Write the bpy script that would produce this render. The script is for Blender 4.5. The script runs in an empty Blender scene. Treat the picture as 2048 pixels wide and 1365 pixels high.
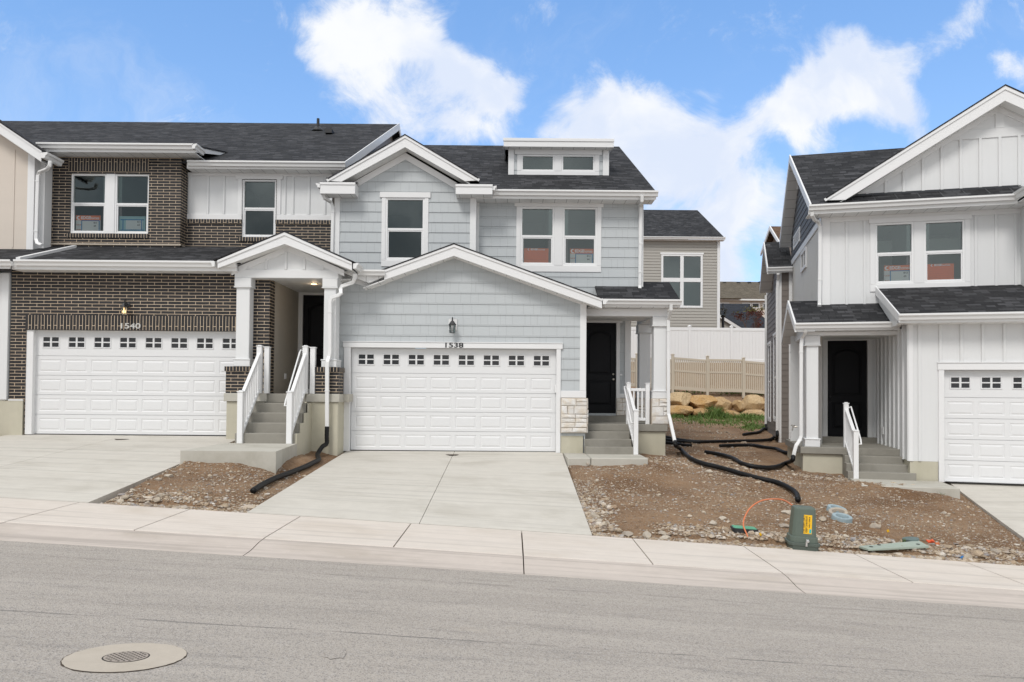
import bpy, math, random
from mathutils import Matrix, Vector, noise as mnoise
random.seed(7)
R = math.radians
sc = bpy.context.scene
COL = sc.collection

# ------------------------------------------------------------------ camera
F = 1450.0                      # focal length in photo pixels (2048 wide)
PITCH, ROLL = 0.0196, 0.0083
SHY = (104.5 - F*math.tan(PITCH))/2048.0
cam = bpy.data.cameras.new("camera")
cam.sensor_width = 36.0
cam.lens = F/2048.0*36.0
cam.shift_y = SHY
cam.clip_start = 0.1
cam.clip_end = 5000
camo = bpy.data.objects.new("camera", cam)
COL.objects.link(camo)
CR = Matrix.Rotation(math.pi/2+PITCH, 4, 'X') @ Matrix.Rotation(ROLL, 4, 'Z')
camo.matrix_world = CR
sc.camera = camo

# ------------------------------------------------------------------ light
sc.view_settings.view_transform = 'Standard'
sc.view_settings.look = 'None'
sc.view_settings.gamma = 1
sc.view_settings.exposure = 0.18
SUN_EL, SUN_AZ = R(48), R(205)       # behind the camera, a little to its left
sun = bpy.data.lights.new("sun", 'SUN')
sun.energy = 1.65
sun.angle = R(17)
sun.color = (1.0, 0.965, 0.92)
suno = bpy.data.objects.new("sun", sun)
COL.objects.link(suno)
sd = Vector((math.sin(SUN_AZ)*math.cos(SUN_EL), math.cos(SUN_AZ)*math.cos(SUN_EL), math.sin(SUN_EL)))
suno.rotation_euler = sd.to_track_quat('Z', 'Y').to_euler()
suno.location = sd*60

world = bpy.data.worlds.new("World")
sc.world = world
world.use_nodes = True

class NT:
    """tiny node helper"""
    def __init__(s, tree):
        s.t = tree; s.n = tree.nodes; s.l = tree.links
    def add(s, typ, **kw):
        nd = s.n.new('ShaderNode'+typ)
        for k, v in kw.items():
            if k.startswith('i_'):
                s.set(nd.inputs[k[2:].replace('_', ' ')], v)
            else:
                setattr(nd, k, v)
        return nd
    def set(s, inp, v):
        if isinstance(v, bpy.types.NodeSocket): s.l.new(v, inp)
        else:
            try: inp.default_value = v
            except Exception: inp.default_value = (*v, 1.0) if len(v) == 3 else v
    def math(s, op, a, b=None, c=None, clamp=False):
        nd = s.n.new('ShaderNodeMath'); nd.operation = op; nd.use_clamp = clamp
        for i, v in enumerate((a, b, c)):
            if v is not None: s.set(nd.inputs[i], v)
        return nd.outputs[0]
    def vmath(s, op, a, b=None):
        nd = s.n.new('ShaderNodeVectorMath'); nd.operation = op
        s.set(nd.inputs[0], a)
        if b is not None: s.set(nd.inputs[1], b)
        return nd.outputs[0]
    def mix(s, f, a, b, mode='MIX'):
        nd = s.n.new('ShaderNodeMix'); nd.data_type = 'RGBA'; nd.blend_type = mode
        s.set(nd.inputs[0], f); s.set(nd.inputs[6], a if not isinstance(a, tuple) else (*a, 1.0)[:4]); s.set(nd.inputs[7], b if not isinstance(b, tuple) else (*b, 1.0)[:4])
        return nd.outputs[2]
    def ramp(s, f, stops):
        nd = s.n.new('ShaderNodeValToRGB'); cr = nd.color_ramp
        while len(cr.elements) < len(stops): cr.elements.new(0.5)
        for e, (p, c) in zip(cr.elements, stops):
            e.position = p; e.color = (c, c, c, 1) if isinstance(c, (int, float)) else (*c, 1)
        s.set(nd.inputs[0], f)
        return nd.outputs[0]
    def smooth(s, v, lo, hi):
        nd = s.n.new('ShaderNodeMapRange'); nd.interpolation_type = 'SMOOTHSTEP'
        s.set(nd.inputs[0], v); nd.inputs[1].default_value = lo; nd.inputs[2].default_value = hi
        return nd.outputs[0]
    def noise(s, vec, scale, detail=4, rough=0.55, dist=0.0, out='Fac'):
        nd = s.n.new('ShaderNodeTexNoise'); nd.noise_dimensions = '3D'
        if vec is not None: s.l.new(vec, nd.inputs['Vector'])
        nd.inputs['Scale'].default_value = scale; nd.inputs['Detail'].default_value = detail
        nd.inputs['Roughness'].default_value = rough; nd.inputs['Distortion'].default_value = dist
        return nd.outputs[out]

def build_world():
    T = NT(world.node_tree); T.n.clear()
    out = T.add('OutputWorld'); bg = T.add('Background')
    bg.inputs['Strength'].default_value = 0.1
    sky = T.add('TexSky', sky_type='NISHITA', sun_disc=False, sun_elevation=SUN_EL, sun_rotation=SUN_AZ,
                altitude=1400, air_density=1.0, dust_density=0.6, ozone_density=1.6)
    hs = T.add('HueSaturation', i_Saturation=0.98, i_Value=SKY_V, i_Color=sky.outputs[0], i_Hue=0.497)
    d = T.add('TexCoord').outputs['Generated']
    sep = T.add('SeparateXYZ'); T.l.new(d, sep.inputs[0])
    dx, dy, dz = sep.outputs
    # angular sky coordinates in the half of the sky the photograph faces
    yy = T.math('MAXIMUM', dy, 0.02)
    u = T.math('DIVIDE', dx, yy); v = T.math('DIVIDE', dz, yy)
    comb = T.add('CombineXYZ'); T.l.new(u, comb.inputs[0]); T.l.new(v, comb.inputs[1])
    p = comb.outputs[0]
    wv = T.noise(p, 3.5, 4, 0.6, out='Color')
    wv = T.vmath('SUBTRACT', wv, (0.5, 0.5, 0.5))
    sc_ = T.add('VectorMath', operation='SCALE'); T.l.new(wv, sc_.inputs[0]); sc_.inputs['Scale'].default_value = 0.22
    q = T.vmath('ADD', p, sc_.outputs[0])
    total = None
    for (bx, by, r, a, asp, rot) in CLOUDS:
        mp = T.add('Mapping', vector_type='TEXTURE')
        T.l.new(q, mp.inputs['Vector'])
        mp.inputs['Location'].default_value = ((bx-1024)/F, (787-by)/F, 0)
        mp.inputs['Rotation'].default_value = (0, 0, R(rot))
        mp.inputs['Scale'].default_value = (r*asp/F, r/F, 1)
        ln = T.add('VectorMath', operation='LENGTH'); T.l.new(mp.outputs[0], ln.inputs[0])
        g = T.math('MULTIPLY', T.smooth(ln.outputs['Value'], 1.25, 0.0), a)
        total = g if total is None else T.math('ADD', total, g)
    total = T.math('MINIMUM', total, 1.1)
    n1 = T.noise(p, 9.0, 12, 0.70, 0.45)
    n2 = T.noise(p, 2.2, 3, 0.5)
    dens = T.math('ADD', total, T.math('MULTIPLY', T.math('SUBTRACT', n1, 0.5), 2.1))
    dens = T.math('ADD', dens, T.math('MULTIPLY', T.math('SUBTRACT', n2, 0.5), 0.35))
    wisp = T.math('MULTIPLY', T.smooth(T.noise(q, 2.6, 8, 0.66, 0.8), 0.50, 0.90), 0.6)
    m_front = T.math('MAXIMUM', T.smooth(dens, 0.10, 0.92), wisp)
    # the rest of the sky: bright broken overcast
    n3 = T.noise(d, 2.3, 6, 0.55, 0.3)
    m_back = T.smooth(n3, 0.16, 0.40)
    side = T.smooth(dy, 0.30, 0.62)       # 1 in front, 0 to the sides and behind
    hi = T.smooth(dz, 0.72, 0.5)
    fr = T.math('MULTIPLY', side, hi)
    mx = T.add('Mix', data_type='FLOAT'); T.l.new(fr, mx.inputs[0]); T.l.new(m_back, mx.inputs[2]); T.l.new(m_front, mx.inputs[3])
    m = mx.outputs[0]
    # cloud body: slightly blue-grey where thin or in its own folds
    shade = T.noise(q, 5.0, 5, 0.55)
    cf = T.mix(T.smooth(shade, 0.38, 0.62), (6.6, 7.3, 8.7), (8.6, 8.75, 9.0))
    cb = T.mix(T.smooth(T.noise(d, 3.4, 6, 0.58), 0.38, 0.60), BACK_A, BACK_B)
    cloud = T.mix(fr, cb, cf)
    skyc = T.mix(0.62, hs.outputs[0], T.mix(T.smooth(dz, 0.12, 0.52), (2.5, 4.6, 8.3), (1.5, 3.55, 7.6)))
    col = T.mix(m, skyc, cloud)
    T.l.new(col, bg.inputs['Color']); T.l.new(bg.outputs[0], out.inputs[0])

SKY_V = 2.45
BACK_A, BACK_B = (4.0, 4.5, 5.0), (10.9, 11.0, 11.2)
# soft cloud masses: photo-direction centre, radius, weight, aspect, rotation (degrees)
CLOUDS = [
 (640, 50, 95, .75, 1.2, 0), (730, 90, 120, .8, 1.3, 20), (800, 35, 90, .7, 1.3, 0), (860, 120, 80, .7, 1.5, -20),
 (960, 130, 75, .75, 1.4, -30), (1010, 180, 65, .65, 1.0, 0), (930, 215, 60, .6, 1.5, 30), (820, 215, 75, .5, 1.5, 35), (960, 265, 70, .5, 1.3, 0),
 (600, 120, 50, .35, 1.0, 0),
 (1195, 170, 65, .6, 1.0, 0), (1225, 235, 110, .8, 1.3, 30), (1330, 245, 110, .8, 1.2, -30), (1400, 300, 100, .7, 1.2, -20),
 (1250, 320, 130, .8, 1.6, 0), (1390, 400, 120, .7, 1.5, -20), (1470, 480, 95, .6, 1.3, 0), (1520, 400, 60, .4, 1.4, 20), (1140, 260, 70, .4, 1.0, 0),
 (1510, 240, 75, .65, 1.3, 20), (1580, 190, 75, .6, 1.6, 25), (1690, 60, 75, .75, 1.2, 0), (1720, 130, 110, .85, 1.6, 25), (1640, 180, 90, .7, 1.6, 25),
 (1800, 110, 80, .6, 1.2, -50), (1830, 190, 70, .5, 1.0, -50), (1560, 270, 60, .5, 1.3, 0),
 (2050, 140, 50, .6, 1.0, 0), (1900, 60, 70, .38, 1.8, -20), (1980, 15, 60, .35, 2.0, 0), (1840, 230, 60, .35, 1.2, -50), (1100, 20, 40, .3, .7, 0), (1060, 120, 45, .3, 1.4, 30), (690, 190, 90, .42, 1.6, 10), (870, 290, 90, .4, 1.6, 0), (1620, 300, 70, .35, 1.6, 20), (1440, 540, 80, .6, 2.0, 0),
]
build_world()

# ------------------------------------------------------------------ pixel -> place
def ray(px, py):
    v = Vector(((px-1024)/F, -(py-682.5-SHY*2048)/F, -1.0))
    return (CR.to_3x3() @ v)
ID = Matrix.Identity(4)
def at(px, py, y, fr=ID):
    """point (frame coordinates) where the ray of a photo pixel meets the frame plane y = const"""
    inv = fr.inverted(); o = inv @ Vector((0, 0, 0)); d = inv.to_3x3() @ ray(px, py)
    t = (y-o.y)/d.y
    return o+d*t
def atx(px, py, x, fr=ID):
    inv = fr.inverted(); o = inv @ Vector((0, 0, 0)); d = inv.to_3x3() @ ray(px, py)
    t = (x-o.x)/d.x
    return o+d*t
def atz(px, py, z, fr=ID):
    inv = fr.inverted(); o = inv @ Vector((0, 0, 0)); d = inv.to_3x3() @ ray(px, py)
    t = (z-o.z)/d.z
    return o+d*t
def rect(x0, y0, x1, y1, Y, fr=ID):
    a, b, c, e = at(x0, y0, Y, fr), at(x1, y0, Y, fr), at(x0, y1, Y, fr), at(x1, y1, Y, fr)
    return ((a.x+c.x)/2, (b.x+e.x)/2, (c.z+e.z)/2, (a.z+b.z)/2)     # x0,x1,z0,z1

# ------------------------------------------------------------------ mesh helper
def link(o, parent):
    COL.objects.link(o)
    if parent is not None: o.parent = parent
class MB:
    def __init__(s): s.v = []; s.f = []
    def face(s, pts):
        n = len(s.v); s.v += [Vector(p) for p in pts]; s.f.append(tuple(range(n, n+len(pts))))
    def mesh(s, verts, faces):
        n = len(s.v); s.v += [Vector(p) for p in verts]; s.f += [tuple(i+n for i in f) for f in faces]
    def box(s, x0, x1, y0, y1, z0, z1, skip=''):
        if x0 > x1: x0, x1 = x1, x0
        if y0 > y1: y0, y1 = y1, y0
        if z0 > z1: z0, z1 = z1, z0
        v = [(x0,y0,z0),(x1,y0,z0),(x1,y1,z0),(x0,y1,z0),(x0,y0,z1),(x1,y0,z1),(x1,y1,z1),(x0,y1,z1)]
        f = {'b':(0,3,2,1),'t':(4,5,6,7),'f':(0,1,5,4),'r':(1,2,6,5),'k':(2,3,7,6),'l':(3,0,4,7)}
        s.mesh(v, [q for k, q in f.items() if k not in skip])
    def bbox(s, x0, x1, y0, y1, z0, z1, b=0.006):
        """box with small chamfers on its front/vertical edges"""
        if x0 > x1: x0, x1 = x1, x0
        if z0 > z1: z0, z1 = z1, z0
        if y0 > y1: y0, y1 = y1, y0
        b = min(b, (x1-x0)*.3, (z1-z0)*.3, (y1-y0)*.45)
        o = [(x0,z0),(x1,z0),(x1,z1),(x0,z1)]; i = [(x0+b,z0+b),(x1-b,z0+b),(x1-b,z1-b),(x0+b,z1-b)]
        v = [(x,y1,z) for x,z in o]+[(x,y0+b,z) for x,z in o]+[(x,y0,z) for x,z in i]
        f = [(3,2,1,0)]
        for k in range(4):
            m = (k+1)%4
            f += [(k,m,4+m,4+k),(4+k,4+m,8+m,8+k)]
        f.append((8,9,10,11))
        s.mesh(v, f)
    def prism(s, pts, vec):
        """closed polygon extruded along vec"""
        pts = [Vector(p) for p in pts]; vec = Vector(vec); n = len(pts)
        nrm = Vector((0,0,0))
        for k in range(n): nrm += pts[k].cross(pts[(k+1)%n])
        if nrm.dot(vec) > 0: pts.reverse()
        v = pts+[p+vec for p in pts]
        f = [tuple(range(n)), tuple(range(2*n-1, n-1, -1))]
        for k in range(n):
            m = (k+1)%n
            f.append((m, k, k+n, m+n))
        s.mesh(v, f)
    def xz(s, pts, y0, y1):
        s.prism([(x, y0, z) for x, z in pts], (0, y1-y0, 0))
    def yz(s, pts, x0, x1):
        s.prism([(x0, y, z) for y, z in pts], (x1-x0, 0, 0))
    def slab(s, pts, t):
        """roof slab: polygon moved down its own normal by t"""
        pts = [Vector(p) for p in pts]
        nrm = Vector((0,0,0))
        for k in range(len(pts)): nrm += pts[k].cross(pts[(k+1)%len(pts)])
        nrm.normalize()
        if nrm.z < 0: nrm = -nrm
        s.prism(pts, -nrm*t)
    def tube(s, pts, r, n=10, cap=True, rr=None):
        pts = [Vector(p) for p in pts]
        base = len(s.v); up = None
        for k, p in enumerate(pts):
            a = pts[max(k-1, 0)]; b = pts[min(k+1, len(pts)-1)]
            d = (b-a).normalized()
            if up is None:
                up = Vector((0,0,1)) if abs(d.z) < .9 else Vector((0,1,0))
            x = d.cross(up).normalized(); y = x.cross(d).normalized(); up = y
            q = rr[k] if rr else r
            for j in range(n):
                t = 2*math.pi*j/n
                s.v.append(p+x*math.cos(t)*q+y*math.sin(t)*q)
        for k in range(len(pts)-1):
            for j in range(n):
                m = (j+1)%n
                s.f.append((base+k*n+j, base+k*n+m, base+(k+1)*n+m, base+(k+1)*n+j))
        if cap:
            s.f.append(tuple(base+j for j in range(n-1, -1, -1)))
            s.f.append(tuple(base+(len(pts)-1)*n+j for j in range(n)))
    def rtube(s, pts, w, d):
        """rectangular downspout (w across, d deep) along pts, square to the facade"""
        pts = [Vector(p) for p in pts]; base = len(s.v)
        for k, p in enumerate(pts):
            a = pts[max(k-1, 0)]; b = pts[min(k+1, len(pts)-1)]
            t = (b-a).normalized()
            x = Vector((1,0,0)) - t*t.x
            if x.length < .3: x = Vector((0,0,-1)) - t*(-t.z)
            x.normalize(); y = t.cross(x).normalized()
            c = .25
            for (i, j) in ((-1,-1+c),(-1+c,-1),(1-c,-1),(1,-1+c),(1,1-c),(1-c,1),(-1+c,1),(-1,1-c)):
                s.v.append(p+x*i*w/2+y*j*d/2)
        for k in range(len(pts)-1):
            for j in range(8):
                m = (j+1)%8
                s.f.append((base+k*8+j, base+k*8+m, base+(k+1)*8+m, base+(k+1)*8+j))
        s.f.append(tuple(base+j for j in range(7,-1,-1))); s.f.append(tuple(base+(len(pts)-1)*8+j for j in range(8)))
    def lathe(s, prof, c, n=20, axis='z'):
        base = len(s.v)
        for (r, h) in prof:
            for j in range(n):
                t = 2*math.pi*j/n
                if axis == 'z': s.v.append(Vector((c[0]+r*math.cos(t), c[1]+r*math.sin(t), c[2]+h)))
                else: s.v.append(Vector((c[0]+r*math.cos(t), c[1]-h, c[2]+r*math.sin(t))))
        for k in range(len(prof)-1):
            for j in range(n):
                m = (j+1)%n
                s.f.append((base+k*n+j, base+k*n+m, base+(k+1)*n+m, base+(k+1)*n+j))
        s.f.append(tuple(base+j for j in range(n-1,-1,-1))); s.f.append(tuple(base+(len(prof)-1)*n+j for j in range(n)))
    def ring(s, x0, x1, z0, z1, w, y0, y1):
        """picture-frame of width w in the xz plane"""
        s.bbox(x0, x0+w, y0, y1, z0, z1, .004); s.bbox(x1-w, x1, y0, y1, z0, z1, .004)
        s.bbox(x0+w, x1-w, y0+.002, y1, z0, z0+w, .004); s.bbox(x0+w, x1-w, y0+.002, y1, z1-w, z1, .004)
    def ico(s, c, rx, ry, rz, sub=1, jit=.0, rot=0.0, seed=0):
        vs, fs = ICO[sub]
        cs, sn = math.cos(rot), math.sin(rot)
        off = Vector((seed*3.17, seed*1.31, seed*.77))
        out = []
        for p in vs:
            k = 1+jit*mnoise.noise(p*1.3+off)*1.6
            x, y, z = p.x*rx*k, p.y*ry*k, p.z*rz*k
            out.append((c[0]+x*cs-y*sn, c[1]+x*sn+y*cs, c[2]+z))
        s.mesh(out, fs)
    def build(s, name, mat, parent=None, fr=ID, smooth=False, loc=None, bevel=0, merge=False, autosmooth=None):
        verts = [fr @ p for p in s.v]
        me = bpy.data.meshes.new(name)
        if parent is not None: inv = PINV[parent.name]; off = None
        else:
            o_ = Vector(loc) if loc is not None else Vector((sum(v.x for v in verts)/len(verts), sum(v.y for v in verts)/len(verts), min(v.z for v in verts)))
            inv = Matrix.Translation(-o_)
        me.from_pydata([inv @ p for p in verts], [], s.f)
        uv = me.uv_layers.new(name='UV')
        for poly in me.polygons:
            idx = list(poly.vertices)
            a = [s.v[i] for i in idx]
            n = Vector((0,0,0))
            for k in range(len(a)): n += a[k].cross(a[(k+1)%len(a)])
            if n.length > 0: n.normalize()
            if abs(n.z) > .985: U, V = Vector((1,0,0)), Vector((0,1,0))
            else:
                U = Vector((0,0,1)).cross(n).normalized(); V = n.cross(U)
                if abs(U.x) > abs(U.y): 
                    if U.x < 0: U = -U
                elif U.y < 0: U = -U
                if V.z < 0: V = -V
            for li, p in zip(poly.loop_indices, a):
                uv.data[li].uv = (p.dot(U), p.dot(V))
        if smooth:
            for poly in me.polygons: poly.use_smooth = True
        me.materials.append(mat)
        o = bpy.data.objects.new(name, me)
        if parent is None: o.location = o_; PINV[o.name] = inv
        else: PINV[o.name] = PINV[parent.name]
        link(o, parent)
        if bevel:
            md = o.modifiers.new('bevel', 'BEVEL'); md.width = bevel; md.segments = 2; md.limit_method = 'ANGLE'; md.angle_limit = R(40)
        if autosmooth:
            for poly in me.polygons: poly.use_smooth = True
            try: me.set_sharp_from_angle(angle=R(autosmooth))
            except Exception: pass
        return o
PINV = {}
def _ico():
    t = (1+5**.5)/2
    v = [Vector(p).normalized() for p in ((-1,t,0),(1,t,0),(-1,-t,0),(1,-t,0),(0,-1,t),(0,1,t),(0,-1,-t),(0,1,-t),(t,0,-1),(t,0,1),(-t,0,-1),(-t,0,1))]
    f = [(0,11,5),(0,5,1),(0,1,7),(0,7,10),(0,10,11),(1,5,9),(5,11,4),(11,10,2),(10,7,6),(7,1,8),(3,9,4),(3,4,2),(3,2,6),(3,6,8),(3,8,9),(4,9,5),(2,4,11),(6,2,10),(8,6,7),(9,8,1)]
    out = [(v, f)]
    for _ in range(3):
        v = list(v); nf = []; c = {}
        def mid(a, b):
            k = (min(a,b), max(a,b))
            if k not in c: v.append(((v[a]+v[b])/2).normalized()); c[k] = len(v)-1
            return c[k]
        for a, b, d in f:
            x, y, z = mid(a,b), mid(b,d), mid(d,a)
            nf += [(a,x,z),(b,y,x),(d,z,y),(x,y,z)]
        f = nf; out.append((v, f))
    return out
ICO = _ico()
def tag(o, label=None, cat=None, group=None, kind=None):
    if label: o['label'] = label
    if cat: o['category'] = cat
    if group: o['group'] = group
    if kind: o['kind'] = kind
    return o
def empty(name, loc, rz=0.0):
    o = bpy.data.objects.new(name, None); o.empty_display_size = .3
    o.matrix_world = Matrix.Translation(loc) @ Matrix.Rotation(rz, 4, 'Z')
    COL.objects.link(o)
    PINV[o.name] = (Matrix.Translation(loc) @ Matrix.Rotation(rz, 4, 'Z')).inverted()
    return o
def text_geo(s, size, extrude=0.004, bold=0.0, align='CENTER'):
    cu = bpy.data.curves.new('lettering', 'FONT'); cu.body = s; cu.size = size; cu.extrude = extrude; cu.offset = bold
    cu.align_x = align; cu.align_y = 'BOTTOM_BASELINE' if hasattr(cu, 'xx') else 'BOTTOM'; cu.resolution_u = 4
    o = bpy.data.objects.new('lettering', cu); COL.objects.link(o)
    bpy.context.view_layer.update()
    me = bpy.data.meshes.new_from_object(o.evaluated_get(bpy.context.evaluated_depsgraph_get()))
    vs = [v.co.copy() for v in me.vertices]; fs = [tuple(p.vertices) for p in me.polygons]
    bpy.data.objects.remove(o); bpy.data.curves.remove(cu); bpy.data.meshes.remove(me)
    return vs, fs
def add_text(mb, s, size, x, y, z, extrude=.004, bold=0.0, align='CENTER', width=None):
    """text upright in the xz plane, facing -y, baseline-bottom at z"""
    vs, fs = text_geo(s, size, extrude, bold, align)
    if not vs: return
    mn = min(v.x for v in vs); mx = max(v.x for v in vs); zb = min(v.y for v in vs)
    k = 1.0
    if width: k = width/(mx-mn)
    mb.mesh([(x+(v.x*k if width is None else (v.x-(mn+mx)/2)*k), y-v.z, z+(v.y-zb)) for v in vs], fs)
# ------------------------------------------------------------------ materials
def new_mat(name):
    m = bpy.data.materials.new(name); m.use_nodes = True
    T = NT(m.node_tree); T.n.clear()
    out = T.add('OutputMaterial'); b = T.add('BsdfPrincipled')
    T.l.new(b.outputs[0], out.inputs[0])
    return m, T, b
def coords(T, kind='UV'):
    return T.add('TexCoord').outputs[kind]
def obj_seed(T):
    return T.add('ObjectInfo').outputs['Random']
def bump(T, b, h, strength=.3, dist=.01, prev=None):
    nd = T.add('Bump'); nd.inputs['Strength'].default_value = strength; nd.inputs['Distance'].default_value = dist
    T.l.new(h, nd.inputs['Height'])
    if prev is not None: T.l.new(prev, nd.inputs['Normal'])
    if b is not None: T.l.new(nd.outputs[0], b.inputs['Normal'])
    return nd.outputs[0]
def mscale(T, vec, s, loc=(0,0,0)):
    nd = T.add('Mapping'); T.l.new(vec, nd.inputs[0]); nd.inputs['Scale'].default_value = s; nd.inputs['Location'].default_value = loc
    return nd.outputs[0]
def plain(name, c, rough=.55, var=.06, sc_=3.0, bs=0.0, bsc=60, metal=0.0, stretch=(1,1,1), grime=0.0, spec=.5):
    m, T, b = new_mat(name)
    v = mscale(T, coords(T), stretch)
    n = T.noise(v, sc_, 5, .6)
    col = T.mix(n, tuple(x*(1-var) for x in c), tuple(min(1, x*(1+var)) for x in c))
    if grime:
        g = T.smooth(T.noise(coords(T, 'Object'), 1.7, 6, .65), .5, .75)
        col = T.mix(T.math('MULTIPLY', g, grime), col, tuple(x*.55 for x in c))
    T.l.new(col, b.inputs['Base Color'])
    b.inputs['Roughness'].default_value = rough; b.inputs['Metallic'].default_value = metal
    b.inputs['Specular IOR Level'].default_value = spec
    if bs: bump(T, b, T.noise(v, bsc, 4, .6), bs, .004)
    return m
def brick_mat(name, vertical=False):
    m, T, b = new_mat(name)
    v = coords(T)
    if vertical:
        mp = T.add('Mapping'); T.l.new(v, mp.inputs[0]); mp.inputs['Rotation'].default_value = (0,0,R(90)); v = mp.outputs[0]
    w = T.noise(v, 9, 2, .5, out='Color'); w = T.vmath('SUBTRACT', w, (.5,.5,.5))
    s2 = T.add('VectorMath', operation='SCALE'); T.l.new(w, s2.inputs[0]); s2.inputs['Scale'].default_value = .007
    v2 = T.vmath('ADD', v, s2.outputs[0])
    br = T.add('TexBrick', offset=.5, i_Scale=1.0, i_Mortar_Size=.0062, i_Mortar_Smooth=.2, i_Bias=0.0)
    T.l.new(v2, br.inputs['Vector'])
    br.inputs['Brick Width'].default_value = 3.0 if vertical else .323
    br.inputs['Row Height'].default_value = .0745
    br.inputs['Color1'].default_value = (.0088,.0082,.0092,1); br.inputs['Color2'].default_value = (.021,.0185,.0195,1)
    br.inputs['Mortar'].default_value = (.64,.515,.38,1)
    n = T.noise(v, 55, 4, .7)
    col = T.mix(T.math('MULTIPLY', n, .35), br.outputs['Color'], (.5,.45,.45), 'MULTIPLY')
    col = T.mix(.82, col, br.outputs['Color'])
    # mortar stained unevenly
    st = T.smooth(T.noise(v, 1.3, 5, .6), .3, .75)
    col = T.mix(T.math('MULTIPLY', T.math('MULTIPLY', br.outputs['Fac'], st), .35), col, (.42,.29,.18))
    T.l.new(col, b.inputs['Base Color']); b.inputs['Roughness'].default_value = .62
    h = T.math('SUBTRACT', T.math('MULTIPLY', n, .3), br.outputs['Fac'])
    bump(T, b, h, .6, .008)
    return m
def shake_mat(name, c, z0, exp=.257, groove=.76):
    m, T, b = new_mat(name)
    v = coords(T)
    v2 = mscale(T, v, (1,1,1), (0, -z0+50*exp, 0))
    wx = T.noise(v2, .9, 1, .5, out='Color'); wx = T.vmath('MULTIPLY', T.vmath('SUBTRACT', wx, (.5,.5,.5)), (.09,0,0))
    v3 = T.vmath('ADD', v2, wx)
    def br(width, off, loc):
        x = T.add('TexBrick', offset=off, offset_frequency=2, i_Scale=1.0, i_Mortar_Size=.0052, i_Mortar_Smooth=.3, i_Bias=0.0)
        x.squash = .72; x.squash_frequency = 3
        T.l.new(T.vmath('ADD', v3, loc), x.inputs['Vector'])
        x.inputs['Brick Width'].default_value = width; x.inputs['Row Height'].default_value = exp
        x.inputs['Color1'].default_value = (.91,.91,.91,1); x.inputs['Color2'].default_value = (1,1,1,1); x.inputs['Mortar'].default_value = (1,1,1,1)
        return x
    a = br(.41, .37, (0,0,0)); a2 = br(.83, .21, (.17,0,0))
    fac = T.math('MAXIMUM', a.outputs['Fac'], a2.outputs['Fac'])
    tone = T.mix(.45, T.mix(1.0, (1,1,1), a.outputs['Color'], 'MULTIPLY'), (1,1,1))
    g = T.noise(mscale(T, v, (14, 1.2, 1)), 6, 4, .6)
    col = T.mix(g, tuple(x*.955 for x in c), tuple(x*1.035 for x in c))
    col = T.mix(.55, col, T.mix(1.0, col, tone, 'MULTIPLY'))
    col = T.mix(T.math('MULTIPLY', fac, 1-groove), col, tuple(x*.25 for x in c))
    T.l.new(col, b.inputs['Base Color']); b.inputs['Roughness'].default_value = .7
    h = T.math('SUBTRACT', T.math('MULTIPLY', g, .35), fac)
    bump(T, b, h, .45, .006)
    return m
def shingle_mat(name, c1, c2, c3, row=.13, width=.30):
    m, T, b = new_mat(name)
    v = coords(T)
    w = T.noise(v, 2.3, 2, .5, out='Color'); w = T.vmath('MULTIPLY', T.vmath('SUBTRACT', w, (.5,.5,.5)), (.06,.006,0))
    v2 = T.vmath('ADD', v, w)
    br = T.add('TexBrick', offset=.37, offset_frequency=2, i_Scale=1.0, i_Mortar_Size=.006, i_Mortar_Smooth=.15, i_Bias=-.1)
    br.squash = .6; br.squash_frequency = 3
    T.l.new(v2, br.inputs['Vector'])
    br.inputs['Brick Width'].default_value = width; br.inputs['Row Height'].default_value = row
    br.inputs['Color1'].default_value = (0,0,0,1); br.inputs['Color2'].default_value = (1,1,1,1); br.inputs['Mortar'].default_value = (.5,.5,.5,1)
    sp = T.add('SeparateColor'); T.l.new(br.outputs['Color'], sp.inputs[0])
    k = sp.outputs[0]
    n0 = T.noise(v, 1.1, 4, .6)
    gr = T.noise(v, 130, 2, .7)
    col = T.ramp(T.math('ADD', T.math('MULTIPLY', k, .85), T.math('MULTIPLY', T.math('SUBTRACT', n0, .5), .9)), [(0, c1), (.45, c2), (1, c3)])
    col = T.mix(T.math('MULTIPLY', gr, .5), col, tuple(x*.35 for x in c1))
    col = T.mix(T.math('MULTIPLY', br.outputs['Fac'], .75), col, tuple(x*.25 for x in c1))
    T.l.new(col, b.inputs['Base Color']); b.inputs['Roughness'].default_value = .9; b.inputs['Specular IOR Level'].default_value = .2
    h = T.math('ADD', T.math('SUBTRACT', T.math('MULTIPLY', k, .5), br.outputs['Fac']), T.math('MULTIPLY', gr, .3))
    bump(T, b, h, .6, .012)
    return m
def lap_mat(name, c):
    return plain(name, c, .6, .05, 4, .25, 30, stretch=(1,8,1))
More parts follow.
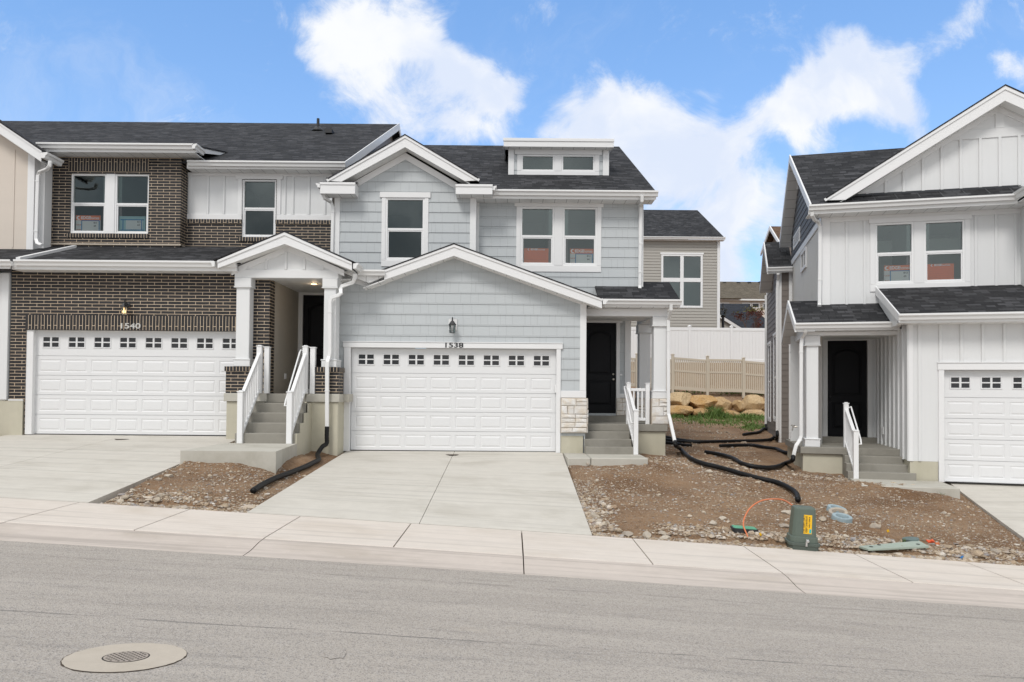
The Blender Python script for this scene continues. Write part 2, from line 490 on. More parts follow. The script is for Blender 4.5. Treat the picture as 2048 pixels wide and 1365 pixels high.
def concrete(name, c, stain=(.3,.26,.2), amt=.35, rough=.85, streak=False, sc_=1.0, dots=.25, tracks=0.0):
    m, T, b = new_mat(name)
    v = coords(T); o = coords(T, 'Object')
    n1 = T.noise(mscale(T, o, (1, 1.6, 1)) if not streak else mscale(T, v, (1.0, .28, 1)), .9*sc_, 7, .62, .4)
    n2 = T.noise(o, 5*sc_, 6, .65)
    n3 = T.noise(o, 90, 3, .7)
    col = T.mix(n2, tuple(x*.9 for x in c), tuple(min(1, x*1.08) for x in c))
    col = T.mix(T.math('MULTIPLY', T.smooth(n1, .45, .78), amt), col, stain)
    sw = T.noise(mscale(T, o, (.5, 5, 1)), 1.4, 5, .6, 1.2)
    col = T.mix(T.math('MULTIPLY', T.smooth(sw, .52, .72), amt*.45), col, tuple(x*.75 for x in c))
    if tracks:
        t1 = T.smooth(T.noise(mscale(T, o, (.10, 6.5, 1)), 1.3, 6, .62, .3), .50, .66)
        t2 = T.smooth(T.noise(mscale(T, o, (.6, 14, 1)), 1.1, 5, .6, .6), .55, .70)
        t3 = T.smooth(T.noise(o, 2.3, 6, .7), .57, .72)
        col = T.mix(T.math('MULTIPLY', t1, tracks), col, tuple(x*.62 for x in c))
        col = T.mix(T.math('MULTIPLY', t2, tracks*.5), col, tuple(x*.6 for x in c))
        col = T.mix(T.math('MULTIPLY', t3, tracks*.45), col, tuple(min(1,x*1.18) for x in c))
    col = T.mix(T.math('MULTIPLY', T.math('SUBTRACT', n3, .3), dots), col, tuple(x*.6 for x in c))
    T.l.new(col, b.inputs['Base Color']); b.inputs['Roughness'].default_value = rough; b.inputs['Specular IOR Level'].default_value = .25
    bump(T, b, T.math('ADD', n3, T.math('MULTIPLY', n2, .7)), .25, .006)
    return m
def asphalt(name):
    m, T, b = new_mat(name)
    o = coords(T, 'Object')
    st = T.noise(mscale(T, o, (.16, 1.5, 1)), 1.6, 7, .6, .6)
    st2 = T.noise(mscale(T, o, (.5, 4.0, 1)), 2.1, 6, .65, .3)
    gr = T.noise(o, 120, 3, .8)
    agg = T.add('TexVoronoi', feature='F1'); T.l.new(o, agg.inputs['Vector']); agg.inputs['Scale'].default_value = 105
    sp = T.add('SeparateColor'); T.l.new(agg.outputs['Color'], sp.inputs[0])
    col = T.mix(st, (.300,.270,.238), (.505,.457,.405))
    col = T.mix(T.math('MULTIPLY', T.smooth(st2, .5, .72), .5), col, (.235,.217,.200))
    col = T.mix(T.math('MULTIPLY', T.smooth(T.noise(o, .55, 5, .6), .5, .8), .3), col, (.40,.355,.305))
    col = T.mix(T.math('MULTIPLY', T.smooth(sp.outputs[0], .6, 1.0), .55), col, (.52,.485,.455))
    col = T.mix(T.math('MULTIPLY', T.smooth(sp.outputs[1], .55, 1.0), .5), col, (.12,.12,.125))
    col = T.mix(T.math('MULTIPLY', T.smooth(gr, .62, .75), .5), col, (.10,.10,.103))
    # pale dust patches
    d = T.smooth(T.noise(mscale(T, o, (.6, 1.4, 1)), 1.15, 5, .7), .66, .80)
    col = T.mix(T.math('MULTIPLY', d, .45), col, (.50,.42,.33))
    # faint lengthwise paving seam and worn tracks
    se = T.add('SeparateXYZ'); T.l.new(o, se.inputs[0])
    wob = T.math('MULTIPLY', T.math('SUBTRACT', T.noise(o, .8, 4, .6), .5), .10)
    yv = T.math('ADD', se.outputs[1], wob)
    for y0, wd, a in ((6.0, .022, .55), (7.9, .05, .25), (4.6, .03, .2)):
        g = T.smooth(T.math('ABSOLUTE', T.math('SUBTRACT', yv, y0)), wd, wd*.2)
        g = T.math('MULTIPLY', g, T.smooth(T.noise(o, 1.9, 3, .6), .35, .6))
        col = T.mix(T.math('MULTIPLY', g, a), col, (.075,.075,.078))
    T.l.new(col, b.inputs['Base Color']); b.inputs['Roughness'].default_value = .88; b.inputs['Specular IOR Level'].default_value = .25
    bump(T, b, T.math('ADD', gr, agg.outputs['Distance']), .45, .008)
    return m
def dirt_mat(name):
    m, T, b = new_mat(name)
    o = coords(T, 'Object')
    n1 = T.noise(o, .7, 6, .6); n2 = T.noise(o, 6, 6, .7); n3 = T.noise(o, 45, 4, .75)
    col = T.mix(T.smooth(n1, .3, .7), (.215,.121,.063), (.385,.250,.150))
    col = T.mix(T.math('MULTIPLY', T.smooth(n2, .5, .75), .5), col, (.36,.28,.21))
    n4 = T.noise(o, 15, 5, .7); col = T.mix(T.math('MULTIPLY', T.smooth(n4, .52, .68), .6), col, (.115,.070,.042)); col = T.mix(T.math('MULTIPLY', T.smooth(n4, .48, .34), .4), col, (.36,.27,.195))
    col = T.mix(T.math('MULTIPLY', T.smooth(n3, .5, .8), .55), col, (.115,.077,.052))
    for k, (s_, lo, cc) in enumerate(((38, .76, (.46,.40,.33)), (60, .66, (.33,.31,.30)), (88, .62, (.56,.49,.41)))):
        vo = T.add('TexVoronoi', feature='F1'); T.l.new(T.vmath('ADD', o, (k*3.1, k*1.7, 0)), vo.inputs['Vector']); vo.inputs['Scale'].default_value = s_
        sp = T.add('SeparateColor'); T.l.new(vo.outputs['Color'], sp.inputs[0])
        msk = T.math('MULTIPLY', T.smooth(sp.outputs[0], lo, lo+.05), T.smooth(vo.outputs['Distance'], .42, .26))
        msk = T.math('MULTIPLY', msk, T.smooth(T.noise(o, 1.1, 4, .6), .30, .62))
        col = T.mix(T.math('MULTIPLY', msk, .85), col, T.mix(sp.outputs[1], tuple(x*.6 for x in cc), cc))
    T.l.new(col, b.inputs['Base Color']); b.inputs['Roughness'].default_value = .95; b.inputs['Specular IOR Level'].default_value = .15
    bump(T, b, T.math('ADD', T.math('ADD', T.math('MULTIPLY', n2, .8), n4), T.math('MULTIPLY', n3, .8)), 1.0, .045)
    return m
def stone_mat(name, tones, dark=.4, sc_=2.5, by_island=False):
    m, T, b = new_mat(name)
    o = coords(T, 'Object')
    rnd = T.add('NewGeometry').outputs['Random Per Island'] if by_island else obj_seed(T)
    base = T.ramp(rnd, [(i/(len(tones)-1) if len(tones) > 1 else 0, t) for i, t in enumerate(tones)])
    n = T.noise(o, sc_, 7, .65, .5); n2 = T.noise(o, sc_*7, 5, .7)
    col = T.mix(T.smooth(n, .35, .7), base, T.mix(.5, base, (.60,.48,.32)))
    col = T.mix(T.math('MULTIPLY', T.smooth(n2, .45, .75), dark), col, T.mix(1.0, base, (.45,.38,.3), 'MULTIPLY'))
    T.l.new(col, b.inputs['Base Color']); b.inputs['Roughness'].default_value = .9; b.inputs['Specular IOR Level'].default_value = .2
    bump(T, b, T.math('ADD', n, n2), .5, .03)
    return m
def glass_mat(name, tint=(.74,.86,.84), refl=1.0):
    m = bpy.data.materials.new(name); m.use_nodes = True
    T = NT(m.node_tree); T.n.clear()
    out = T.add('OutputMaterial'); tr = T.add('BsdfTransparent'); gl = T.add('BsdfGlossy')
    tr.inputs[0].default_value = (*tint, 1); gl.inputs['Roughness'].default_value = .015; gl.inputs['Color'].default_value = (.84,.95,.94,1)
    lw = T.add('Fresnel', i_IOR=1.52)
    w = T.noise(coords(T, 'Object'), 1.2, 2, .5); bump_ = T.add('Bump'); bump_.inputs['Strength'].default_value = .04; bump_.inputs['Distance'].default_value = .05
    T.l.new(w, bump_.inputs['Height']); T.l.new(bump_.outputs[0], gl.inputs['Normal'])
    f = T.math('MULTIPLY', lw.outputs[0], 2.6*refl, clamp=True)
    mx = T.add('MixShader'); T.l.new(f, mx.inputs[0]); T.l.new(tr.outputs[0], mx.inputs[1]); T.l.new(gl.outputs[0], mx.inputs[2])
    T.l.new(mx.outputs[0], out.inputs[0])
    return m
def emit_mat(name, c, s):
    m, T, b = new_mat(name)
    b.inputs['Base Color'].default_value = (*c, 1); b.inputs['Emission Color'].default_value = (*c, 1); b.inputs['Emission Strength'].default_value = s
    return m
def soffit_mat(name, c, ax=0):
    m, T, b = new_mat(name)
    v = coords(T, 'Object'); se = T.add('SeparateXYZ'); T.l.new(v, se.inputs[0])
    fr_ = T.math('FRACT', T.math('MULTIPLY', se.outputs[ax], 1/.30))
    g = T.smooth(T.math('ABSOLUTE', T.math('SUBTRACT', fr_, .5)), .035, .0)
    col = T.mix(g, c, tuple(x*.35 for x in c))
    T.l.new(col, b.inputs['Base Color']); b.inputs['Roughness'].default_value = .5
    return m
W = .80
M = dict(
 paint = plain('white_paint', (.715,.72,.72), .55, .03, 2.5, .22, 26, stretch=(1,.12,1)),
 paintv = plain('white_panel_paint', (.69,.695,.695), .6, .03, 2.5, .35, 22, stretch=(6,.35,1)),
 trim = plain('white_trim', (.75,.75,.75), .5, .02, 3, .12, 30, stretch=(.2,3,1)),
 vinyl = plain('white_vinyl', (.79,.79,.79), .35, .012, 3),
 gutter = plain('white_aluminium', (.75,.75,.745), .35, .02, 1.2),
 door_white = plain('white_steel_door', (.72,.722,.725), .42, .015, 4, .10, 45, stretch=(.3,6,1)),
 black_door = plain('black_door_paint', (.0035,.0037,.0055), .55, .1, 3, .1, 40, stretch=(5,.4,1), spec=.22),
 brick = brick_mat('dark_brick'), soldier = brick_mat('dark_brick_soldier', True),
 shingle = shingle_mat('charcoal_shingle', (.024,.0245,.027), (.047,.047,.050), (.120,.121,.130)),
 shingle_tan = shingle_mat('tan_shingle', (.12,.10,.075), (.17,.145,.11), (.23,.20,.15)),
 shingle_brown = shingle_mat('brown_shingle', (.12,.075,.05), (.17,.11,.075), (.22,.15,.105)),
 shingle_slate = shingle_mat('slate_shingle', (.026,.029,.036), (.04,.043,.052), (.058,.062,.074)),
 metal_roof = plain('dark_metal_roof', (.035,.037,.042), .42, .1, 2, metal=.3),
 foundation = concrete('foundation_concrete', (.535,.505,.405), (.38,.35,.25), .5, streak=True),
 step = concrete('step_concrete', (.285,.27,.235), (.155,.145,.12), .6),
 stoop = concrete('stoop_concrete', (.50,.48,.425), (.29,.27,.21), .6),
 drive = concrete('driveway_concrete', (.585,.555,.50), (.43,.40,.345), .75, sc_=.8, dots=.2, tracks=.35),
 walk = concrete('sidewalk_concrete', (.65,.59,.53), (.50,.43,.355), .6, sc_=.7, dots=.2, tracks=.4),
 kerb = concrete('curb_concrete', (.55,.488,.438), (.40,.35,.295), .7, sc_=.8, dots=.2, tracks=.6),
 gap = plain('joint_dark', (.075,.055,.038), .9),
 asphalt = asphalt('asphalt'), dirt = dirt_mat('dirt'),
 boulder = stone_mat('sandstone', [(.50,.31,.13), (.46,.26,.09), (.56,.42,.25), (.40,.23,.09), (.53,.38,.21)], .9, 2.6),
 pebble = stone_mat('pebbles', [(.33,.25,.18), (.22,.18,.155), (.55,.49,.42), (.29,.19,.12), (.28,.28,.30), (.66,.61,.55), (.36,.27,.19), (.19,.14,.105), (.44,.36,.28)], .3, 9, True),
 rock = stone_mat('field_stone', [(.46,.40,.32), (.34,.30,.26), (.52,.47,.40), (.40,.33,.25)], .35, 8),
 ledge = stone_mat('pale_veneer_stone', [(.74,.725,.70), (.80,.79,.775), (.68,.66,.635), (.78,.77,.75)], .2, 5, True),
 mortar = plain('veneer_mortar', (.52,.45,.37), .9, .1, 8),
 glass = glass_mat('window_glass'), glass_low = glass_mat('screened_glass', (.86,.86,.86), .7),
 dark_glass = plain('dark_garage_glass', (.012,.012,.013), .06, .3, 6),
 room = plain('room_wall', (.25,.245,.24), .8),
 black = plain('black_metal', (.012,.012,.014), .45), pipe = plain('black_corrugated_plastic', (.0055,.0055,.0062), .55, .2, 3, spec=.3),
 lamp_glass = glass_mat('lamp_glass', (.93,.93,.93), 1.2),
 bulb = emit_mat('lit_bulb', (1.0,.62,.28), 3), can = emit_mat('lit_can_light', (1.0,.62,.26), 5),
 bulb_off = plain('unlit_bulb', (.8,.8,.8), .3),
 nickel = plain('nickel', (.62,.58,.52), .3, metal=1.0), steel = plain('brushed_steel', (.62,.62,.62), .35, metal=1.0),
 digit_silver = plain('brushed_digit', (.66,.64,.60), .35, metal=.6),
 stucco_tan = plain('tan_stucco', (.42,.385,.33), .85, .06, 6, .3, 70),  # even tan stucco of the porch alcove walls
 beige = plain('beige_panel', (.62,.55,.48), .65, .04, 2, .25, 24, stretch=(.3,3,1)),
 stucco = plain('white_stucco', (.66,.64,.60), .85, .05, 3, .3, 60, grime=.12),
 tan_siding = plain('taupe_siding', (.38,.36,.325), .6, .05, 3, .15, 30, stretch=(.3,5,1)),
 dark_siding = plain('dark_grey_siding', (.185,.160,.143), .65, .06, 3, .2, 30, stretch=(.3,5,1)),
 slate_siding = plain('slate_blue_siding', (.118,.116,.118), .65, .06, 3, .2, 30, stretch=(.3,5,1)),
 tan_vinyl = plain('tan_vinyl', (.56,.495,.40), .5, .03, 2),
 soffit = soffit_mat('white_soffit', (.80,.80,.795)), soffit_y = soffit_mat('white_soffit_cross', (.72,.72,.71), 1),
 paper = plain('white_paper', (.72,.76,.74), .7), paper_blue = plain('pale_blue_paper', (.36,.60,.62), .7),
 orange = plain('orange_print', (.85,.23,.085), .7, .02), tape = plain('blue_tape', (.04,.24,.50), .6), white_print = plain('white_print', (.92,.92,.92), .6), ink = plain('dark_ink', (.06,.065,.07), .7), ink_or = plain('orange_ink', (.60,.20,.09), .7),
 ped = plain('green_plastic', (.098,.125,.102), .5, .12, 4, .15, 60, grime=.25), ped_dark = plain('dark_green_plastic', (.075,.095,.08), .5),
 valve_green = plain('bright_green_plastic', (.10,.36,.21), .5, .12, 6, grime=.35), yellow = plain('yellow_label', (.80,.46,.01), .5, .03), teal = plain('teal_ink', (.02,.42,.46), .5),
 black_plastic = plain('black_plastic', (.014,.015,.017), .45), conduit = plain('orange_conduit', (.62,.185,.075), .42, .06, 6),
 ring_blue = plain('weathered_blue_pvc', (.30,.38,.41), .6, .25, 9, grime=.5), ring_in = plain('ring_inside', (.05,.055,.055), .8),
 plate = plain('pale_green_lid', (.33,.385,.33), .6, .12, 5, .2, 40, grime=.3), lid_round = plain('grey_green_lid', (.12,.165,.16), .55, .1, 6),
 scrap_blue = plain('blue_scrap', (.02,.16,.42), .6), scrap_orange = plain('orange_scrap', (.75,.10,.03), .6),
 iron = plain('cast_iron', (.36,.31,.265), .7, .2, 20), iron_dark = plain('iron_hole', (.025,.022,.02), .9),
 grass = plain('grass_blades', (.10,.165,.03), .7, .4, 4), bark = plain('bark', (.10,.06,.045), .9), leaf_red = plain('red_buds', (.16,.05,.035), .8), leaf_olive = plain('olive_buds', (.20,.18,.04), .8),
 collar = concrete('collar_concrete', (.49,.435,.365), (.40,.35,.28), .5, sc_=2, dots=.2),
 patch = asphalt('asphalt_patch'), grout = plain('dark_groove', (.06,.06,.06), .9),
)
# ------------------------------------------------------------------ building components
def area2(p): return sum(p[i][0]*p[(i+1)%len(p)][1]-p[(i+1)%len(p)][0]*p[i][1] for i in range(len(p)))
def ccw(p): return p if area2(p) > 0 else list(reversed(p))
def clip_half(p, f):
    out = []
    for i in range(len(p)):
        a, b = p[i], p[(i+1)%len(p)]
        fa, fb = f(a), f(b)
        if fa >= 0: out.append(a)
        if (fa > 1e-9 and fb < -1e-9) or (fa < -1e-9 and fb > 1e-9):
            t = fa/(fa-fb); out.append((a[0]+(b[0]-a[0])*t, a[1]+(b[1]-a[1])*t))
    return out
def cells(x0, x1, z0, z1, holes=()):
    xs = sorted({x0, x1, *[min(max(h[k], x0), x1) for h in holes for k in (0, 1)]})
    zs = sorted({z0, z1, *[min(max(h[k], z0), z1) for h in holes for k in (2, 3)]})
    out = []
    for i in range(len(xs)-1):
        for j in range(len(zs)-1):
            cx, cz = (xs[i]+xs[i+1])/2, (zs[j]+zs[j+1])/2
            if any(h[0] < cx < h[1] and h[2] < cz < h[3] for h in holes): continue
            out.append([(xs[i],zs[j]),(xs[i+1],zs[j]),(xs[i+1],zs[j+1]),(xs[i],zs[j+1])])
    return out
def lap(mb, polys, z0, exp, y, t=.013):
    for p in polys:
        p = ccw(p); zmn = min(q[1] for q in p); zmx = max(q[1] for q in p)
        k0 = math.floor((zmn-z0)/exp); k1 = math.ceil((zmx-z0)/exp)
        for k in range(k0, k1):
            za, zb = z0+k*exp, z0+(k+1)*exp
            c = clip_half(clip_half(p, lambda q: q[1]-za), lambda q: zb-q[1])
            if len(c) < 3 or abs(area2(c)) < 1e-5: continue
            mb.face([(x, y-t*(zb-z)/exp, z) for x, z in c])
            lo = [q for q in c if abs(q[1]-za) < 1e-6]
            if len(lo) >= 2:
                xa, xb = min(q[0] for q in lo), max(q[0] for q in lo)
                mb.face([(xa, y-t, za), (xa, y+.001, za), (xb, y+.001, za), (xb, y-t, za)])
def flat(mb, polys, y):
    for p in polys: mb.face([(x, y, z) for x, z in ccw(p)])
def reveal(mb, h, y, d):
    x0, x1, z0, z1 = h
    mb.face([(x0,y,z0),(x0,y,z1),(x0,y+d,z1),(x0,y+d,z0)]); mb.face([(x1,y,z0),(x1,y+d,z0),(x1,y+d,z1),(x1,y,z1)])
    mb.face([(x0,y,z0),(x0,y+d,z0),(x1,y+d,z0),(x1,y,z0)]); mb.face([(x0,y,z1),(x1,y,z1),(x1,y+d,z1),(x0,y+d,z1)])
def battens(mb, xs, z0, z1, y, w=.06, d=.02):
    d *= 1.5
    for x in xs:
        zz0 = z0(x) if callable(z0) else z0; zz1 = z1(x) if callable(z1) else z1
        if zz1-zz0 > .03: mb.bbox(x-w/2, x+w/2, y-d, y+.004, zz0, zz1, .005)
def gutter(mb, x0, x1, y, zt, h=.125, d=.125):
    p = [(y, zt-h), (y-d*.55, zt-h), (y-d*.62, zt-h*.8), (y-d*.72, zt-h*.5), (y-d*.95, zt-h*.36), (y-d, zt-h*.3), (y-d, zt), (y-d*.9, zt), (y-d*.9, zt-.03), (y, zt-.03)]
    mb.yz(p, x0, x1)
def gutter_y(mb, y0, y1, x, zt, side=1, h=.125, d=.125):
    """gutter running in depth, opening to the side"""
    p = [(x, zt-h), (x+side*d*.55, zt-h), (x+side*d*.72, zt-h*.5), (x+side*d*.95, zt-h*.36), (x+side*d, zt), (x+side*d*.9, zt), (x, zt-.02)]
    mb.xz(p, y0, y1)
def rake(mb, xa, za, xb, zb, y0, y1, h):
    mb.xz([(xa, za), (xb, zb), (xb, zb-h), (xa, za-h)], y0, y1)
def window(par, h, y, fr=ID, hung=True, room=True, mid=.5, screen=True, label=None):
    x0, x1, z0, z1 = h
    mb = MB(); w = .048
    mb.ring(x0, x1, z0, z1, w, y-.012, y+.07)
    zm = z0+(z1-z0)*mid
    if hung:
        mb.bbox(x0+w, x1-w, y+.0, y+.05, zm-.028, zm+.028, .004)
        mb.ring(x0+w, x1-w, z0+w, zm-.028, .03, y+.006, y+.05)
    o = mb.build('window', M['vinyl'], par, fr)
    if label: o['label'] = label
    def pane(a, b, c, d, yy, mat):
        g = MB(); g.face([(a,yy,c),(b,yy,c),(b,yy,d),(a,yy,d)]); return g.build('pane', mat, o, fr)
    if hung:
        pane(x0+w, x1-w, zm+.028, z1-w, y+.04, M['glass'])
        pane(x0+w+.03, x1-w-.03, z0+w+.03, zm-.058, y+.03, M['glass_low'] if screen else M['glass'])
    else:
        pane(x0+w, x1-w, z0+w, z1-w, y+.03, M['glass'])
    if room:
        r = MB(); e = .12
        X0, X1, Z0, Z1, Y0, Y1 = x0-e*3, x1+e*3, z0-e, z1+e, y+.08, y+2.3
        r.face([(X0,Y1,Z0),(X1,Y1,Z0),(X1,Y1,Z1),(X0,Y1,Z1)])
        r.face([(X0,Y0,Z0),(X0,Y1,Z0),(X0,Y1,Z1),(X0,Y0,Z1)]); r.face([(X1,Y1,Z0),(X1,Y0,Z0),(X1,Y0,Z1),(X1,Y1,Z1)])
        r.face([(X0,Y0,Z0),(X1,Y0,Z0),(X1,Y1,Z0),(X0,Y1,Z0)]); r.face([(X0,Y1,Z1),(X1,Y1,Z1),(X1,Y0,Z1),(X0,Y0,Z1)])
        for p in cells(X0, X1, Z0, Z1, [h]): r.face([(x,Y0,z) for x, z in p])
        r.build('room', M['room'], o, fr)
    return o
def garage_door(par, h, y, fr=ID, ncol=8):
    """sectional door: five rows, top row glazed"""
    x0, x1, z0, z1 = h; d = MB()
    rows = [0, .1885, .377, .5655, .754, 1.0]
    gw = (x1-x0)
    cw = (gw-.10)/ncol; H = z1-z0
    wins = []
    for r in range(5):
        za, zb = z0+rows[r]*H+.004, z0+rows[r+1]*H-.004
        hs = []
        for c in range(ncol):
            a = x0+.05+c*cw+.045; b = a+cw-.09
            if r == 4: pa, pb = za+.17*(zb-za)+.075, zb-.13*(zb-za)-.05; a2, b2 = a+.045, b-.045
            else: pa, pb, a2, b2 = za+.075, zb-.085, a, b
            hs.append((a2, b2, pa, pb))
        flat(d, cells(x0, x1, za, zb, hs), y)
        d.face([(x0,y,za),(x0,y+.03,za),(x1,y+.03,za),(x1,y,za)]); d.face([(x0,y,zb),(x1,y,zb),(x1,y+.03,zb),(x0,y+.03,zb)])
        for (a, b, p, q) in hs:
            rings = [(0, 0), (.014, .009), (.022, .009), (.055, -.001)] if r < 4 else [(0, 0), (.008, -.014), (.026, -.014), (.032, .006)]
            L = [[(a+i,y+o,p+i),(b-i,y+o,p+i),(b-i,y+o,q-i),(a+i,y+o,q-i)] for i, o in rings]
            for k in range(len(L)-1):
                for j in range(4):
                    m = (j+1)%4
                    d.face([L[k][j], L[k][m], L[k+1][m], L[k+1][j]])
            if r < 4: d.face(L[-1])
            else:
                wins.append((a+.03, b-.03, p+.03, q-.03))
                mx, mz = (a+b)/2, (p+q)/2
                d.bbox(mx-.021, mx+.021, y-.012, y+.02, p+.03, q-.03, .004)
                d.bbox(a+.03, mx-.021, y-.010, y+.02, mz-.014, mz+.014, .004); d.bbox(mx+.021, b-.03, y-.010, y+.02, mz-.014, mz+.014, .004)
    d.face([(x0,y+.03,z0),(x1,y+.03,z0),(x1,y+.03,z1),(x0,y+.03,z1)][::1])
    o = d.build('garage_door', M['door_white'], par, fr)
    for (a, b, p, q) in wins:
        g = MB(); g.face([(a,y+.008,p),(b,y+.008,p),(b,y+.008,q),(a,y+.008,q)]); g.build('window_pane', M['dark_glass'], o, fr)
    s = MB(); s.box(x0, x1, y-.012, y+.02, z0-.03, z0-.002); s.build('bottom_seal', M['black'], o, fr)
    return o
def entry_door(par, h, y, fr=ID, knob='r', metal='nickel'):
    x0, x1, z0, z1 = h; d = MB(); H = z1-z0; w = x1-x0
    a, b = x0+.135, x1-.135
    lo = (a, b, z0+.22, z0+.36*H); up = (a, b, z0+.43*H, z1-.20)
    flat(d, cells(x0, x1, z0, z1, [lo, up]), y)
    for n, (xa, xb, za, zb) in enumerate((lo, up)):
        def loop(i, o):
            pts = [(xa+i, y+o, za+i), (xb-i, y+o, za+i)]
            if n == 1:
                for k in range(9):
                    t = k/8; xx = xb-i+(xa-xb+2*i)*t
                    pts.append((xx, y+o, zb-i-.14+.14*math.sin(math.pi*t)**.7))
            else: pts += [(xb-i, y+o, zb-i), (xa+i, y+o, zb-i)]
            return pts
        L = [loop(i, o) for i, o in ((0,0),(.015,.014),(.03,.014),(.07,-.001))]
        if n == 1:   # fill between the arch and the rectangular opening
            top = L[0][2:]
            for k in range(len(top)-1):
                d.face([(top[k][0], y, zb), (top[k+1][0], y, zb), top[k+1], top[k]][::-1] if False else [top[k], (top[k][0], y, zb), (top[k+1][0], y, zb), top[k+1]])
        for k in range(3):
            m = len(L[k])
            for j in range(m): d.face([L[k][j], L[k][(j+1)%m], L[k+1][(j+1)%m], L[k+1][j]])
        d.face(L[-1])
    o = d.build('entry_door', M['black_door'], par, fr)
    kx = x1-.07 if knob == 'r' else x0+.07
    for nm, zz, r in (('handle', z0+.92, .030), ('deadbolt', z0+1.06, .026)):
        k = MB(); k.lathe([(r*1.05,0),(r*1.05,.008),(r*.4,.012),(r*.4,.03),(r*.9,.036),(r,.05),(r*.8,.062)] if nm == 'handle' else [(r*1.1,0),(r*1.1,.01),(r*.8,.022)], (kx, y, zz), 16, 'y')
        k.build(nm, M[metal], o, fr, smooth=True)
    return o
def lantern(par, x, y, z, lit, fr=ID, plate=False):
    """coach lantern hung from a wall arm; z = bottom of the glass"""
    b = MB(); yc = y-.17
    b.lathe([(.055,0),(.055,.015),(.03,.03)], (x, y, z+.25), 16, 'y')
    b.tube([(x,y-.02,z+.25),(x,y-.07,z+.30),(x,y-.13,z+.36),(x,yc,z+.365),(x,yc,z+.30)], .010, 8)
    b.lathe([(.0,0),(.014,.0),(.014,-.06),(.035,-.075),(.062,-.115),(.088,-.15),(.092,-.165),(.060,-.17)], (x, yc, z+.345), 6)
    b.lathe([(.048,0),(.062,.0),(.066,.012),(.044,.014)], (x, yc, z-.012), 6)
    for k in range(6):
        t = 2*math.pi*k/6
        b.tube([(x+.058*math.cos(t), yc+.058*math.sin(t), z), (x+.078*math.cos(t), yc+.078*math.sin(t), z+.18)], .006, 5)
    o = b.build('wall_lantern', M['black'], par, fr)
    g = MB(); n = 6
    for k in range(n):
        t, u = 2*math.pi*k/n, 2*math.pi*(k+1)/n
        g.face([(x+.055*math.cos(t),yc+.055*math.sin(t),z),(x+.055*math.cos(u),yc+.055*math.sin(u),z),(x+.075*math.cos(u),yc+.075*math.sin(u),z+.18),(x+.075*math.cos(t),yc+.075*math.sin(t),z+.18)])
    g.build('lamp_glass', M['lamp_glass'], o, fr)
    u = MB(); u.lathe([(.012,.17),(.014,.12),(.03,.09),(.031,.07),(.02,.045),(.004,.035)], (x, yc, z), 12)
    u.build('bulb', M['bulb'] if lit else M['bulb_off'], o, fr, smooth=True)
    if plate:
        p = MB(); p.bbox(x-.10, x+.10, y-.025, y+.02, z+.07, z+.335, .006); p.box(x-.085, x+.085, y-.034, y+.0, z+.345, z+.352); p.build('mounting_block', M['trim'], o, fr)
    return o
def column(par, x0, x1, y0, y1, z0, z1, fr=ID, cap=.22, base=.17):
    m = MB(); e = .035
    m.bbox(x0, x1, y0, y1, z0, z1, .012)
    m.bbox(x0-e, x1+e, y0-e, y1+e, z1-cap, z1+.0, .01)
    m.bbox(x0-e, x1+e, y0-e, y1+e, z0, z0+base, .01); m.bbox(x0-e-.012, x1+e+.012, y0-e-.012, y1+e+.012, z0+base, z0+base+.03, .008)
    m.bbox(x0-e-.012, x1+e+.012, y0-e-.012, y1+e+.012, z1-cap-.025, z1-cap, .006)
    return m.build('porch_column', M['paint'], par, fr)
def veneer(par, x0, x1, z0, z1, y0, y1, fr=ID, seed=0, right=True):
    """ledge-stone veneer: random ashlar blocks on a mortar core; front and right faces"""
    rr = random.Random(seed)
    core = MB(); core.box(x0, x1, y0, y1, z0, z1)
    o = core.build('stone_veneer', M['mortar'], par, fr)
    s = MB(); z = z0+.006
    def blk(a, b, p, q, side):
        j = lambda: rr.uniform(-.006, .006); d = rr.uniform(.018, .04); c = .014
        if side == 'f': P = lambda u, dep, w: (u, y0-dep, w)
        else: P = lambda u, dep, w: (x1+dep, u, w)
        o_ = [(a+j(),p+j()),(b+j(),p+j()),(b+j(),q+j()),(a+j(),q+j())]
        cx, cz = (a+b)/2, (p+q)/2
        i_ = [(u+(c if u < cx else -c), w+(c if w < cz else -c)) for u, w in o_]
        mid = P(cx+j()*3, d+.016*rr.random(), cz+j()*3)
        v = [P(u, -.01, w) for u, w in o_]+[P(u, d*.7, w) for u, w in o_]+[P(u, d+j()*1.2, w) for u, w in i_]+[mid]
        f = []
        for k in range(4):
            m = (k+1)%4; f += [(k,m,4+m,4+k),(4+k,4+m,8+m,8+k),(8+k,8+m,12)]
        s.mesh(v, f)
    for side in ('f', 'r') if right else ('f',):
        ua, ub = (x0, x1) if side == 'f' else (y0, y1)
        z = z0+.004
        while z < z1-.02:
            h = rr.choice([.085, .12, .16, .20, .23]); h = min(h, z1-.004-z)
            if z1-.004-z-h < .05: h = z1-.004-z
            u = ua+.004
            while u < ub-.02:
                w = rr.uniform(.13, .36) if h > .11 else rr.uniform(.2, .4)
                w = min(w, ub-.004-u)
                if ub-.004-u-w < .08: w = ub-.004-u
                if h > .15 and rr.random() < .4:
                    blk(u+.006, u+w-.006, z+.006, z+h*.5-.005, side); blk(u+.006, u+w-.006, z+h*.5+.005, z+h-.006, side)
                else: blk(u+.006, u+w-.006, z+.006, z+h-.006, side)
                u += w
            z += h
    st = s.build('stone_block', M['ledge'], o, fr); st['kind'] = 'stuff'
    return o
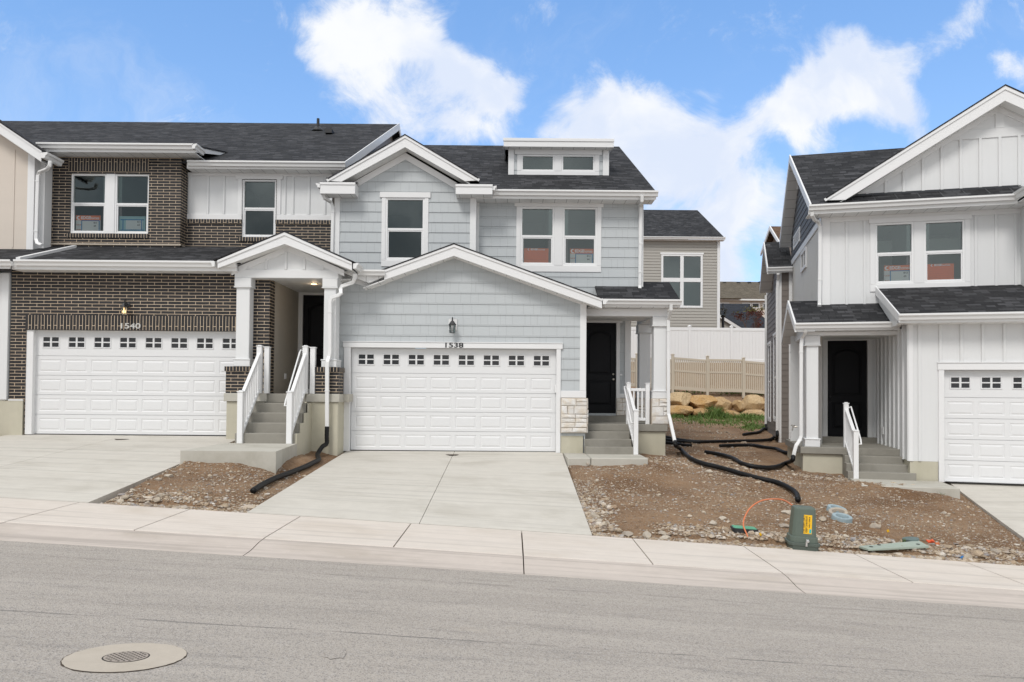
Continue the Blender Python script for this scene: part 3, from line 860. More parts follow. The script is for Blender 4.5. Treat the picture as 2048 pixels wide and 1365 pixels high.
def stair_rail(par, x, ya, za, yb, zb, fr=ID, h=.92, n=9, w=.11, handrail=0):
    """sloped vinyl railing in a depth plane: low end (ya,za ground), high end (yb,zb landing)"""
    m = MB()
    def post(y, z, top):
        m.bbox(x-w/2, x+w/2, y-w/2, y+w/2, z, z+top, .006); m.bbox(x-w/2-.012, x+w/2+.012, y-w/2-.012, y+w/2+.012, z+top, z+top+.022, .006)
        m.bbox(x-w/2+.02, x+w/2-.02, y-w/2+.02, y+w/2-.02, z+top+.022, z+top+.04, .006)
    post(ya, za, h+.12); post(yb, zb, h+.10)
    s = (zb-za)/(yb-ya)
    for o, t in ((h+.02, .075), (.17, .07)):
        p = [(ya+w/2-.01, za+o+s*w/2), (yb-w/2+.01, zb+o-s*w/2)]
        m.yz([p[0], p[1], (p[1][0], p[1][1]-t), (p[0][0], p[0][1]-t)], x-.035, x+.035)
    for k in range(1, n):
        y = ya+(yb-ya)*k/n; z = za+(zb-za)*k/n
        m.box(x-.017, x+.017, y-.017, y+.017, z+.15, z+h)
    o = m.build('stair_railing', M['vinyl'], par, fr)
    if handrail:
        q = MB(); xx = x+handrail*.11
        q.tube([(x+handrail*.03,ya+.02,za+h-.16),(xx,ya-.02,za+h-.16),(xx,ya+.05,za+h-.06),(xx,yb-.1,zb+h-.04+.0),(xx,yb-.02,zb+h+.03),(x+handrail*.03,yb-.02,zb+h+.0)], .019, 8)
        q.build('handrail', M['vinyl'], o, fr, smooth=True)
    return o
def downspout(par, pts, fr=ID, w=.078, d=.058, rings=()):
    m = MB(); m.rtube(pts, w, d)
    for p in rings: m.box(p[0]-w/2-.008, p[0]+w/2+.008, p[1]-d/2-.008, p[1]+d/2+.01, p[2]-.012, p[2]+.012)
    return m.build('downspout', M['gutter'], par, fr)
def smooth_path(pts, n=6):
    pts = [Vector(p) for p in pts]; out = []
    for i in range(len(pts)-1):
        p0 = pts[max(i-1,0)]; p1 = pts[i]; p2 = pts[i+1]; p3 = pts[min(i+2,len(pts)-1)]
        for k in range(n):
            t = k/n
            out.append(.5*((2*p1)+(p2-p0)*t+(2*p0-5*p1+4*p2-p3)*t*t+(3*p1-p0-3*p2+p3)*t**3))
    out.append(pts[-1]); return out
# ------------------------------------------------------------------ frames of the houses
WA = R(14.6)
_o = at(1818, 945, 16.0)
WH = Matrix.Translation((_o.x, _o.y, 0)) @ Matrix.Rotation(-WA, 4, 'Z')    # x along the white house front, y into depth
WHI = WH.inverted()
SIDE = Matrix.Rotation(-math.pi/2, 4, 'Z')      # local -y looks towards -x of the parent frame

# ------------------------------------------------------------------ ground
YB, YF, YC = 10.8, 9.2, 8.5         # sidewalk back, sidewalk front, kerb foot
def lerp(a, b, t): return a+(b-a)*t
def piece(x, pts):
    if x <= pts[0][0]: return pts[0][1]
    for (a, p), (b, q) in zip(pts, pts[1:]):
        if x <= b: return p+(q-p)*(x-a)/(b-a)
    return pts[-1][1]
def zs(x):
    x = max(-40, min(40, x)); return -2.027-.0583*x-(.0004*x*x if abs(x) < 10 else .0004*(20*abs(x)-100)*(1 if x > 0 else 1))
GZ40, GZ38 = -1.055, -1.418
HB = [(-60,0.2),(-30,-.5),(-11.6,-1.0),(-6.4,-1.15),(-5.2,-1.28),(-4.2,-1.42),(1.2,-1.47),(3.6,-1.47),(5.5,-1.62),(6.8,-1.83),(9.4,-1.92),(14,-2.1),(30,-2.8),(60,-4)]
BK = [(0,0.0),(5,-.02),(10,.2),(14,.42),(15.7,.55),(16.4,.95),(17.4,1.68),(20,1.85),(21.6,2.1),(22.7,3.42),(40,3.8),(110,6.5),(400,9)]
DRV = [(-11.75, -6.28, GZ40), (-3.93, 1.215, GZ38)]      # x0, x1, garage floor height
DW0 = .84                                                    # white house driveway left edge (frame x)
def drive_z(i, x, y):
    t = (y-YB)/(17.2-YB); return lerp(zs(x), DRV[i][2], t)
def wdrive_z(u, v, x, y):
    # v: 0 at the garage, negative towards the street
    vs = (YB-16.0)/math.cos(WA)+u*math.tan(WA)
    return lerp(zs(x), -1.86, max(0, min(1, (v-vs)/(0-vs))))
def lot0(x, y):
    a, b = zs(x)-.02, piece(x, HB)
    if y < 17: k = max(0, min(1, (x+4.6)/1.2, (7.4-x)/1.6)); sp = lerp(3.3 if x < 0 else 4.2, 6.2, k); z = lerp(a, b, min(1, max(0, (y-YB)/sp))**lerp(.88, .75, k))
    else:
        z = lerp(b, -1.55 if -30 < x < 30 else b, min(1, (y-17)/6)) + piece(y-19, BK)
    return z
def lot(x, y, rough=True):
    if y < YB: return zs(x)-.35
    z = lot0(x, y)
    if rough:
        n = mnoise.fractal(Vector((x*.9, y*.9, 3.1)), 1.0, 2.0, 4)
        n2 = mnoise.noise(Vector((x*5.1, y*5.1, .3))); n3 = mnoise.noise(Vector((x*10.3, y*10.3, 5.3)))
        z += n*.05 + n2*.018 + n3*.014
        if y < YB+.25: z = min(z, zs(x)-.012)
    # the dirt meets the driveways a little below their edges
    for i, (x0, x1, gz) in enumerate(DRV):
        if y < 17.4:
            d = max(x0-x, x-x1)
            e = drive_z(i, min(max(x, x0), x1), y)-(.13 if i == 0 else .035)
            if d < 0: z = min(z, e-.25)
            elif d < (.3 if i == 0 else .45): z = lerp(e, z, (d/(.3 if i == 0 else .45))**.85)
    p = WHI @ Vector((x, y, 0))
    if p.y < .2:
        d = DW0-p.x
        e = wdrive_z(max(p.x, DW0), p.y, x, y)-.07
        if d < 0: z = min(z, e-.25)
        elif d < .6: z = lerp(e, z, (d/.6)**.8)
    return z
def gpt(px, py, lift=0.0):
    """where the ray of a photo pixel meets the lot"""
    d = ray(px, py); d = d/d.y
    y = 10.8
    while y < 60:
        if d.z*y <= lot(d.x*y, y, False)+lift: break
        y += .02
    return Vector((d.x*y, y, lot(d.x*y, y)+lift))

def axis(dense, far):
    """coordinates: list of (start, end, step) joined, plus far outliers"""
    out = []
    for a, b, s in dense:
        n = max(1, round((b-a)/s)); out += [a+(b-a)*k/n for k in range(n)]
    out.append(dense[-1][1])
    return sorted(set([round(q, 4) for q in out+far]))
def heightfield(xs, ys, f):
    m = MB(); nx = len(xs)
    m.v = [Vector((x, y, f(x, y))) for y in ys for x in xs]
    m.f = [(j*nx+i, j*nx+i+1, (j+1)*nx+i+1, (j+1)*nx+i) for j in range(len(ys)-1) for i in range(nx-1)]
    return m
xs = axis([(-26,-12,1.0),(-12,-6.4,.4),(-6.4,-3.8,.05),(-3.8,1.1,.35),(1.1,9.6,.055),(9.6,14,.3),(14,30,1.5)], [-400,-150,-80,-45,45,80,150,400])
ys = axis([(10.62,10.8,.09),(10.8,17,.055),(17,24,.16),(24,42,.3),(42,60,1.5)], [75,100,150,250,600])
tag(heightfield(xs, ys, lot).build('dirt_lot', M['dirt'], smooth=True, loc=(0,0,0)), kind='structure')

# street
xs = axis([(-26,-9,1.5),(-9,9,.5),(9,26,1.5)], [-400,-150,-80,-40,40,80,150,400])
def street_z(x, y):
    return zs(x)-.074+(.018*(YC-y) if y > 3 else .018*(YC-3)-.018*(3-y)) if y > -2.5 else zs(x)-.074+.1-.1
ys = axis([(-2.5,3,.5),(3,8.5,.25)], [-400,-100,-30,-8])
def street_f(x, y):
    if y >= 3: return zs(x)-.074+.018*(YC-y)
    return zs(x)-.074+.018*5.5-.018*min(3-y, 5.5)
tag(heightfield(xs, ys, street_f).build('asphalt_street', M['asphalt'], smooth=True, loc=(0,0,0)), kind='structure')

# sidewalk slabs with tooled joints, laid on a dark bed
JX = [-6.40+1.64*k for k in range(-10, 22)]
def slabstrip(m, xa, xb, prof, g=.009, n=3):
    """strip between xa and xb following the street grade; prof = [(y, dz)]"""
    for k in range(n):
        a, b = lerp(xa+g, xb-g, k/n), lerp(xa+g, xb-g, (k+1)/n)
        for (y0, h0), (y1, h1) in zip(prof, prof[1:]):
            m.face([(a,y0,zs(a)+h0),(b,y0,zs(b)+h0),(b,y1,zs(b)+h1),(a,y1,zs(a)+h1)])
    for xx in (xa+g, xb-g):
        for (y0, h0), (y1, h1) in zip(prof, prof[1:]):
            p = [(xx,y0,zs(xx)+h0-.1),(xx,y1,zs(xx)+h1-.1),(xx,y1,zs(xx)+h1),(xx,y0,zs(xx)+h0)]
            m.face(p if xx == xa+g else p[::-1])
m = MB()
for a, b in zip(JX, JX[1:]):
    slabstrip(m, a, b, [(YF+.006,-.016),(YF+.015,-.009),(YB-.02,.0),(YB-.004,-.006),(YB,-.12)])
for a, b in ((-140, JX[0]), (JX[-1], 140)): slabstrip(m, a, b, [(YF+.006,-.016),(YB,0),(YB+.001,-.12)], n=20)
sw = tag(m.build('sidewalk', M['walk'], loc=(0,0,0)), kind='structure')
m = MB()
KJ = [-6.40+1.64*k for k in range(-8, 22, 2)]
for a, b in zip(KJ, KJ[1:]):
    slabstrip(m, a, b, [(YC-.02,-.16),(YC,-.072),(YC+.10,-.070),(YC+.26,-.062),(YC+.42,-.038),(YC+.55,-.020),(YF-.004,-.014),(YF-.003,-.06)], .007, 6)
for a, b in ((-140, KJ[0]), (KJ[-1], 140)): slabstrip(m, a, b, [(YC,-.072),(YC+.3,-.06),(YF,-.014)], n=20)
tag(m.build('rolled_curb', M['kerb'], loc=(0,0,0)), kind='structure')
m = MB(); slabstrip(m, -140, 140, [(YC-.05,-.10),(YC+.3,-.088),(YB-.02,-.035)], n=120)
tag(m.build('joint_bed', M['gap'], loc=(0,0,0)), kind='structure')

# driveways
def driveway(name, i, cuts_x, cuts_y):
    x0, x1, gz = DRV[i]; m = MB(); g = .005
    X = [x0]+cuts_x+[x1]; Y = [YB+.012]+cuts_y+[17.5]
    for a, b in zip(X, X[1:]):
        for c, d in zip(Y, Y[1:]):
            n = 6
            for k in range(n):
                p, q = lerp(c+g, d-g, k/n), lerp(c+g, d-g, (k+1)/n)
                m.face([(a+g,p,drive_z(i,a,p)),(b-g,p,drive_z(i,b,p)),(b-g,q,drive_z(i,b,q)),(a+g,q,drive_z(i,a,q))])
                for xx, fl in ((a+g, 1), (b-g, 0)):
                    f = [(xx,p,drive_z(i,xx,p)-.18),(xx,p,drive_z(i,xx,p)),(xx,q,drive_z(i,xx,q)),(xx,q,drive_z(i,xx,q)-.18)]
                    m.face(f if fl else f[::-1])
            m.face([(a+g,c+g,drive_z(i,a,c)-.18),(b-g,c+g,drive_z(i,b,c)-.18),(b-g,c+g,drive_z(i,b,c+g)),(a+g,c+g,drive_z(i,a,c+g))])
    tag(m.build(name, M['drive'], loc=(0,0,0)), kind='structure')
driveway('driveway', 0, [-9.05], [12.75, 14.9])
driveway('driveway', 1, [-1.36], [13.4])
m = MB(); n = 10
vs0 = lambda u: (YB+.012-16.0)/math.cos(WA)+u*math.tan(WA)
for (a, b) in ((DW0, DW0+2.6), (DW0+2.612, DW0+6.2)):
    for k in range(n):
        P = []
        for u, t in ((a,k/n),(b,k/n),(b,(k+1)/n),(a,(k+1)/n)):
            v = lerp(vs0(u), .3, t); w = WH @ Vector((u, v, 0)); P.append(Vector((w.x, w.y, lerp(zs(w.x), -1.86, t))))
        m.face(P)
        m.face([P[0]-Vector((0,0,.2)), P[0], P[3], P[3]-Vector((0,0,.2))])
tag(m.build('driveway', M['drive'], loc=(0,0,0)), kind='structure')
# ------------------------------------------------------------------ the grey shingle townhouse (number 1538)
def X(px, Y, py=600): return at(px, py, Y).x
def Z(py, Y, px=1024): return at(px, py, Y).z
GH = tag(empty('grey_townhouse', (0, 19, GZ38)), 'pale grey shake-sided townhouse with a white double garage door numbered 1538 and two gables', 'house')
YW, YU, YBAY = 17.30, 18.25, 18.60       # garage wall, upper gable wall, upper right bay
SHZ = Z(586.4, YW, 800)
M['shake'] = shake_mat('grey_shake', (.495,.522,.534), SHZ)
SHU = Z(240+697/4.267, YU, 700); M['shake_u'] = shake_mat('grey_shake_upper', (.495,.522,.534), SHU)
GD = (X(703,YW), X(1113.5,YW), GZ38+.03, Z(697,YW,900))      # garage opening
xl, xr = X(676, YW), X(1172, YW)
zr = Z(600, YW, 1172); zv = Z(565, YW, 742); za = Z(503, YW, 907); zlft = Z(543, YW, 676)
xv, xa = X(742, YW), X(907, YW)
zfb = Z(782, YW, 1150)
hole = (GD[0]-.01, GD[1]+.01, GD[2]-.2, GD[3]+.01)
polys = cells(xl, xr, -1.0, zr, [hole])+[[(xv,zr),(xr,zr),(xa,za),(xv,zv)], [(xl,zr),(xv,zr),(xv,zv),(xl,zlft)]]
m = MB(); lap(m, polys, SHZ, .257, YW, .015); m.build('garage_wall', M['shake'], GH)
m = MB()      # structural shell of the garage and the house
m.box(xl, xr-.01, YW+.25, YW+.3, zr-.05, zr, ''); 
m.box(xr-.05, xr-.004, YW+.0, 19.6, -1.55, zr+.1); m.face([(hole[0],YW,hole[2]),(hole[0],YW,hole[3]),(hole[0],YW+.2,hole[3]),(hole[0],YW+.2,hole[2])]); m.face([(hole[1],YW,hole[2]),(hole[1],YW+.2,hole[2]),(hole[1],YW+.2,hole[3]),(hole[1],YW,hole[3])])
m.face([(hole[0],YW,hole[3]),(hole[1],YW,hole[3]),(hole[1],YW+.2,hole[3]),(hole[0],YW+.2,hole[3])])
XR = X(1285, YBAY); XL = 3.20          # right face of the house
m.box(XR-.16, XR-.003, YBAY+.003, 33, 2.2, 5.0); m.box(XL-.16, XL, 19.64, 32.8, -1.6, 2.3); m.box(-3.9, XL, 32.8, 33, -1.6, 5.0)
m.yz([(YBAY, 4.9), (25.0, 8.35), (33, 4.9)], XR-.16, XR-.004)
m.build('side_wall', M['shake_u'], GH)
# foundation
m = MB()
m.box(X(1120,YW), xr-.03, YW-.0, 19.6, -1.75, Z(866,YW,1150))
m.build('foundation', M['foundation'], GH); m = MB(); m.box(xl, X(690,YW), YW-.02, YW+.4, -1.75, -.86)
m.build('foundation', M['foundation'], GH); m = MB(); m.box(XL-.3, XL-.02, 19.7, 32.7, -1.9, -1.35)
m.build('foundation', M['foundation'], GH)
# trim round the garage, corner boards, frieze
m = MB()
m.bbox(X(690,YW), GD[0], YW-.045, YW+.06, GD[2]-.02, GD[3]); m.bbox(GD[1], X(1122.5,YW), YW-.045, YW+.06, GD[2]-.02, GD[3])
m.bbox(X(688,YW), X(1126,YW), YW-.055, YW+.06, GD[3], Z(687,YW,900)); m.box(X(687.5,YW), X(1126.5,YW), YW-.062, YW+.06, Z(686.5,YW,900)+.002, Z(684.6,YW,900))
m.bbox(X(1160.5,YW), xr+.012, YW-.03, YW+.1, zfb, zr+.02); m.bbox(X(1122.6,YW), xr+.014, YW-.034, YW+.1, Z(796,YW,1150), zfb-.002)
sl = (za-zr)/(xr-xa)
for (a, b, c, d) in ((xa, za, xr, zr), ):
    rake(m, xa, za+.02, xr+.02, zr+.02, YW-.026, YW+.02, .19)
rake(m, xv, zv+.02, xa, za+.02, YW-.026, YW+.02, .19); rake(m, xl-.1, zlft+.03, xv, zv+.02, YW-.024, YW+.02, .17)
m.build('trim', M['trim'], GH)
garage_door(GH, (GD[0]+.0, GD[1], GD[2], GD[3]), YW+.10)
lantern(GH, X(906.5,YW), YW-.02, Z(667,YW,906), False, plate=True)
m = MB(); add_text(m, '1538', .165, X(910,YW), YW-.062, Z(696,YW,910), .004, .0022, width=.43)
m.build('house_number', M['black'], GH)
m = MB(); m.bbox(GD[1]-.03, GD[1]+.0, YW-.03, YW+.08, Z(786,YW,1110), Z(770,YW,1110), .006); m.build('door_sensor', M['vinyl'], GH)
veneer(GH, X(1123,YW), X(1175.5,YW-.05), Z(866,YW,1150), Z(796.5,YW,1150), YW-.075, YW+.35, seed=3)
# garage gable roof
YF0 = YW-.36
ax, az = X(907, YF0), Z(492, YF0, 907); rx, rz = X(1204, YF0), Z(600, YF0, 1204); lx, lz = X(768, YF0), Z(543, YF0, 768)
m = MB()
for (bx, bz) in ((lx, lz), (rx, rz)):
    k = 1 if bx > ax else -1
    m.xz([(ax, az), (bx, bz), (bx, bz-.20), (ax, az-.235)], YF0, YF0+.03)
    m.xz([(ax, az+.035), (bx+.01*k, bz+.035), (bx+.01*k, bz-.03), (ax, az-.03)], YF0-.022, YF0-.002)
m.build('rake_board', M['trim'], GH)
m = MB()
slopeR = (az-rz)/(rx-ax)
m.slab([(ax,YF0-.03,az+.06),(rx-.0,YF0-.03,rz+.05),(rx-.0,YBAY+.4,rz+.05),(ax,YBAY+.4,az+.06)], .028)
slopeL = (az-lz)/(ax-lx); lx2 = X(742, YF0); lz2 = az-(ax-lx2)*slopeL
m.slab([(ax,YF0-.03,az+.06),(ax,YU+.4,az+.06),(lx2,YU+.4,lz2+.06),(lx2,YF0-.03,lz2+.06)], .028)
m.build('garage_roof', M['shingle'], GH)
m = MB()
m.slab([(ax,YF0+.03,az-.20),(rx,YF0+.03,rz-.17),(rx,YW,rz-.17),(ax,YW,az-.20)], .02); m.slab([(ax,YF0+.03,az-.20),(ax,YW,az-.20),(lx2-.2,YW,lz2-.19-.2*slopeL),(lx2-.2,YF0+.03,lz2-.19-.2*slopeL)], .02)
m.build('soffit', M['soffit'], GH)
m = MB(); gutter_y(m, YF0-.02, YBAY, rx+.02, rz+.02, 1); m.build('gutter', M['gutter'], GH); m = MB(); gutter(m, X(716,YF0), lx+.02, YF0+.02, Z(541,YF0,740), .125, .12); m.build('gutter', M['gutter'], GH)
m = MB(); m.xz([(X(684,YW),Z(547,YW,684)),(X(800,YW),Z(547,YW,800)),(X(742,YW),Z(570,YW,742))], YF0+.06, YW+.01); m.build('valley_soffit', M['soffit'], GH)

# upper gable wall with its window
ux0, ux1 = X(668,YU), X(950,YU); zc = Z(388, YU, 800); zb = 2.0
WIN1 = (X(769.5,YU), X(847.5,YU), Z(521.5,YU,808), Z(396.5,YU,808))
gx, gz = X(808,YU), Z(296,YU,808)
gs = .578
m = MB(); lap(m, cells(ux0, ux1, zb, zc, [WIN1])+[[(ux0,zc),(ux1,zc),(gx,zc+gs*(ux1-gx)),(gx,zc+gs*(ux1-gx))][:3]], SHU, .257, YU, .015)
reveal(m, WIN1, YU-.012, .1); m.box(ux0, ux0+.1, YU+.05, YU+3, zb, zc); m.box(ux1-.1, ux1-.004, YU+.05, YBAY+.2, zb, zc)
m.build('upper_wall', M['shake_u'], GH)
window(GH, WIN1, YU+.0, mid=.5)
def wtrim(m, h, Y, side=.115, head=.15, sill=.15, ears=.06, capd=.0):
    x0, x1, z0, z1 = h
    m.bbox(x0-side, x0+.004, Y-.03, Y+.03, z0, z1); m.bbox(x1-.004, x1+side, Y-.03, Y+.03, z0, z1)
    m.bbox(x0-side, x1+side, Y-.028, Y+.03, z0-sill, z0); m.bbox(x0-side-ears, x1+side+ears, Y-.045, Y+.03, z1, z1+head)
m = MB(); wtrim(m, WIN1, YU, .10, .14, .16, .05)
m.bbox(ux0-.012, X(678,YU), YU-.035, YU+.1, zb, zc+.1); m.bbox(X(938.5,YU), ux1+.012, YU-.035, YU+.12, zb, zc+.1)
rake(m, gx, zc+gs*(ux1-gx)+.0, X(706,YU), zc+gs*(ux1-gx)-gs*(gx-X(706,YU)), YU-.03, YU+.02, .17); rake(m, gx, zc+gs*(ux1-gx), X(912,YU), zc+gs*(ux1-gx)-gs*(X(912,YU)-gx), YU-.03, YU+.02, .17)
YG0 = YU-.40
tax, taz = X(806.5,YG0), Z(275,YG0,806); tlx, trx = X(652,YG0), X(955,YG0)
tlz = taz-gs*(tax-tlx)+.0; trz = taz-gs*(trx-tax)
m.build('trim', M['trim'], GH)
m = MB()
for bx, bz in ((tlx, tlz), (trx, trz)):
    k = 1 if bx > tax else -1
    m.xz([(tax,taz),(bx,bz),(bx-k*.24,bz-.0-.20+.24*gs*0+.0),(tax,taz-.255)] if False else [(tax,taz),(bx,bz),(bx-.30*k,bz-.06),(tax,taz-.25)] if False else [(tax,taz),(bx,bz),(bx-.34*k,bz-.02+.0),(tax,taz-.245)], YG0, YG0+.03)
    m.xz([(tax,taz+.05),(bx+.03*k,bz+.03),(bx+.0*k,bz-.03),(tax,taz-.02)], YG0-.022, YG0-.002)
m.build('rake_board', M['trim'], GH)
m = MB()
for bx, bz in ((tlx, tlz), (trx, trz)):
    m.slab([(tax,YG0-.03,taz+.075),(bx,YG0-.03,bz+.06),(bx,YU+4.2,bz+.06),(tax,YU+4.2,taz+.075)], .028)
m.build('gable_roof', M['shingle'], GH)
m = MB()
for bx, bz in ((tlx, tlz), (trx, trz)): m.slab([(tax,YG0+.03,taz-.21),(bx,YG0+.03,bz-.19),(bx,YU,bz-.19),(tax,YU,taz-.21)], .02)
m.build('soffit', M['soffit_y'], GH)
# boxed eave returns
for (pa, pb, pya, pyb) in ((637, 707.5, 366, 388), (909, 983, 370, 389)):
    x0, x1 = X(pa,YG0), X(pb,YG0); zt, zz = Z(pya,YG0,(pa+pb)/2), Z(pyb,YG0,(pa+pb)/2)
    m = MB(); m.bbox(x0, x1, YG0+.0, YG0+.03, zz, zt-.0, .006); m.box(x0, x0+.02, YG0+.03, YU, zz, zt); m.box(x1-.02, x1, YG0+.03, YU, zz, zt)
    m.bbox(x0-.005, x1+.005, YG0-.02, YG0-.002, zt-.05, zt+.012, .004)
    o = m.build('eave_return', M['trim'], GH)
    s = MB(); s.face([(x0+.02,YG0+.03,zz+.004),(x0+.02,YU,zz+.004),(x1-.02,YU,zz+.004),(x1-.02,YG0+.03,zz+.004)]); s.build('soffit', M['soffit'], o)
    s = MB(); s.slab([(x0,YG0-.02,zt+.02),(x1,YG0-.02,zt+.02),(x1,YU+.05,zt+.13),(x0,YU+.05,zt+.13)], .012); s.build('shingle_cap', M['shingle'], o)
m = MB(); gutter_y(m, YG0-.02, YU+.6, X(637,YG0), Z(367,YG0,640), -1, .11, .10); m.build('gutter', M['gutter'], GH); m = MB(); gutter_y(m, YG0+.02, YBAY-.45, X(983,YG0), Z(371,YG0,980), 1, .11, .10)
m.build('gutter', M['gutter'], GH)

# upper right bay
bx0, bx1 = ux1-.01, XR; bzt = Z(396, YBAY, 1130)
WA1 = (X(1039.5,YBAY), X(1107.5,YBAY), Z(531.5,YBAY,1073), Z(414.5,YBAY,1073)); WB1 = (X(1124.5,YBAY), X(1193.5,YBAY), Z(532.5,YBAY,1160), Z(415.5,YBAY,1160))
big = (WA1[0], WB1[1], WA1[2], WA1[3])
M['shake_b'] = shake_mat('grey_shake_bay', (.495,.522,.534), Z(240+742/4.267, YBAY, 990))
m = MB(); lap(m, cells(bx0, bx1, 2.0, bzt, [big]), Z(240+742/4.267, YBAY, 990), .257, YBAY, .015); m.build('upper_wall', M['shake_b'], GH)
window(GH, WA1, YBAY); window(GH, WB1, YBAY)
m = MB(); wtrim(m, big, YBAY, .105, .15, .165, .05); m.bbox(WA1[1]-.003, WB1[0]+.003, YBAY-.03, YBAY+.03, WA1[2], WA1[3])
m.bbox(XR-.115, XR+.012, YBAY-.035, YBAY+.1, 2.5, bzt+.05); m.bbox(bx0, X(957,YBAY), YBAY-.03, YBAY+.06, 2.0, bzt)
m.build('trim', M['trim'], GH)
# main roof
YE = YBAY-.47; ze = Z(383, YE, 1150); SL = .52
RX = X(1313, YE, 387); LX = -4.36; YR_ = 24.6
zrp = lambda y: ze+SL*(y-YE)
m = MB(); xq = ux1+.02; m.slab([(xq,YE,ze),(RX,YE,ze),(RX,YR_,zrp(YR_)),(xq,YR_,zrp(YR_))], .04); m.slab([(LX,YU+.3,zrp(YU+.3)),(xq,YU+.3,zrp(YU+.3)),(xq,YR_,zrp(YR_)),(LX,YR_,zrp(YR_))], .04)
m.slab([(LX,YR_,zrp(YR_)),(RX,YR_,zrp(YR_)),(RX,33.4,zrp(YR_)-SL*(33.4-YR_)),(LX,33.4,zrp(YR_)-SL*(33.4-YR_))], .04)
m.build('main_roof', M['shingle'], GH)
m = MB(); m.box(bx0, RX-.03, YE+.03, YE+.05, ze-.19, ze-.03); gx0 = X(985,YE)
gutter(m, gx0, RX+.03, YE+.03, ze+.012, .13, .125); m.build('gutter', M['gutter'], GH)
m = MB(); m.box(bx0, RX-.03, YE+.05, YBAY+.02, ze-.19, ze-.175); m.build('soffit', M['soffit'], GH)
m = MB(); m.yz([(YE+.03,ze-.01),(YR_,zrp(YR_)-.05),(33.3,zrp(YR_)-SL*(33.3-YR_)-.05),(33.3,zrp(YR_)-SL*(33.3-YR_)-.25),(YR_,zrp(YR_)-.25),(YE+.03,ze-.19)], RX-.03, RX-.004); m.build('rake_board', M['trim'], GH)
# shed dormer
YD = 20.05; dz0 = zrp(YD)-.03; dx0, dx1 = X(1015,YD), X(1215.5,YD); dzt = Z(292,YD,1115)
DW = [(X(1040,YD), X(1107,YD), Z(343,YD,1073), Z(310,YD,1073)), (X(1121,YD), X(1188,YD), Z(343.5,YD,1154), Z(310.5,YD,1154))]
m = MB(); lap(m, cells(dx0, dx1, dz0, dzt, [(DW[0][0], DW[1][1], DW[0][2], DW[0][3])]), Z(250+247/3.412, YD, 1030), .257, YD, .015)
m.yz([(YD+.003,dz0),(YD+.003,dzt),(24.2,dzt+.6),(24.2,zrp(24.2)-.1)], dx0, dx0+.06); m.yz([(YD+.003,dz0),(YD+.003,dzt),(24.2,dzt+.6),(24.2,zrp(24.2)-.1)], dx1-.06, dx1)
dorm = m.build('dormer', M['shake_u'], GH)
m = MB(); m.bbox(dx0-.01, X(1026,YD), YD-.035, YD+.1, dz0-.02, dzt); m.bbox(X(1204,YD), dx1+.01, YD-.035, YD+.1, dz0-.02, dzt)
a, b = DW; m.bbox(X(1032,YD), a[0]+.003, YD-.03, YD+.03, a[2], a[3]); m.bbox(b[1]-.003, X(1197,YD), YD-.03, YD+.03, a[2], a[3]); m.bbox(a[1]-.003, b[0]+.003, YD-.03, YD+.03, a[2], a[3])
m.bbox(X(1032,YD), X(1197,YD), YD-.028, YD+.03, Z(353,YD,1115), a[2]); m.bbox(X(1027,YD), X(1202,YD), YD-.045, YD+.03, a[3], Z(297,YD,1115)+.05)
m.build('trim', M['trim'], dorm)
for h in DW: 
    w = window(GH, h, YD, hung=False, room=False)
    g = MB(); g.box(h[0]-.1, h[1]+.1, YD+.5, YD+.52, h[2]-.2, h[3]+.1); g.build('room', M['black'], dorm)  # flat black sheet behind each pane, painted darkness for the unlit dormer interior
m = MB(); YDf = YD-.30; dfz = Z(277,YDf,1115); m.slab([(X(1004,YDf),YDf,dfz),(X(1226.5,YDf),YDf,dfz),(X(1226.5,YDf),23.6,dfz+.17*(23.6-YDf)),(X(1004,YDf),23.6,dfz+.17*(23.6-YDf))], .03); m.build('dormer_roof', M['shingle'], dorm)
m = MB(); x0, x1 = X(1004.5,YDf), X(1226,YDf); m.bbox(x0, x1, YDf+.012, YDf+.04, dfz-.235, dfz-.02); m.bbox(x0-.01, x1+.01, YDf-.01, YDf+.01, dfz-.085, dfz-.0)
for xx in (x0, x1-.03): m.yz([(YDf+.04,dfz-.02),(23.0,dfz+.17*(23-YDf)-.02),(23.0,dfz+.17*(23-YDf)-.26),(YDf+.04,dfz-.235)], xx, xx+.03)
m.build('fascia', M['trim'], dorm)
m = MB(); m.box(x0+.03, x1-.03, YDf+.04, YD+.01, dfz-.225, dfz-.21); m.build('soffit', M['soffit'], dorm)

# side porch: shed roof, beam, columns, deck, steps
YP = 17.95; YPE = 17.65; pz = Z(602, YPE, 1285)
px0, px1 = rx+.02, X(1361, YPE, 604); ps = .50
m = MB(); m.slab([(px0,YPE,pz+.02),(px1,YPE,pz+.02),(px1,18.95,pz+.02+ps*(18.95-YPE)),(px0,18.95,pz+.02+ps*(18.95-YPE))], .04); m.build('porch_roof', M['shingle'], GH)
m = MB(); gutter(m, X(1196,YPE), px1+.02, YPE+.03, pz+.03, .125, .12); m.box(X(1190,YPE), px1, YPE+.03, YPE+.05, pz-.14, pz-.0); m.build('gutter', M['gutter'], GH)
m = MB(); m.yz([(YPE+.05,pz-.02),(18.93,pz+ps*(18.93-YPE)-.03),(18.93,pz+ps*(18.93-YPE)-.2),(YPE+.05,pz-.16)], px1-.03, px1-.003); m.build('rake_board', M['trim'], GH)
m = MB(); m.box(X(1175,YP), px1-.03, YPE+.05, YP+.02, pz-.155, pz-.14); m.build('soffit', M['soffit'], GH)
cx0, cx1 = X(1308,YP), X(1333.5,YP)
zbt, zbb = pz-.16, Z(633,YP,1240)
CY1 = YP+.31; RY0, RY1 = 20.0, 20.3
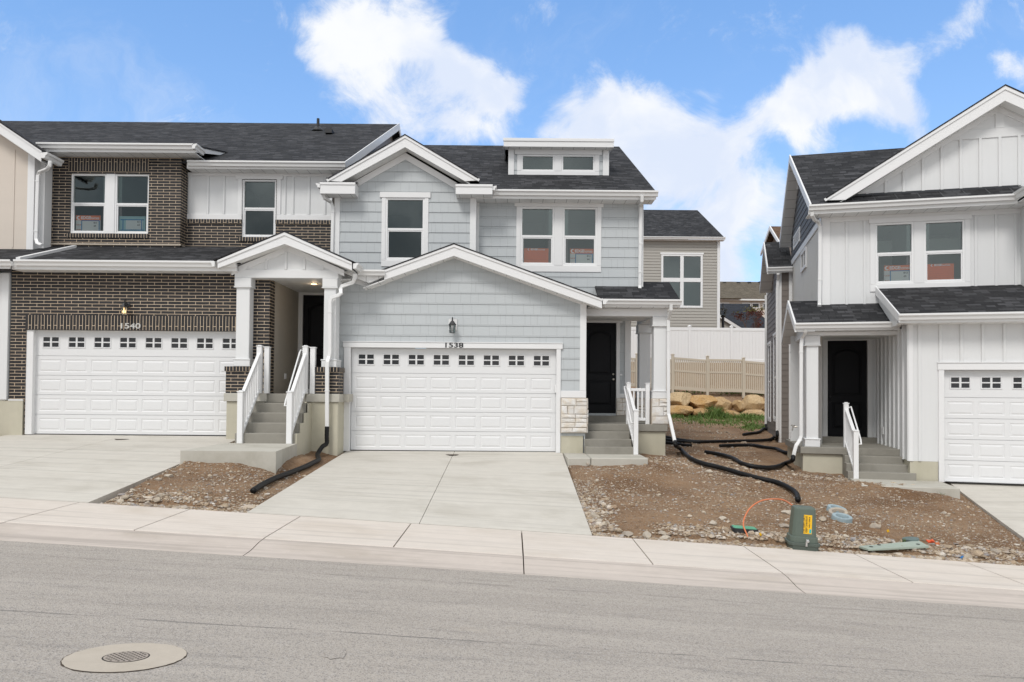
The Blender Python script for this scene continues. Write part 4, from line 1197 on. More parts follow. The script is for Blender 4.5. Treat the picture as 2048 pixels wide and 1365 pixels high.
m = MB(); m.bbox(xr+.015, cx1+.02, YP-.01, CY1+.01, zbb, zbt, .008); m.bbox(cx0, cx1+.015, CY1+.012, RY1+.1, zbb+.002, zbt, .008); m.bbox(xr+.015, cx0-.002, RY0+.0, RY1, zbb+.15, zbt-.01, .008)
m.build('porch_beam', M['trim'], GH)
m = MB(); m.box(xr+.02, cx0, CY1, 19.62, zbb+.05, zbb+.07); m.build('porch_ceiling', M['soffit_y'], GH)
zdk = Z(849, 17.85, 1240)
zcol = Z(798, YP, 1320)
column(GH, cx0, cx1, YP, CY1, zcol, zbb)
column(GH, cx0, cx1, RY0, RY1, zcol, zbb)
veneer(GH, cx0-.055, cx1+.045, zdk+.0, zcol, YP-.055, CY1+.06, seed=11); veneer(GH, cx0-.055, cx1+.045, zdk, zcol, RY0-.05, RY1+.05, seed=5)
dkx1 = X(1336.5, 17.85)
m = MB(); m.bbox(xr-.02, dkx1, 17.85, 19.6, zdk-.17, zdk, .01); m.bbox(XL+.05, dkx1, 19.6, 20.5, zdk-.17, zdk-.001, .01); m.box(xr-.02, XL, 19.4, 19.6, zdk, zdk+.16); m.build('porch_deck', M['step'], GH)
m = MB(); m.bbox(X(1268,17.9), dkx1-.04, 17.91, 20.4, -1.75, zdk-.172, .01); m.build('porch_foundation', M['foundation'], GH)
sx0, sx1 = xr-.02, X(1266,17.2); RS = (zdk-Z(909,17.0,1220))/4
z0s = zdk-.17*4+.0
m = MB()
for k in range(1, 4): m.bbox(sx0, sx1, 17.85-.285*k, 17.87-.285*(k-1)+.02, z0s-.2, zdk-RS*k, .012)
m.build('steps', M['step'], GH)
zst = zdk-RS*4
m = MB(); y0, y1 = 15.95, 17.85-.285*3+.03
m.bbox(X(1181,16.3), X(1297,16.0), y0, y1, zst-.5, zst, .015); m.bbox(1.235, X(1181,16.3)-.012, y0, YW+.02, zst-.5, zst-.002, .015)
m.build('stoop_slab', M['stoop'], GH)
# door wall
YDW = 19.62
DR = (X(1166,YDW), X(1233,YDW), Z(827,YDW,1200), Z(646,YDW,1200))
m = MB(); lap(m, cells(xr-.02, X(1262,YDW), zdk, zbb+.2, [DR]), SHZ, .257, YDW, .013); m.build('entry_wall', M['shake'], GH)
entry_door(GH, (DR[0], DR[1], DR[2], DR[3]), YDW+.05)
m = MB(); m.bbox(DR[1], X(1240,YDW), YDW-.04, YDW+.06, DR[2], DR[3]); m.bbox(DR[0]-.15, DR[0], YDW-.04, YDW+.06, DR[2], DR[3]); m.bbox(DR[0]-.2, X(1245,YDW), YDW-.05, YDW+.06, DR[3], Z(635,YDW,1200))
m.bbox(X(1250,YDW), X(1262,YDW), YDW-.04, YDW+.08, Z(796,YDW,1250), zbb+.1); m.bbox(X(1233,YDW), X(1250,YDW), YDW-.036, YDW+.08, Z(796,YDW,1250), Z(788,YDW,1250)); m.build('trim', M['trim'], GH)
veneer(GH, X(1233.5,YDW), X(1262,YDW), zdk+.16, Z(797,YDW,1250), YDW-.05, YDW+.1, seed=8)
m = MB(); m.bbox(X(1240.5,YDW), X(1245,YDW), YDW-.04, YDW, Z(752,YDW,1242), Z(748.5,YDW,1242)); m.build('doorbell', M['vinyl'], GH)
# railings
rxs = X(1272.5, 16.97)
stair_rail(GH, rxs, 16.95, zst, 18.05, zdk, h=.90, n=7, w=.105, handrail=-1)
gxr = X(1298, 18.0)-.02; m = MB(); m.bbox(gxr-.05, gxr+.05, 18.0, 18.1, zdk, Z(768,18.05,1298), .006); m.bbox(gxr-.062, gxr+.062, 17.988, 18.112, Z(768,18.05,1298), Z(768,18.05,1298)+.02, .005)
for zz in (Z(783,18.05,1280), Z(842,18.05,1280)): m.bbox(rxs+.05, gxr-.05, 18.02, 18.08, zz, zz+.075, .006)
for k in range(1, 4): xx = lerp(rxs+.03, gxr-.03, k/4); m.box(xx-.019, xx+.019, 18.03, 18.07, Z(840,18.05,1280), Z(781,18.05,1280))
m.build('porch_railing', M['vinyl'], GH)
# downspouts
Yd = YBAY-.08
downspout(GH, [at(1284,392,YE-.05), at(1284,402,YE-.03), at(1281.5,415,Yd), at(1280.5,480,Yd), at(1279.5,572,Yd), at(1279.5,578,Yd-.06)], rings=[at(1281,488,Yd), at(1280,545,Yd)])
downspout(GH, [at(1342,610,YPE-.02), at(1342,620,YPE-.0), at(1336.5,640,17.88), at(1336.5,700,17.88), at(1337,828,17.8), at(1340,840,17.7), at(1350,886,17.4)], rings=[at(1336.5,662,17.88)])
downspout(GH, [at(646,388,YG0+.1), at(649,397,YG0+.15), at(662,405,YU-.06), at(666,415,YU-.06), at(664,512,YU-.06)], w=.075, rings=[at(666,425,YU-.06)])
# small rear eave and corner board showing past the right corner
m = MB(); m.box(XR, XR+.16, 22.4, 22.5, Z(586,22.4,1290), Z(480,22.4,1290)); m.yz([(22.3,Z(471,22.3,1290)),(22.3,Z(476,22.3,1290)),(22.45,Z(476,22.3,1290)),(22.45,Z(471,22.3,1290))], XR, XR+.2)
m.build('rear_corner_board', M['trim'], GH)
# ------------------------------------------------------------------ the dark brick townhouse (number 1540)
BH = tag(empty('brick_townhouse', (-8, 19, GZ40)), 'dark brown brick townhouse with pale mortar, gabled porch, and a white garage door numbered 1540', 'house')
YB1, YB2, YM, YPF = 16.95, 18.97, 19.37, 16.70     # garage brick, upper bay, recessed upper wall, porch front
bx0, bx1 = X(20,YB1,700), X(538,YB1,700)
BG = (X(63,YB1,760), X(63,YB1,760)+4.94, GZ40+.01, Z(661.5,YB1,260))
ztop = 2.86; zled = Z(800,YB1,35)
m = MB(); flat(m, cells(bx0, bx1, zled, ztop, [(X(50,YB1,760), BG[1]+.1, zled-1, BG[3])]), YB1)
reveal(m, (X(50,YB1,760), BG[1]+.1, zled-1.6, BG[3]), YB1, .14)
m.build('garage_wall', M['brick'], BH)
ys = YB1+.37
m = MB(); m.box(bx1-.1, bx1, YB1+.001, ys, GZ40+.2, ztop); m.build('brick_return', M['brick'], BH)
m = MB(); m.box(X(52,YB1,640), X(52,YB1,640)+5.22, YB1-.018, YB1+.1, Z(661,YB1,260), Z(632,YB1,260)); m.build('soldier_course', M['soldier'], BH)
m = MB(); m.box(bx0-.12, X(46,YB1,830), YB1-.02, YB1+.1, -1.8, zled-.02)
fnd = m.build('foundation', M['foundation'], BH)
m = MB(); m.bbox(X(50,YB1,760), BG[0]+.01, YB1+.02, YB1+.2, GZ40, BG[3]); m.bbox(BG[1], BG[1]+.1, YB1+.02, YB1+.2, GZ40, BG[3]); m.box(BG[0], BG[1], YB1+.1, YB1+.2, BG[3]-.004, BG[3]+.1); m.box(bx0, X(47,YB1,800), YB1-.03, YB1, zled-.02, zled+.012); m.build('trim', M['trim'], BH)
garage_door(BH, (BG[0], BG[1], BG[2], BG[3]), YB1+.14)
lantern(BH, X(257,YB1), YB1-.01, Z(632,YB1,257), True)
m = MB(); add_text(m, '1540', .175, X(264,YB1), YB1-.03, Z(658,YB1,264), .009, .003, width=.46); m.build('house_number', M['digit_silver'], BH)
# lower roof over the garage
YE1 = YB1-.42; ze1 = Z(524, YE1, 250); S1 = .335
lx0, lx1 = -18.5, X(472,YE1)
m = MB(); m.slab([(lx0,YE1,ze1),(X(477,YE1),YE1,ze1),(X(477,YE1),YM+.1,ze1+S1*(YM+.1-YE1)),(lx0,YM+.1,ze1+S1*(YM+.1-YE1))], .04); m.build('garage_roof', M['shingle'], BH)
m = MB(); gutter(m, X(30,YE1), lx1, YE1+.03, ze1+.02, .13, .125); m.box(X(20,YE1), lx1, YE1+.03, YE1+.05, ze1-.19, ze1); m.build('gutter', M['gutter'], BH)
m = MB(); m.box(X(20,YE1), lx1, YE1+.05, YB1+.02, ze1-.19, ze1-.175); m.build('soffit', M['soffit'], BH)
# upper brick bay
ux0, ux1 = X(80,YB2,400), X(361.5,YB2,400); uz0, uz1 = Z(490,YB2,220), Z(306,YB2,220)
W1 = (X(140,YB2,410), X(211,YB2,410), Z(467,YB2,175), Z(347,YB2,175)); W2 = (X(228,YB2,410), X(297,YB2,410), Z(468,YB2,262), Z(348,YB2,262))
big = (W1[0], W2[1], W1[2], W1[3])
m = MB(); flat(m, cells(ux0, ux1, uz0-.1, uz1, [big]), YB2); reveal(m, big, YB2, .08); m.box(ux1-.1, ux1, YB2+.001, YM, uz0-.1, uz1); m.build('upper_wall', M['brick'], BH)
m = MB(); m.box(X(137,YB2,330), X(298,YB2,330), YB2-.018, YB2+.05, Z(343,YB2,217), Z(318,YB2,217)); m.build('soldier_course', M['soldier'], BH); m = MB(); m.box(X(134,YB2,470), X(297,YB2,470), YB2-.03, YB2+.05, Z(476,YB2,215), Z(468,YB2,215)); m.build('soldier_course', M['soldier'], BH)
m = MB(); m.box(ux0-.02, ux1+.035, YB2-.035, YB2+.05, uz0-.01, uz0+.025); m.box(ux1, ux1+.035, YB2, YM, uz0-.01, uz0+.025); m.build('ledge', M['mortar'], BH)
window(BH, W1, YB2+.05); window(BH, W2, YB2+.05)
m = MB(); m.bbox(W1[1]-.003, W2[0]+.003, YB2+.02, YB2+.1, W1[2], W1[3]); m.build('mullion', M['vinyl'], BH)
# main roof and its eaves
YE2 = YM-.42; ze2 = Z(325, YE2, 530); S2 = .49; YR2 = 27.8
RX2 = -4.46; z2 = lambda y: ze2+S2*(y-YE2)
m = MB(); m.slab([(-23,YE2,ze2),(RX2,YE2,ze2),(RX2,YR2,z2(YR2)),(-23,YR2,z2(YR2))], .04); m.slab([(-23,YR2,z2(YR2)),(RX2,YR2,z2(YR2)),(RX2,36,z2(YR2)-S2*8),(-23,36,z2(YR2)-S2*8)], .04); m.build('main_roof', M['shingle'], BH)
m = MB(); gutter(m, X(372,YE2), X(688,YE2), YE2+.03, ze2+.012, .13, .125); m.box(X(368,YE2), RX2, YE2+.03, YE2+.05, ze2-.17, ze2-.01); m.build('gutter', M['gutter'], BH)
m = MB(); m.box(X(368,YE2), RX2, YE2+.05, YM+.02, ze2-.175, ze2-.16); m.build('soffit', M['soffit'], BH)
m = MB(); m.yz([(YE2,ze2+.03),(YR2,z2(YR2)+.03),(36,z2(YR2)-8*S2),(36,z2(YR2)-8*S2-.25),(YR2,z2(YR2)-.24),(YE2,ze2-.2)], RX2-.0, RX2+.03); m.build('rake_board', M['trim'], BH)
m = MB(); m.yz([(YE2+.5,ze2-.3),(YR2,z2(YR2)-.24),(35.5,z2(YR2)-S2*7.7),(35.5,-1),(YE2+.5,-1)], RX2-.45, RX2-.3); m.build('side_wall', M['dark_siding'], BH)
YE3 = YB2-.44; ze3 = Z(289.5, YE3, 240); S3 = .25
bxa, bxb = X(76,YE3,296), X(389,YE3,296); yend = 20.6
m = MB(); m.slab([(bxa,YE3,ze3),(bxb+.05,YE3,ze3),(bxb+.05,yend,ze3+S3*(yend-YE3)),(bxa,yend,ze3+S3*(yend-YE3))], .04); m.build('bay_roof', M['shingle'], BH)
m = MB(); gutter(m, bxa, bxb, YE3+.03, ze3+.012, .13, .125); m.box(bxa, bxb, YE3+.03, YE3+.05, ze3-.19, ze3-.01); gutter_y(m, YE3-.095, YE3+.45, bxb-.02, ze3+.012, 1, .13, .12)
m.build('gutter', M['gutter'], BH)
m = MB(); m.box(bxa, bxb, YE3+.05, YB2+.02, ze3-.19, ze3-.175); m.box(ux1, bxb, YB2, YM+.3, ze3-.19, ze3-.175); m.build('soffit', M['soffit'], BH)
m = MB(); m.yz([(YE3+.05,ze3-.0),(yend,ze3+S3*(yend-YE3)),(yend,ze3+S3*(yend-YE3)-.05),(YE2+1.2,z2(YE2+1.2)-.02),(YE3+.05,ze3-.17)], bxb-.02, bxb+.03)
m.bbox(bxb-.12, bxb-.04, YB2+.25, YB2+.3, Z(324,YB2+.2,388), ze3-.19); m.build('fascia', M['trim'], BH)
# recessed upper wall: board and batten over brick
mx0, mx1 = ux1, X(663,YM,500); zbk = Z(441,YM,520); zbd = Z(430,YM,520); zmt = ze2-.16; zmb = Z(507,YM,520)
W3 = (X(485,YM,420), X(553,YM,420), Z(475.5,YM,520), Z(360,YM,520))
m = MB(); flat(m, cells(mx0, mx1, zbd, zmt, [W3]), YM)
battens(m, [X(p,YM,400) for p in (380,416,448,570,586,618,650)], zbd+.0, zmt-.09, YM, .06, .02)
o = m.build('panel_wall', M['paintv'], BH)
m = MB(); zf = zmt-.09; m.bbox(mx0, mx1, YM-.024, YM+.01, zf, zmt); m.bbox(mx0, W3[0]-.0, YM-.03, YM+.01, zbk, zbd+.0); m.bbox(W3[1], mx1, YM-.03, YM+.01, zbk, zbd)
m.bbox(X(476,YM,400), W3[0]+.004, YM-.028, YM+.01, zbd, zf-.001); m.bbox(W3[1]-.004, X(562,YM,400), YM-.028, YM+.01, zbd, zf-.001); m.bbox(X(472,YM,360), X(566,YM,360), YM-.034, YM+.01, W3[3], zf+.03)
m.build('trim', M['trim'], BH)
m = MB(); flat(m, cells(mx0, mx1, zmb-.3, zbk, [W3]), YM-.05); reveal(m, W3, YM-.05, .1); m.build('brick_band', M['brick'], BH)
m = MB(); m.box(mx0, W3[0], YM-.085, YM, zbk-.105, zbk); m.build('soldier_course', M['soldier'], BH); m = MB(); m.box(W3[1], mx1, YM-.085, YM, zbk-.105, zbk); m.build('soldier_course', M['soldier'], BH); m = MB(); m.box(X(479,YM,478), X(560,YM,478), YM-.085, YM, W3[2]-.12, W3[2]-.005); m.build('soldier_course', M['soldier'], BH)
m = MB(); m.box(mx0, mx1, YM-.07, YM, zmb-.03, zmb); m.build('ledge', M['mortar'], BH)
window(BH, W3, YM)
# vents on the roof
def on_roof(px, py):
    d = ray(px, py); d = d/d.y; y = (S2*YE2-ze2)/(S2-d.z); return d*y
v = on_roof(636, 261)
m = MB(); m.lathe([(.24,-.05),(.22,.0),(.10,.10),(.055,.14),(.05,.42),(.045,.42)], v, 14); m.build('vent_pipe', M['black'], BH, autosmooth=40)
v = on_roof(658, 269)
m = MB(); m.box(v.x-.12, v.x+.12, v.y-.1, v.y+.3, v.z+.02, v.z+.16); m.build('roof_vent', M['black'], BH)
# porch: alcove
zld = Z(787.5, YPF, 560)
xaR = X(700, YB1)
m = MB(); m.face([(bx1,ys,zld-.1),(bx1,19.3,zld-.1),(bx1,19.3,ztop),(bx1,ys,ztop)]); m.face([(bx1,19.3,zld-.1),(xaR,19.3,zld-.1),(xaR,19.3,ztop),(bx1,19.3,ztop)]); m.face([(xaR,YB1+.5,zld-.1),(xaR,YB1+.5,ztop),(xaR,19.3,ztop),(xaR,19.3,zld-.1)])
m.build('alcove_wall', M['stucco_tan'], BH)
zcl = Z(559, YB1, 570)
m = MB(); m.box(X(470,YB1), xaR, YPF+.3, 19.35, zcl, zcl+.03); m.build('alcove_ceiling', M['soffit_y'], BH)
c = at(628, 562, 17.6); m = MB(); m.lathe([(.09,-.008),(.09,.0),(.06,.004)], (c.x, c.y, zcl-.003), 20); cl = m.build('can_light', M['vinyl'], BH)
m = MB(); m.lathe([(.001,-.012),(.07,-.012),(.07,-.006)], (c.x, c.y, zcl-.003), 20); m.build('lens', M['can'], cl)
pl = bpy.data.lights.new('can_glow', 'POINT'); pl.energy = .9; pl.color = (1,.72,.45); pl.shadow_soft_size = .06
plo = bpy.data.objects.new('can_glow', pl); COL.objects.link(plo); plo.location = (c.x, c.y, zcl-.1)
dd = X(606.5, 19.26)
entry_door(BH, (dd, dd+.93, zld+.12, Z(591,19.28,630)), 19.27, knob='r')
m = MB(); m.bbox(X(597.5,19.25), dd, 19.22, 19.3, zld, Z(578,19.25,620)); m.bbox(dd, dd+1.0, 19.22, 19.3, Z(591,19.28,630), Z(578,19.25,620)); m.bbox(dd+.93, dd+1.06, 19.22, 19.3, zld, Z(591,19.28,630)); m.box(dd-.1, dd+1.1, 19.15, 19.3, zld, zld+.12); m.build('door_frame', M['trim'], BH)
c = atx(572, 753, bx1+.03); m = MB(); m.bbox(bx1-.01, bx1+.03, c.y-.05, c.y+.05, c.z-.07, c.z+.07); m.build('outlet_box', M['vinyl'], BH)
# porch columns and piers
zbm0, zbm1 = Z(557,YPF,570), Z(540,YPF,570)
pz1 = Z(733.5, YPF, 478); 
pL = (X(472.5,YPF), X(499.5,YPF)); pR = (X(648,YPF), X(672,YPF))
for a, b in (pL, pR): column(BH, a, b, YPF+.0, YPF+.36, pz1, zbm0, cap=.2, base=.15)
m = MB(); m.bbox(pL[0]-.04, pR[1]+.05, YPF-.02, YPF+.36, zbm0+.0, zbm1, .01); m.bbox(pR[1]-.2, pR[1]+.05, YPF+.362, YB1+.35, zbm0+.002, zbm1, .01); m.build('porch_beam', M['paint'], BH)
for a, b, sd in ((X(455.5,YPF), X(503,YPF), 0), (X(634,YPF), X(679.5,YPF), 1)):
    m = MB(); m.box(a, b, YPF-.04, YPF+.46, zld, pz1-.11); o = m.build('brick_pier', M['brick'], BH)
    m = MB(); m.box(a-.025, b+.025, YPF-.065, YPF+.48, pz1-.108, pz1); m.build('pier_cap', M['soldier'], o)
# gable over the porch
YG = YPF-.32; gax, gaz = X(567.5,YG), Z(468.5,YG,567); glx, grx = X(434,YG), X(703,YG); gl, gr = Z(524,YG,434), Z(528,YG,703)
m = MB()
for bx, bz in ((glx, gl), (grx, gr)):
    k = 1 if bx > gax else -1
    m.xz([(gax,gaz),(bx,bz),(bx,bz-.145),(gax,gaz-.225)], YG, YG+.03); m.xz([(gax,gaz+.04),(bx,bz+.03),(bx,bz-.02),(gax,gaz-.03)], YG-.022, YG-.002)
m.build('rake_board', M['trim'], BH)
m = MB()
for bx, bz in ((glx-.1, gl+.0), (grx+.06, gr)): m.slab([(gax,YG-.03,gaz+.07),(bx,YG-.03,bz+.045),(bx,YM,bz+.045),(gax,YM,gaz+.07)], .028)
m.build('porch_roof', M['shingle'], BH)
m = MB()
for bx, bz in ((glx, gl), (grx, gr)): m.slab([(gax,YG+.03,gaz-.19),(bx,YG+.03,bz-.13),(bx,YB1+.3,bz-.13),(gax,YB1+.3,gaz-.19)], .018)
m.build('soffit', M['soffit_y'], BH)
fz = Z(497,YPF,568); fa, fb = X(475,YPF), X(664,YPF)
gsL, gsR = (gaz-gl)/(gax-glx), (gaz-gr)/(grx-gax)
top = lambda x: fz+.06-(gsL*(gax-x) if x < gax else gsR*(x-gax))
xA, xB = gax-(fz+.06-zbm1)/gsL, gax+(fz+.06-zbm1)/gsR
m = MB(); m.xz([(xA,zbm1+.002),(xB,zbm1+.002),(gax,fz+.06)], YPF-.0, YPF+.05)
battens(m, [X(p,YPF,520) for p in (498,533,572,609,646)], zbm1, lambda x: top(x)-.1, YPF, .055, .02)
m.build('gable_panel', M['paintv'], BH)
m = MB(); rake(m, xA, zbm1, gax, fz+.06, YPF-.024, YPF, .14); rake(m, gax, fz+.06, xB, zbm1, YPF-.024, YPF, .14); m.build('frieze', M['trim'], BH)
m = MB(); gutter_y(m, YG-.02, YB1, grx+.03, gr+.02, 1, .13, .12); m.build('gutter', M['gutter'], BH); m = MB(); gutter_y(m, YG-.02, YB1-.3, glx-.06, gl+.02, -1, .13, .1); m.build('gutter', M['gutter'], BH)
# landing, steps, stoop
m = MB(); pxa, pxb = X(455.5,YPF)-.03, X(679.5,YPF)+.04
m.bbox(pxa, X(503,YPF)+.4, YPF-.08, YB1-.0, zld-.19, zld, .01); m.bbox(X(617,YPF), pxb, YPF-.08, YB1+.35, zld-.19, zld, .01); m.box(X(503,YPF), xaR, YPF+.29, 19.3, zld-.18, zld-.002); m.build('porch_deck', M['stoop'], BH)
m = MB(); m.bbox(pxa+.05, X(503,YPF)+.35, YPF-.03, YB1, -1.75, zld-.192, .01); m.build('porch_foundation', M['foundation'], BH); m = MB(); m.bbox(X(617,YPF)-.05, pxb-.04, YPF-.03, YB1+.35, -1.75, zld-.192, .01); m.build('porch_foundation', M['foundation'], BH)
sx0, sx1 = -5.92, -4.655; RIS = .213; 
m = MB()
zst4 = zld-RIS*5
for k in range(1, 5): m.bbox(sx0, sx1+.012*(k-1), YPF-.02-.29*k, YPF-.02-.29*(k-1)+.02, zst4-.35, zld-RIS*k, .014)
m.bbox(sx0, sx1, YPF-.02, YPF+.3, zld-RIS, zld-.004, .012)
m.build('steps', M['step'], BH)
yb = YPF-.02-.29*4
m = MB(); y0 = 13.45
m.prism([(X(366,y0),y0,zst4),(-4.36,y0,zst4),(sx1+.06,yb+.05,zst4),(X(366,y0),yb+.05,zst4)][::-1], (0,0,-.62)); m.build('stoop_slab', M['stoop'], BH)
m = MB(); P = [(yb, zst4-.35)]
for k in range(4, 0, -1): P += [(YPF-.02-.29*k, zld-RIS*k-.001), (YPF-.02-.29*(k-1), zld-RIS*k-.001)]
P += [(YPF-.02, zld-RIS), (YPF+.02, zld-RIS), (YPF+.02, zst4-.35)]
for a_, b_ in zip(P[1:], P[2:]):
    if b_[0] > a_[0]+.1: m.box(sx1+.037, sx1+.06, a_[0], b_[0], zst4-.4, a_[1]-.002)
m.build('stair_cheek', M['foundation'], BH)
stair_rail(BH, -5.79, yb-.02, zst4, YPF-.08, zld, h=.97, n=10, w=.115); stair_rail(BH, -4.74, yb-.02, zst4, YPF-.08, zld, h=.97, n=10, w=.115, handrail=-1)
for xx in (-5.64, -4.585):
    m = MB(); m.bbox(xx-.057, xx+.057, YPF-.07, YPF+.04, zld, zld+1.05, .006); m.bbox(xx-.07, xx+.07, YPF-.083, YPF+.053, zld+1.05, zld+1.075, .006); m.build('newel_post', M['vinyl'], BH)
# downspout with offsets, right of the porch
pth = [at(710,548,YPF-.1), at(709,558,YPF-.08), at(706,565,YPF-.05), at(684,573,YPF-.0), at(681.5,580,YPF-.06), at(682,587,YPF-.1), at(677,591,YPF-.1), at(663,596,YPF-.1), at(660,604,YPF-.1), at(659.5,705,YPF-.1), at(658,714,YPF-.11), at(655,724,YPF-.16), at(654.5,735,YPF-.16), at(654,856,YPF-.16)]
downspout(BH, pth, w=.085, d=.065, rings=[at(660,625,YPF-.1), at(654.5,782,YPF-.16)])
DS40 = pth[-1]

# ------------------------------------------------------------------ the beige townhouse cut by the left edge
LH = tag(empty('beige_townhouse', (-14, 18.5, -1.0)), 'beige panelled townhouse cut off by the left edge, with a white gable rake', 'house')
YL = 18.45
x1 = X(55,YL,420); x2 = X(69,YL,420); zlo = Z(496,YL,40)
YLf = YL-.4
m = MB(); flat(m, [[(x1-6,zlo-.8),(x1,zlo-.8),(x1,Z(300,YL,55)),(x1-6,Z(300,YL,55)+6*.66)]], YL); m.bbox(X(27,YL,420)-.02, X(27,YL,420)+.02, YL-.015, YL, zlo, Z(300,YL,27), .004); m.build('panel_wall', M['beige'], LH)
m = MB(); m.bbox(x1, x2, YL-.03, YL+.2, zlo-.6, Z(306,YL,60)); m.box(x2-.02, x2+.12, YL+.2, YL+.5, zlo-.6, Z(318,YL,70)); m.build('corner_board', M['trim'], LH)
ra, rb = at(-420, -20, YLf), at(82, 313, YLf); sr = (ra.z-rb.z)/(rb.x-ra.x)
m = MB(); rake(m, ra.x, ra.z+.18, rb.x, rb.z+.0+.10, YLf, YLf+.03, .23); rake(m, ra.x, ra.z+.23, rb.x+.02, rb.z+.15, YLf-.02, YLf-.002, .07); m.build('rake_board', M['trim'], LH)
m = MB(); m.slab([(ra.x,YLf-.03,ra.z+.25),(rb.x+.05,YLf-.03,rb.z+.15),(rb.x+.02,YL+.25,rb.z+.15),(ra.x,YL+.25,ra.z+.25)], .03); m.build('gable_roof', M['shingle'], LH)
m = MB(); m.slab([(ra.x,YLf+.03,ra.z-.04),(rb.x,YLf+.03,rb.z-.12),(rb.x,YL,rb.z-.12),(ra.x,YL,ra.z-.04)], .02); m.build('soffit', M['soffit_y'], LH)
m = MB(); gutter_y(m, YLf-.03, YL+.25, rb.x+.02, rb.z+.10, 1, .15, .16); m.build('gutter', M['gutter'], LH)
Yd = YL-.08
downspout(LH, [at(101,322,YLf-.0), at(99.5,332,YLf+.02), at(94,339,YLf+.1), at(79,345,Yd), at(76,352,Yd), at(74,420,Yd), at(72.5,478,Yd), at(75,487,Yd-.05), at(83,491,Yd-.12)], w=.085, rings=[at(75.5,363,Yd), at(73,463,Yd)])
# its lower storey
m = MB(); m.bbox(-18.4, X(13,YB1,700), YB1-.02, YB1+.1, zled-.02, 2.72); m.bbox(X(3,YB1,700), X(17.5,YB1,700), YB1-.05, YB1+.1, zled, 2.72); m.build('lower_wall', M['paint'], LH)
m = MB(); m.box(-18.4, bx0-.121, YB1-.02, YB1+.2, -1.8, zled-.02); m.build('foundation', M['foundation'], LH)
m = MB(); gutter(m, -18.5, X(24,YE1)+.05, YE1-.05, ze1+.0, .13, .125); m.box(-18.5, X(22,YE1), YE1-.05, YE1-.03, ze1-.19, ze1-.01); m.build('gutter', M['gutter'], LH)
a, b = at(36, 517, YE1+.1), at(88, 499, YB2-.9)
m = MB(); m.prism([(a.x-.05,a.y,ze1+.03),(a.x+.05,a.y,ze1+.03),(a.x+.05,YM-.6,ze1+.03+S1*(YM-.6-a.y)),(a.x-.05,YM-.6,ze1+.03+S1*(YM-.6-a.y))], (0,0,.07)); m.build('party_flashing', M['trim'], LH)
# ------------------------------------------------------------------ the white board-and-batten house, turned towards the street bend
WHH = tag(empty('white_house', (_o.x, _o.y, -1.85), -WA), 'white board-and-batten house with a tall gable, black recessed front door and slate side wall', 'house')
def U(px, v, py=700): return at(px, py, v, WH).x
def ZW(py, v, px): return at(px, py, v, WH).z
VP_, VU, VD = .85, 1.75, 3.1
zg0 = ZW(963, 0, 1888); GW = (U(1888,0,850), U(1888,0,850)+4.88, zg0, ZW(740.5,0,1890))
zsof = ZW(645, 0, 1830); uR = 7.2
zwb = ZW(923, 0, 1846)
hole = (GW[0], GW[1], GW[2]-1, GW[3])
m = MB(); flat(m, cells(0, uR, zwb, zsof, [hole]), 0); reveal(m, (GW[0], GW[1], GW[2], GW[3]), 0, .12)
bp = [U(p,0,690) for p in (1838.5,1880.5,1922.6,1965.4,2008.6)]; step = bp[3]-bp[2]; bp += [bp[4]+step*k for k in range(1, 9)]
zfr = ZW(650, 0, 1850)-.0
battens(m, bp[:1], zwb, zfr, 0); battens(m, [b for b in bp[1:] if b < uR], GW[3]+.16, zfr, 0)
m.build('garage_wall', M['paintv'], WHH, WH)
S_ = WH @ SIDE     # local x = -depth, local y = u
zd = ZW(896, VP_, 1700)       # porch deck
m = MB(); flat(m, [[(-VD-.2,zd),(-VP_+.05,zd),(-VP_+.05,zwb+.02),(-.0,zwb),(0,zsof),(-VD-.2,zsof)]], 0)
battens(m, [-.02-.0, -.42,-.82,-1.22,-1.62,-2.02,-2.42,-2.82], lambda x: zd if x < -.85 else zwb, zsof-.0, 0, .06, .022); m.build('garage_side_wall', M['paintv'], WHH, S_)
m = MB(); m.bbox(-.012, .085, -.024, .0, zwb-.005, zsof); m.bbox(0, uR, -.028, 0, zfr, zsof)
m.bbox(U(1876.5,0,850), GW[0], -.035, .06, zg0-.02, GW[3]); m.bbox(GW[1], GW[1]+.14, -.035, .06, zg0-.02, GW[3]); m.bbox(U(1874.5,0,733), GW[1]+.2, -.045, .06, GW[3], GW[3]+.15); m.box(U(1874,0,733), GW[1]+.21, -.06, .06, GW[3]+.152, GW[3]+.17)
m.build('trim', M['trim'], WHH, WH)
m = MB(); m.box(.02, GW[0]-.12, -.0, .3, -2.3, zwb-.002); m.box(.02, .25, .3, VP_+.1, -2.3, zwb-.002); m.build('foundation', M['foundation'], WHH, WH)
garage_door(WHH, GW, .10, WH)
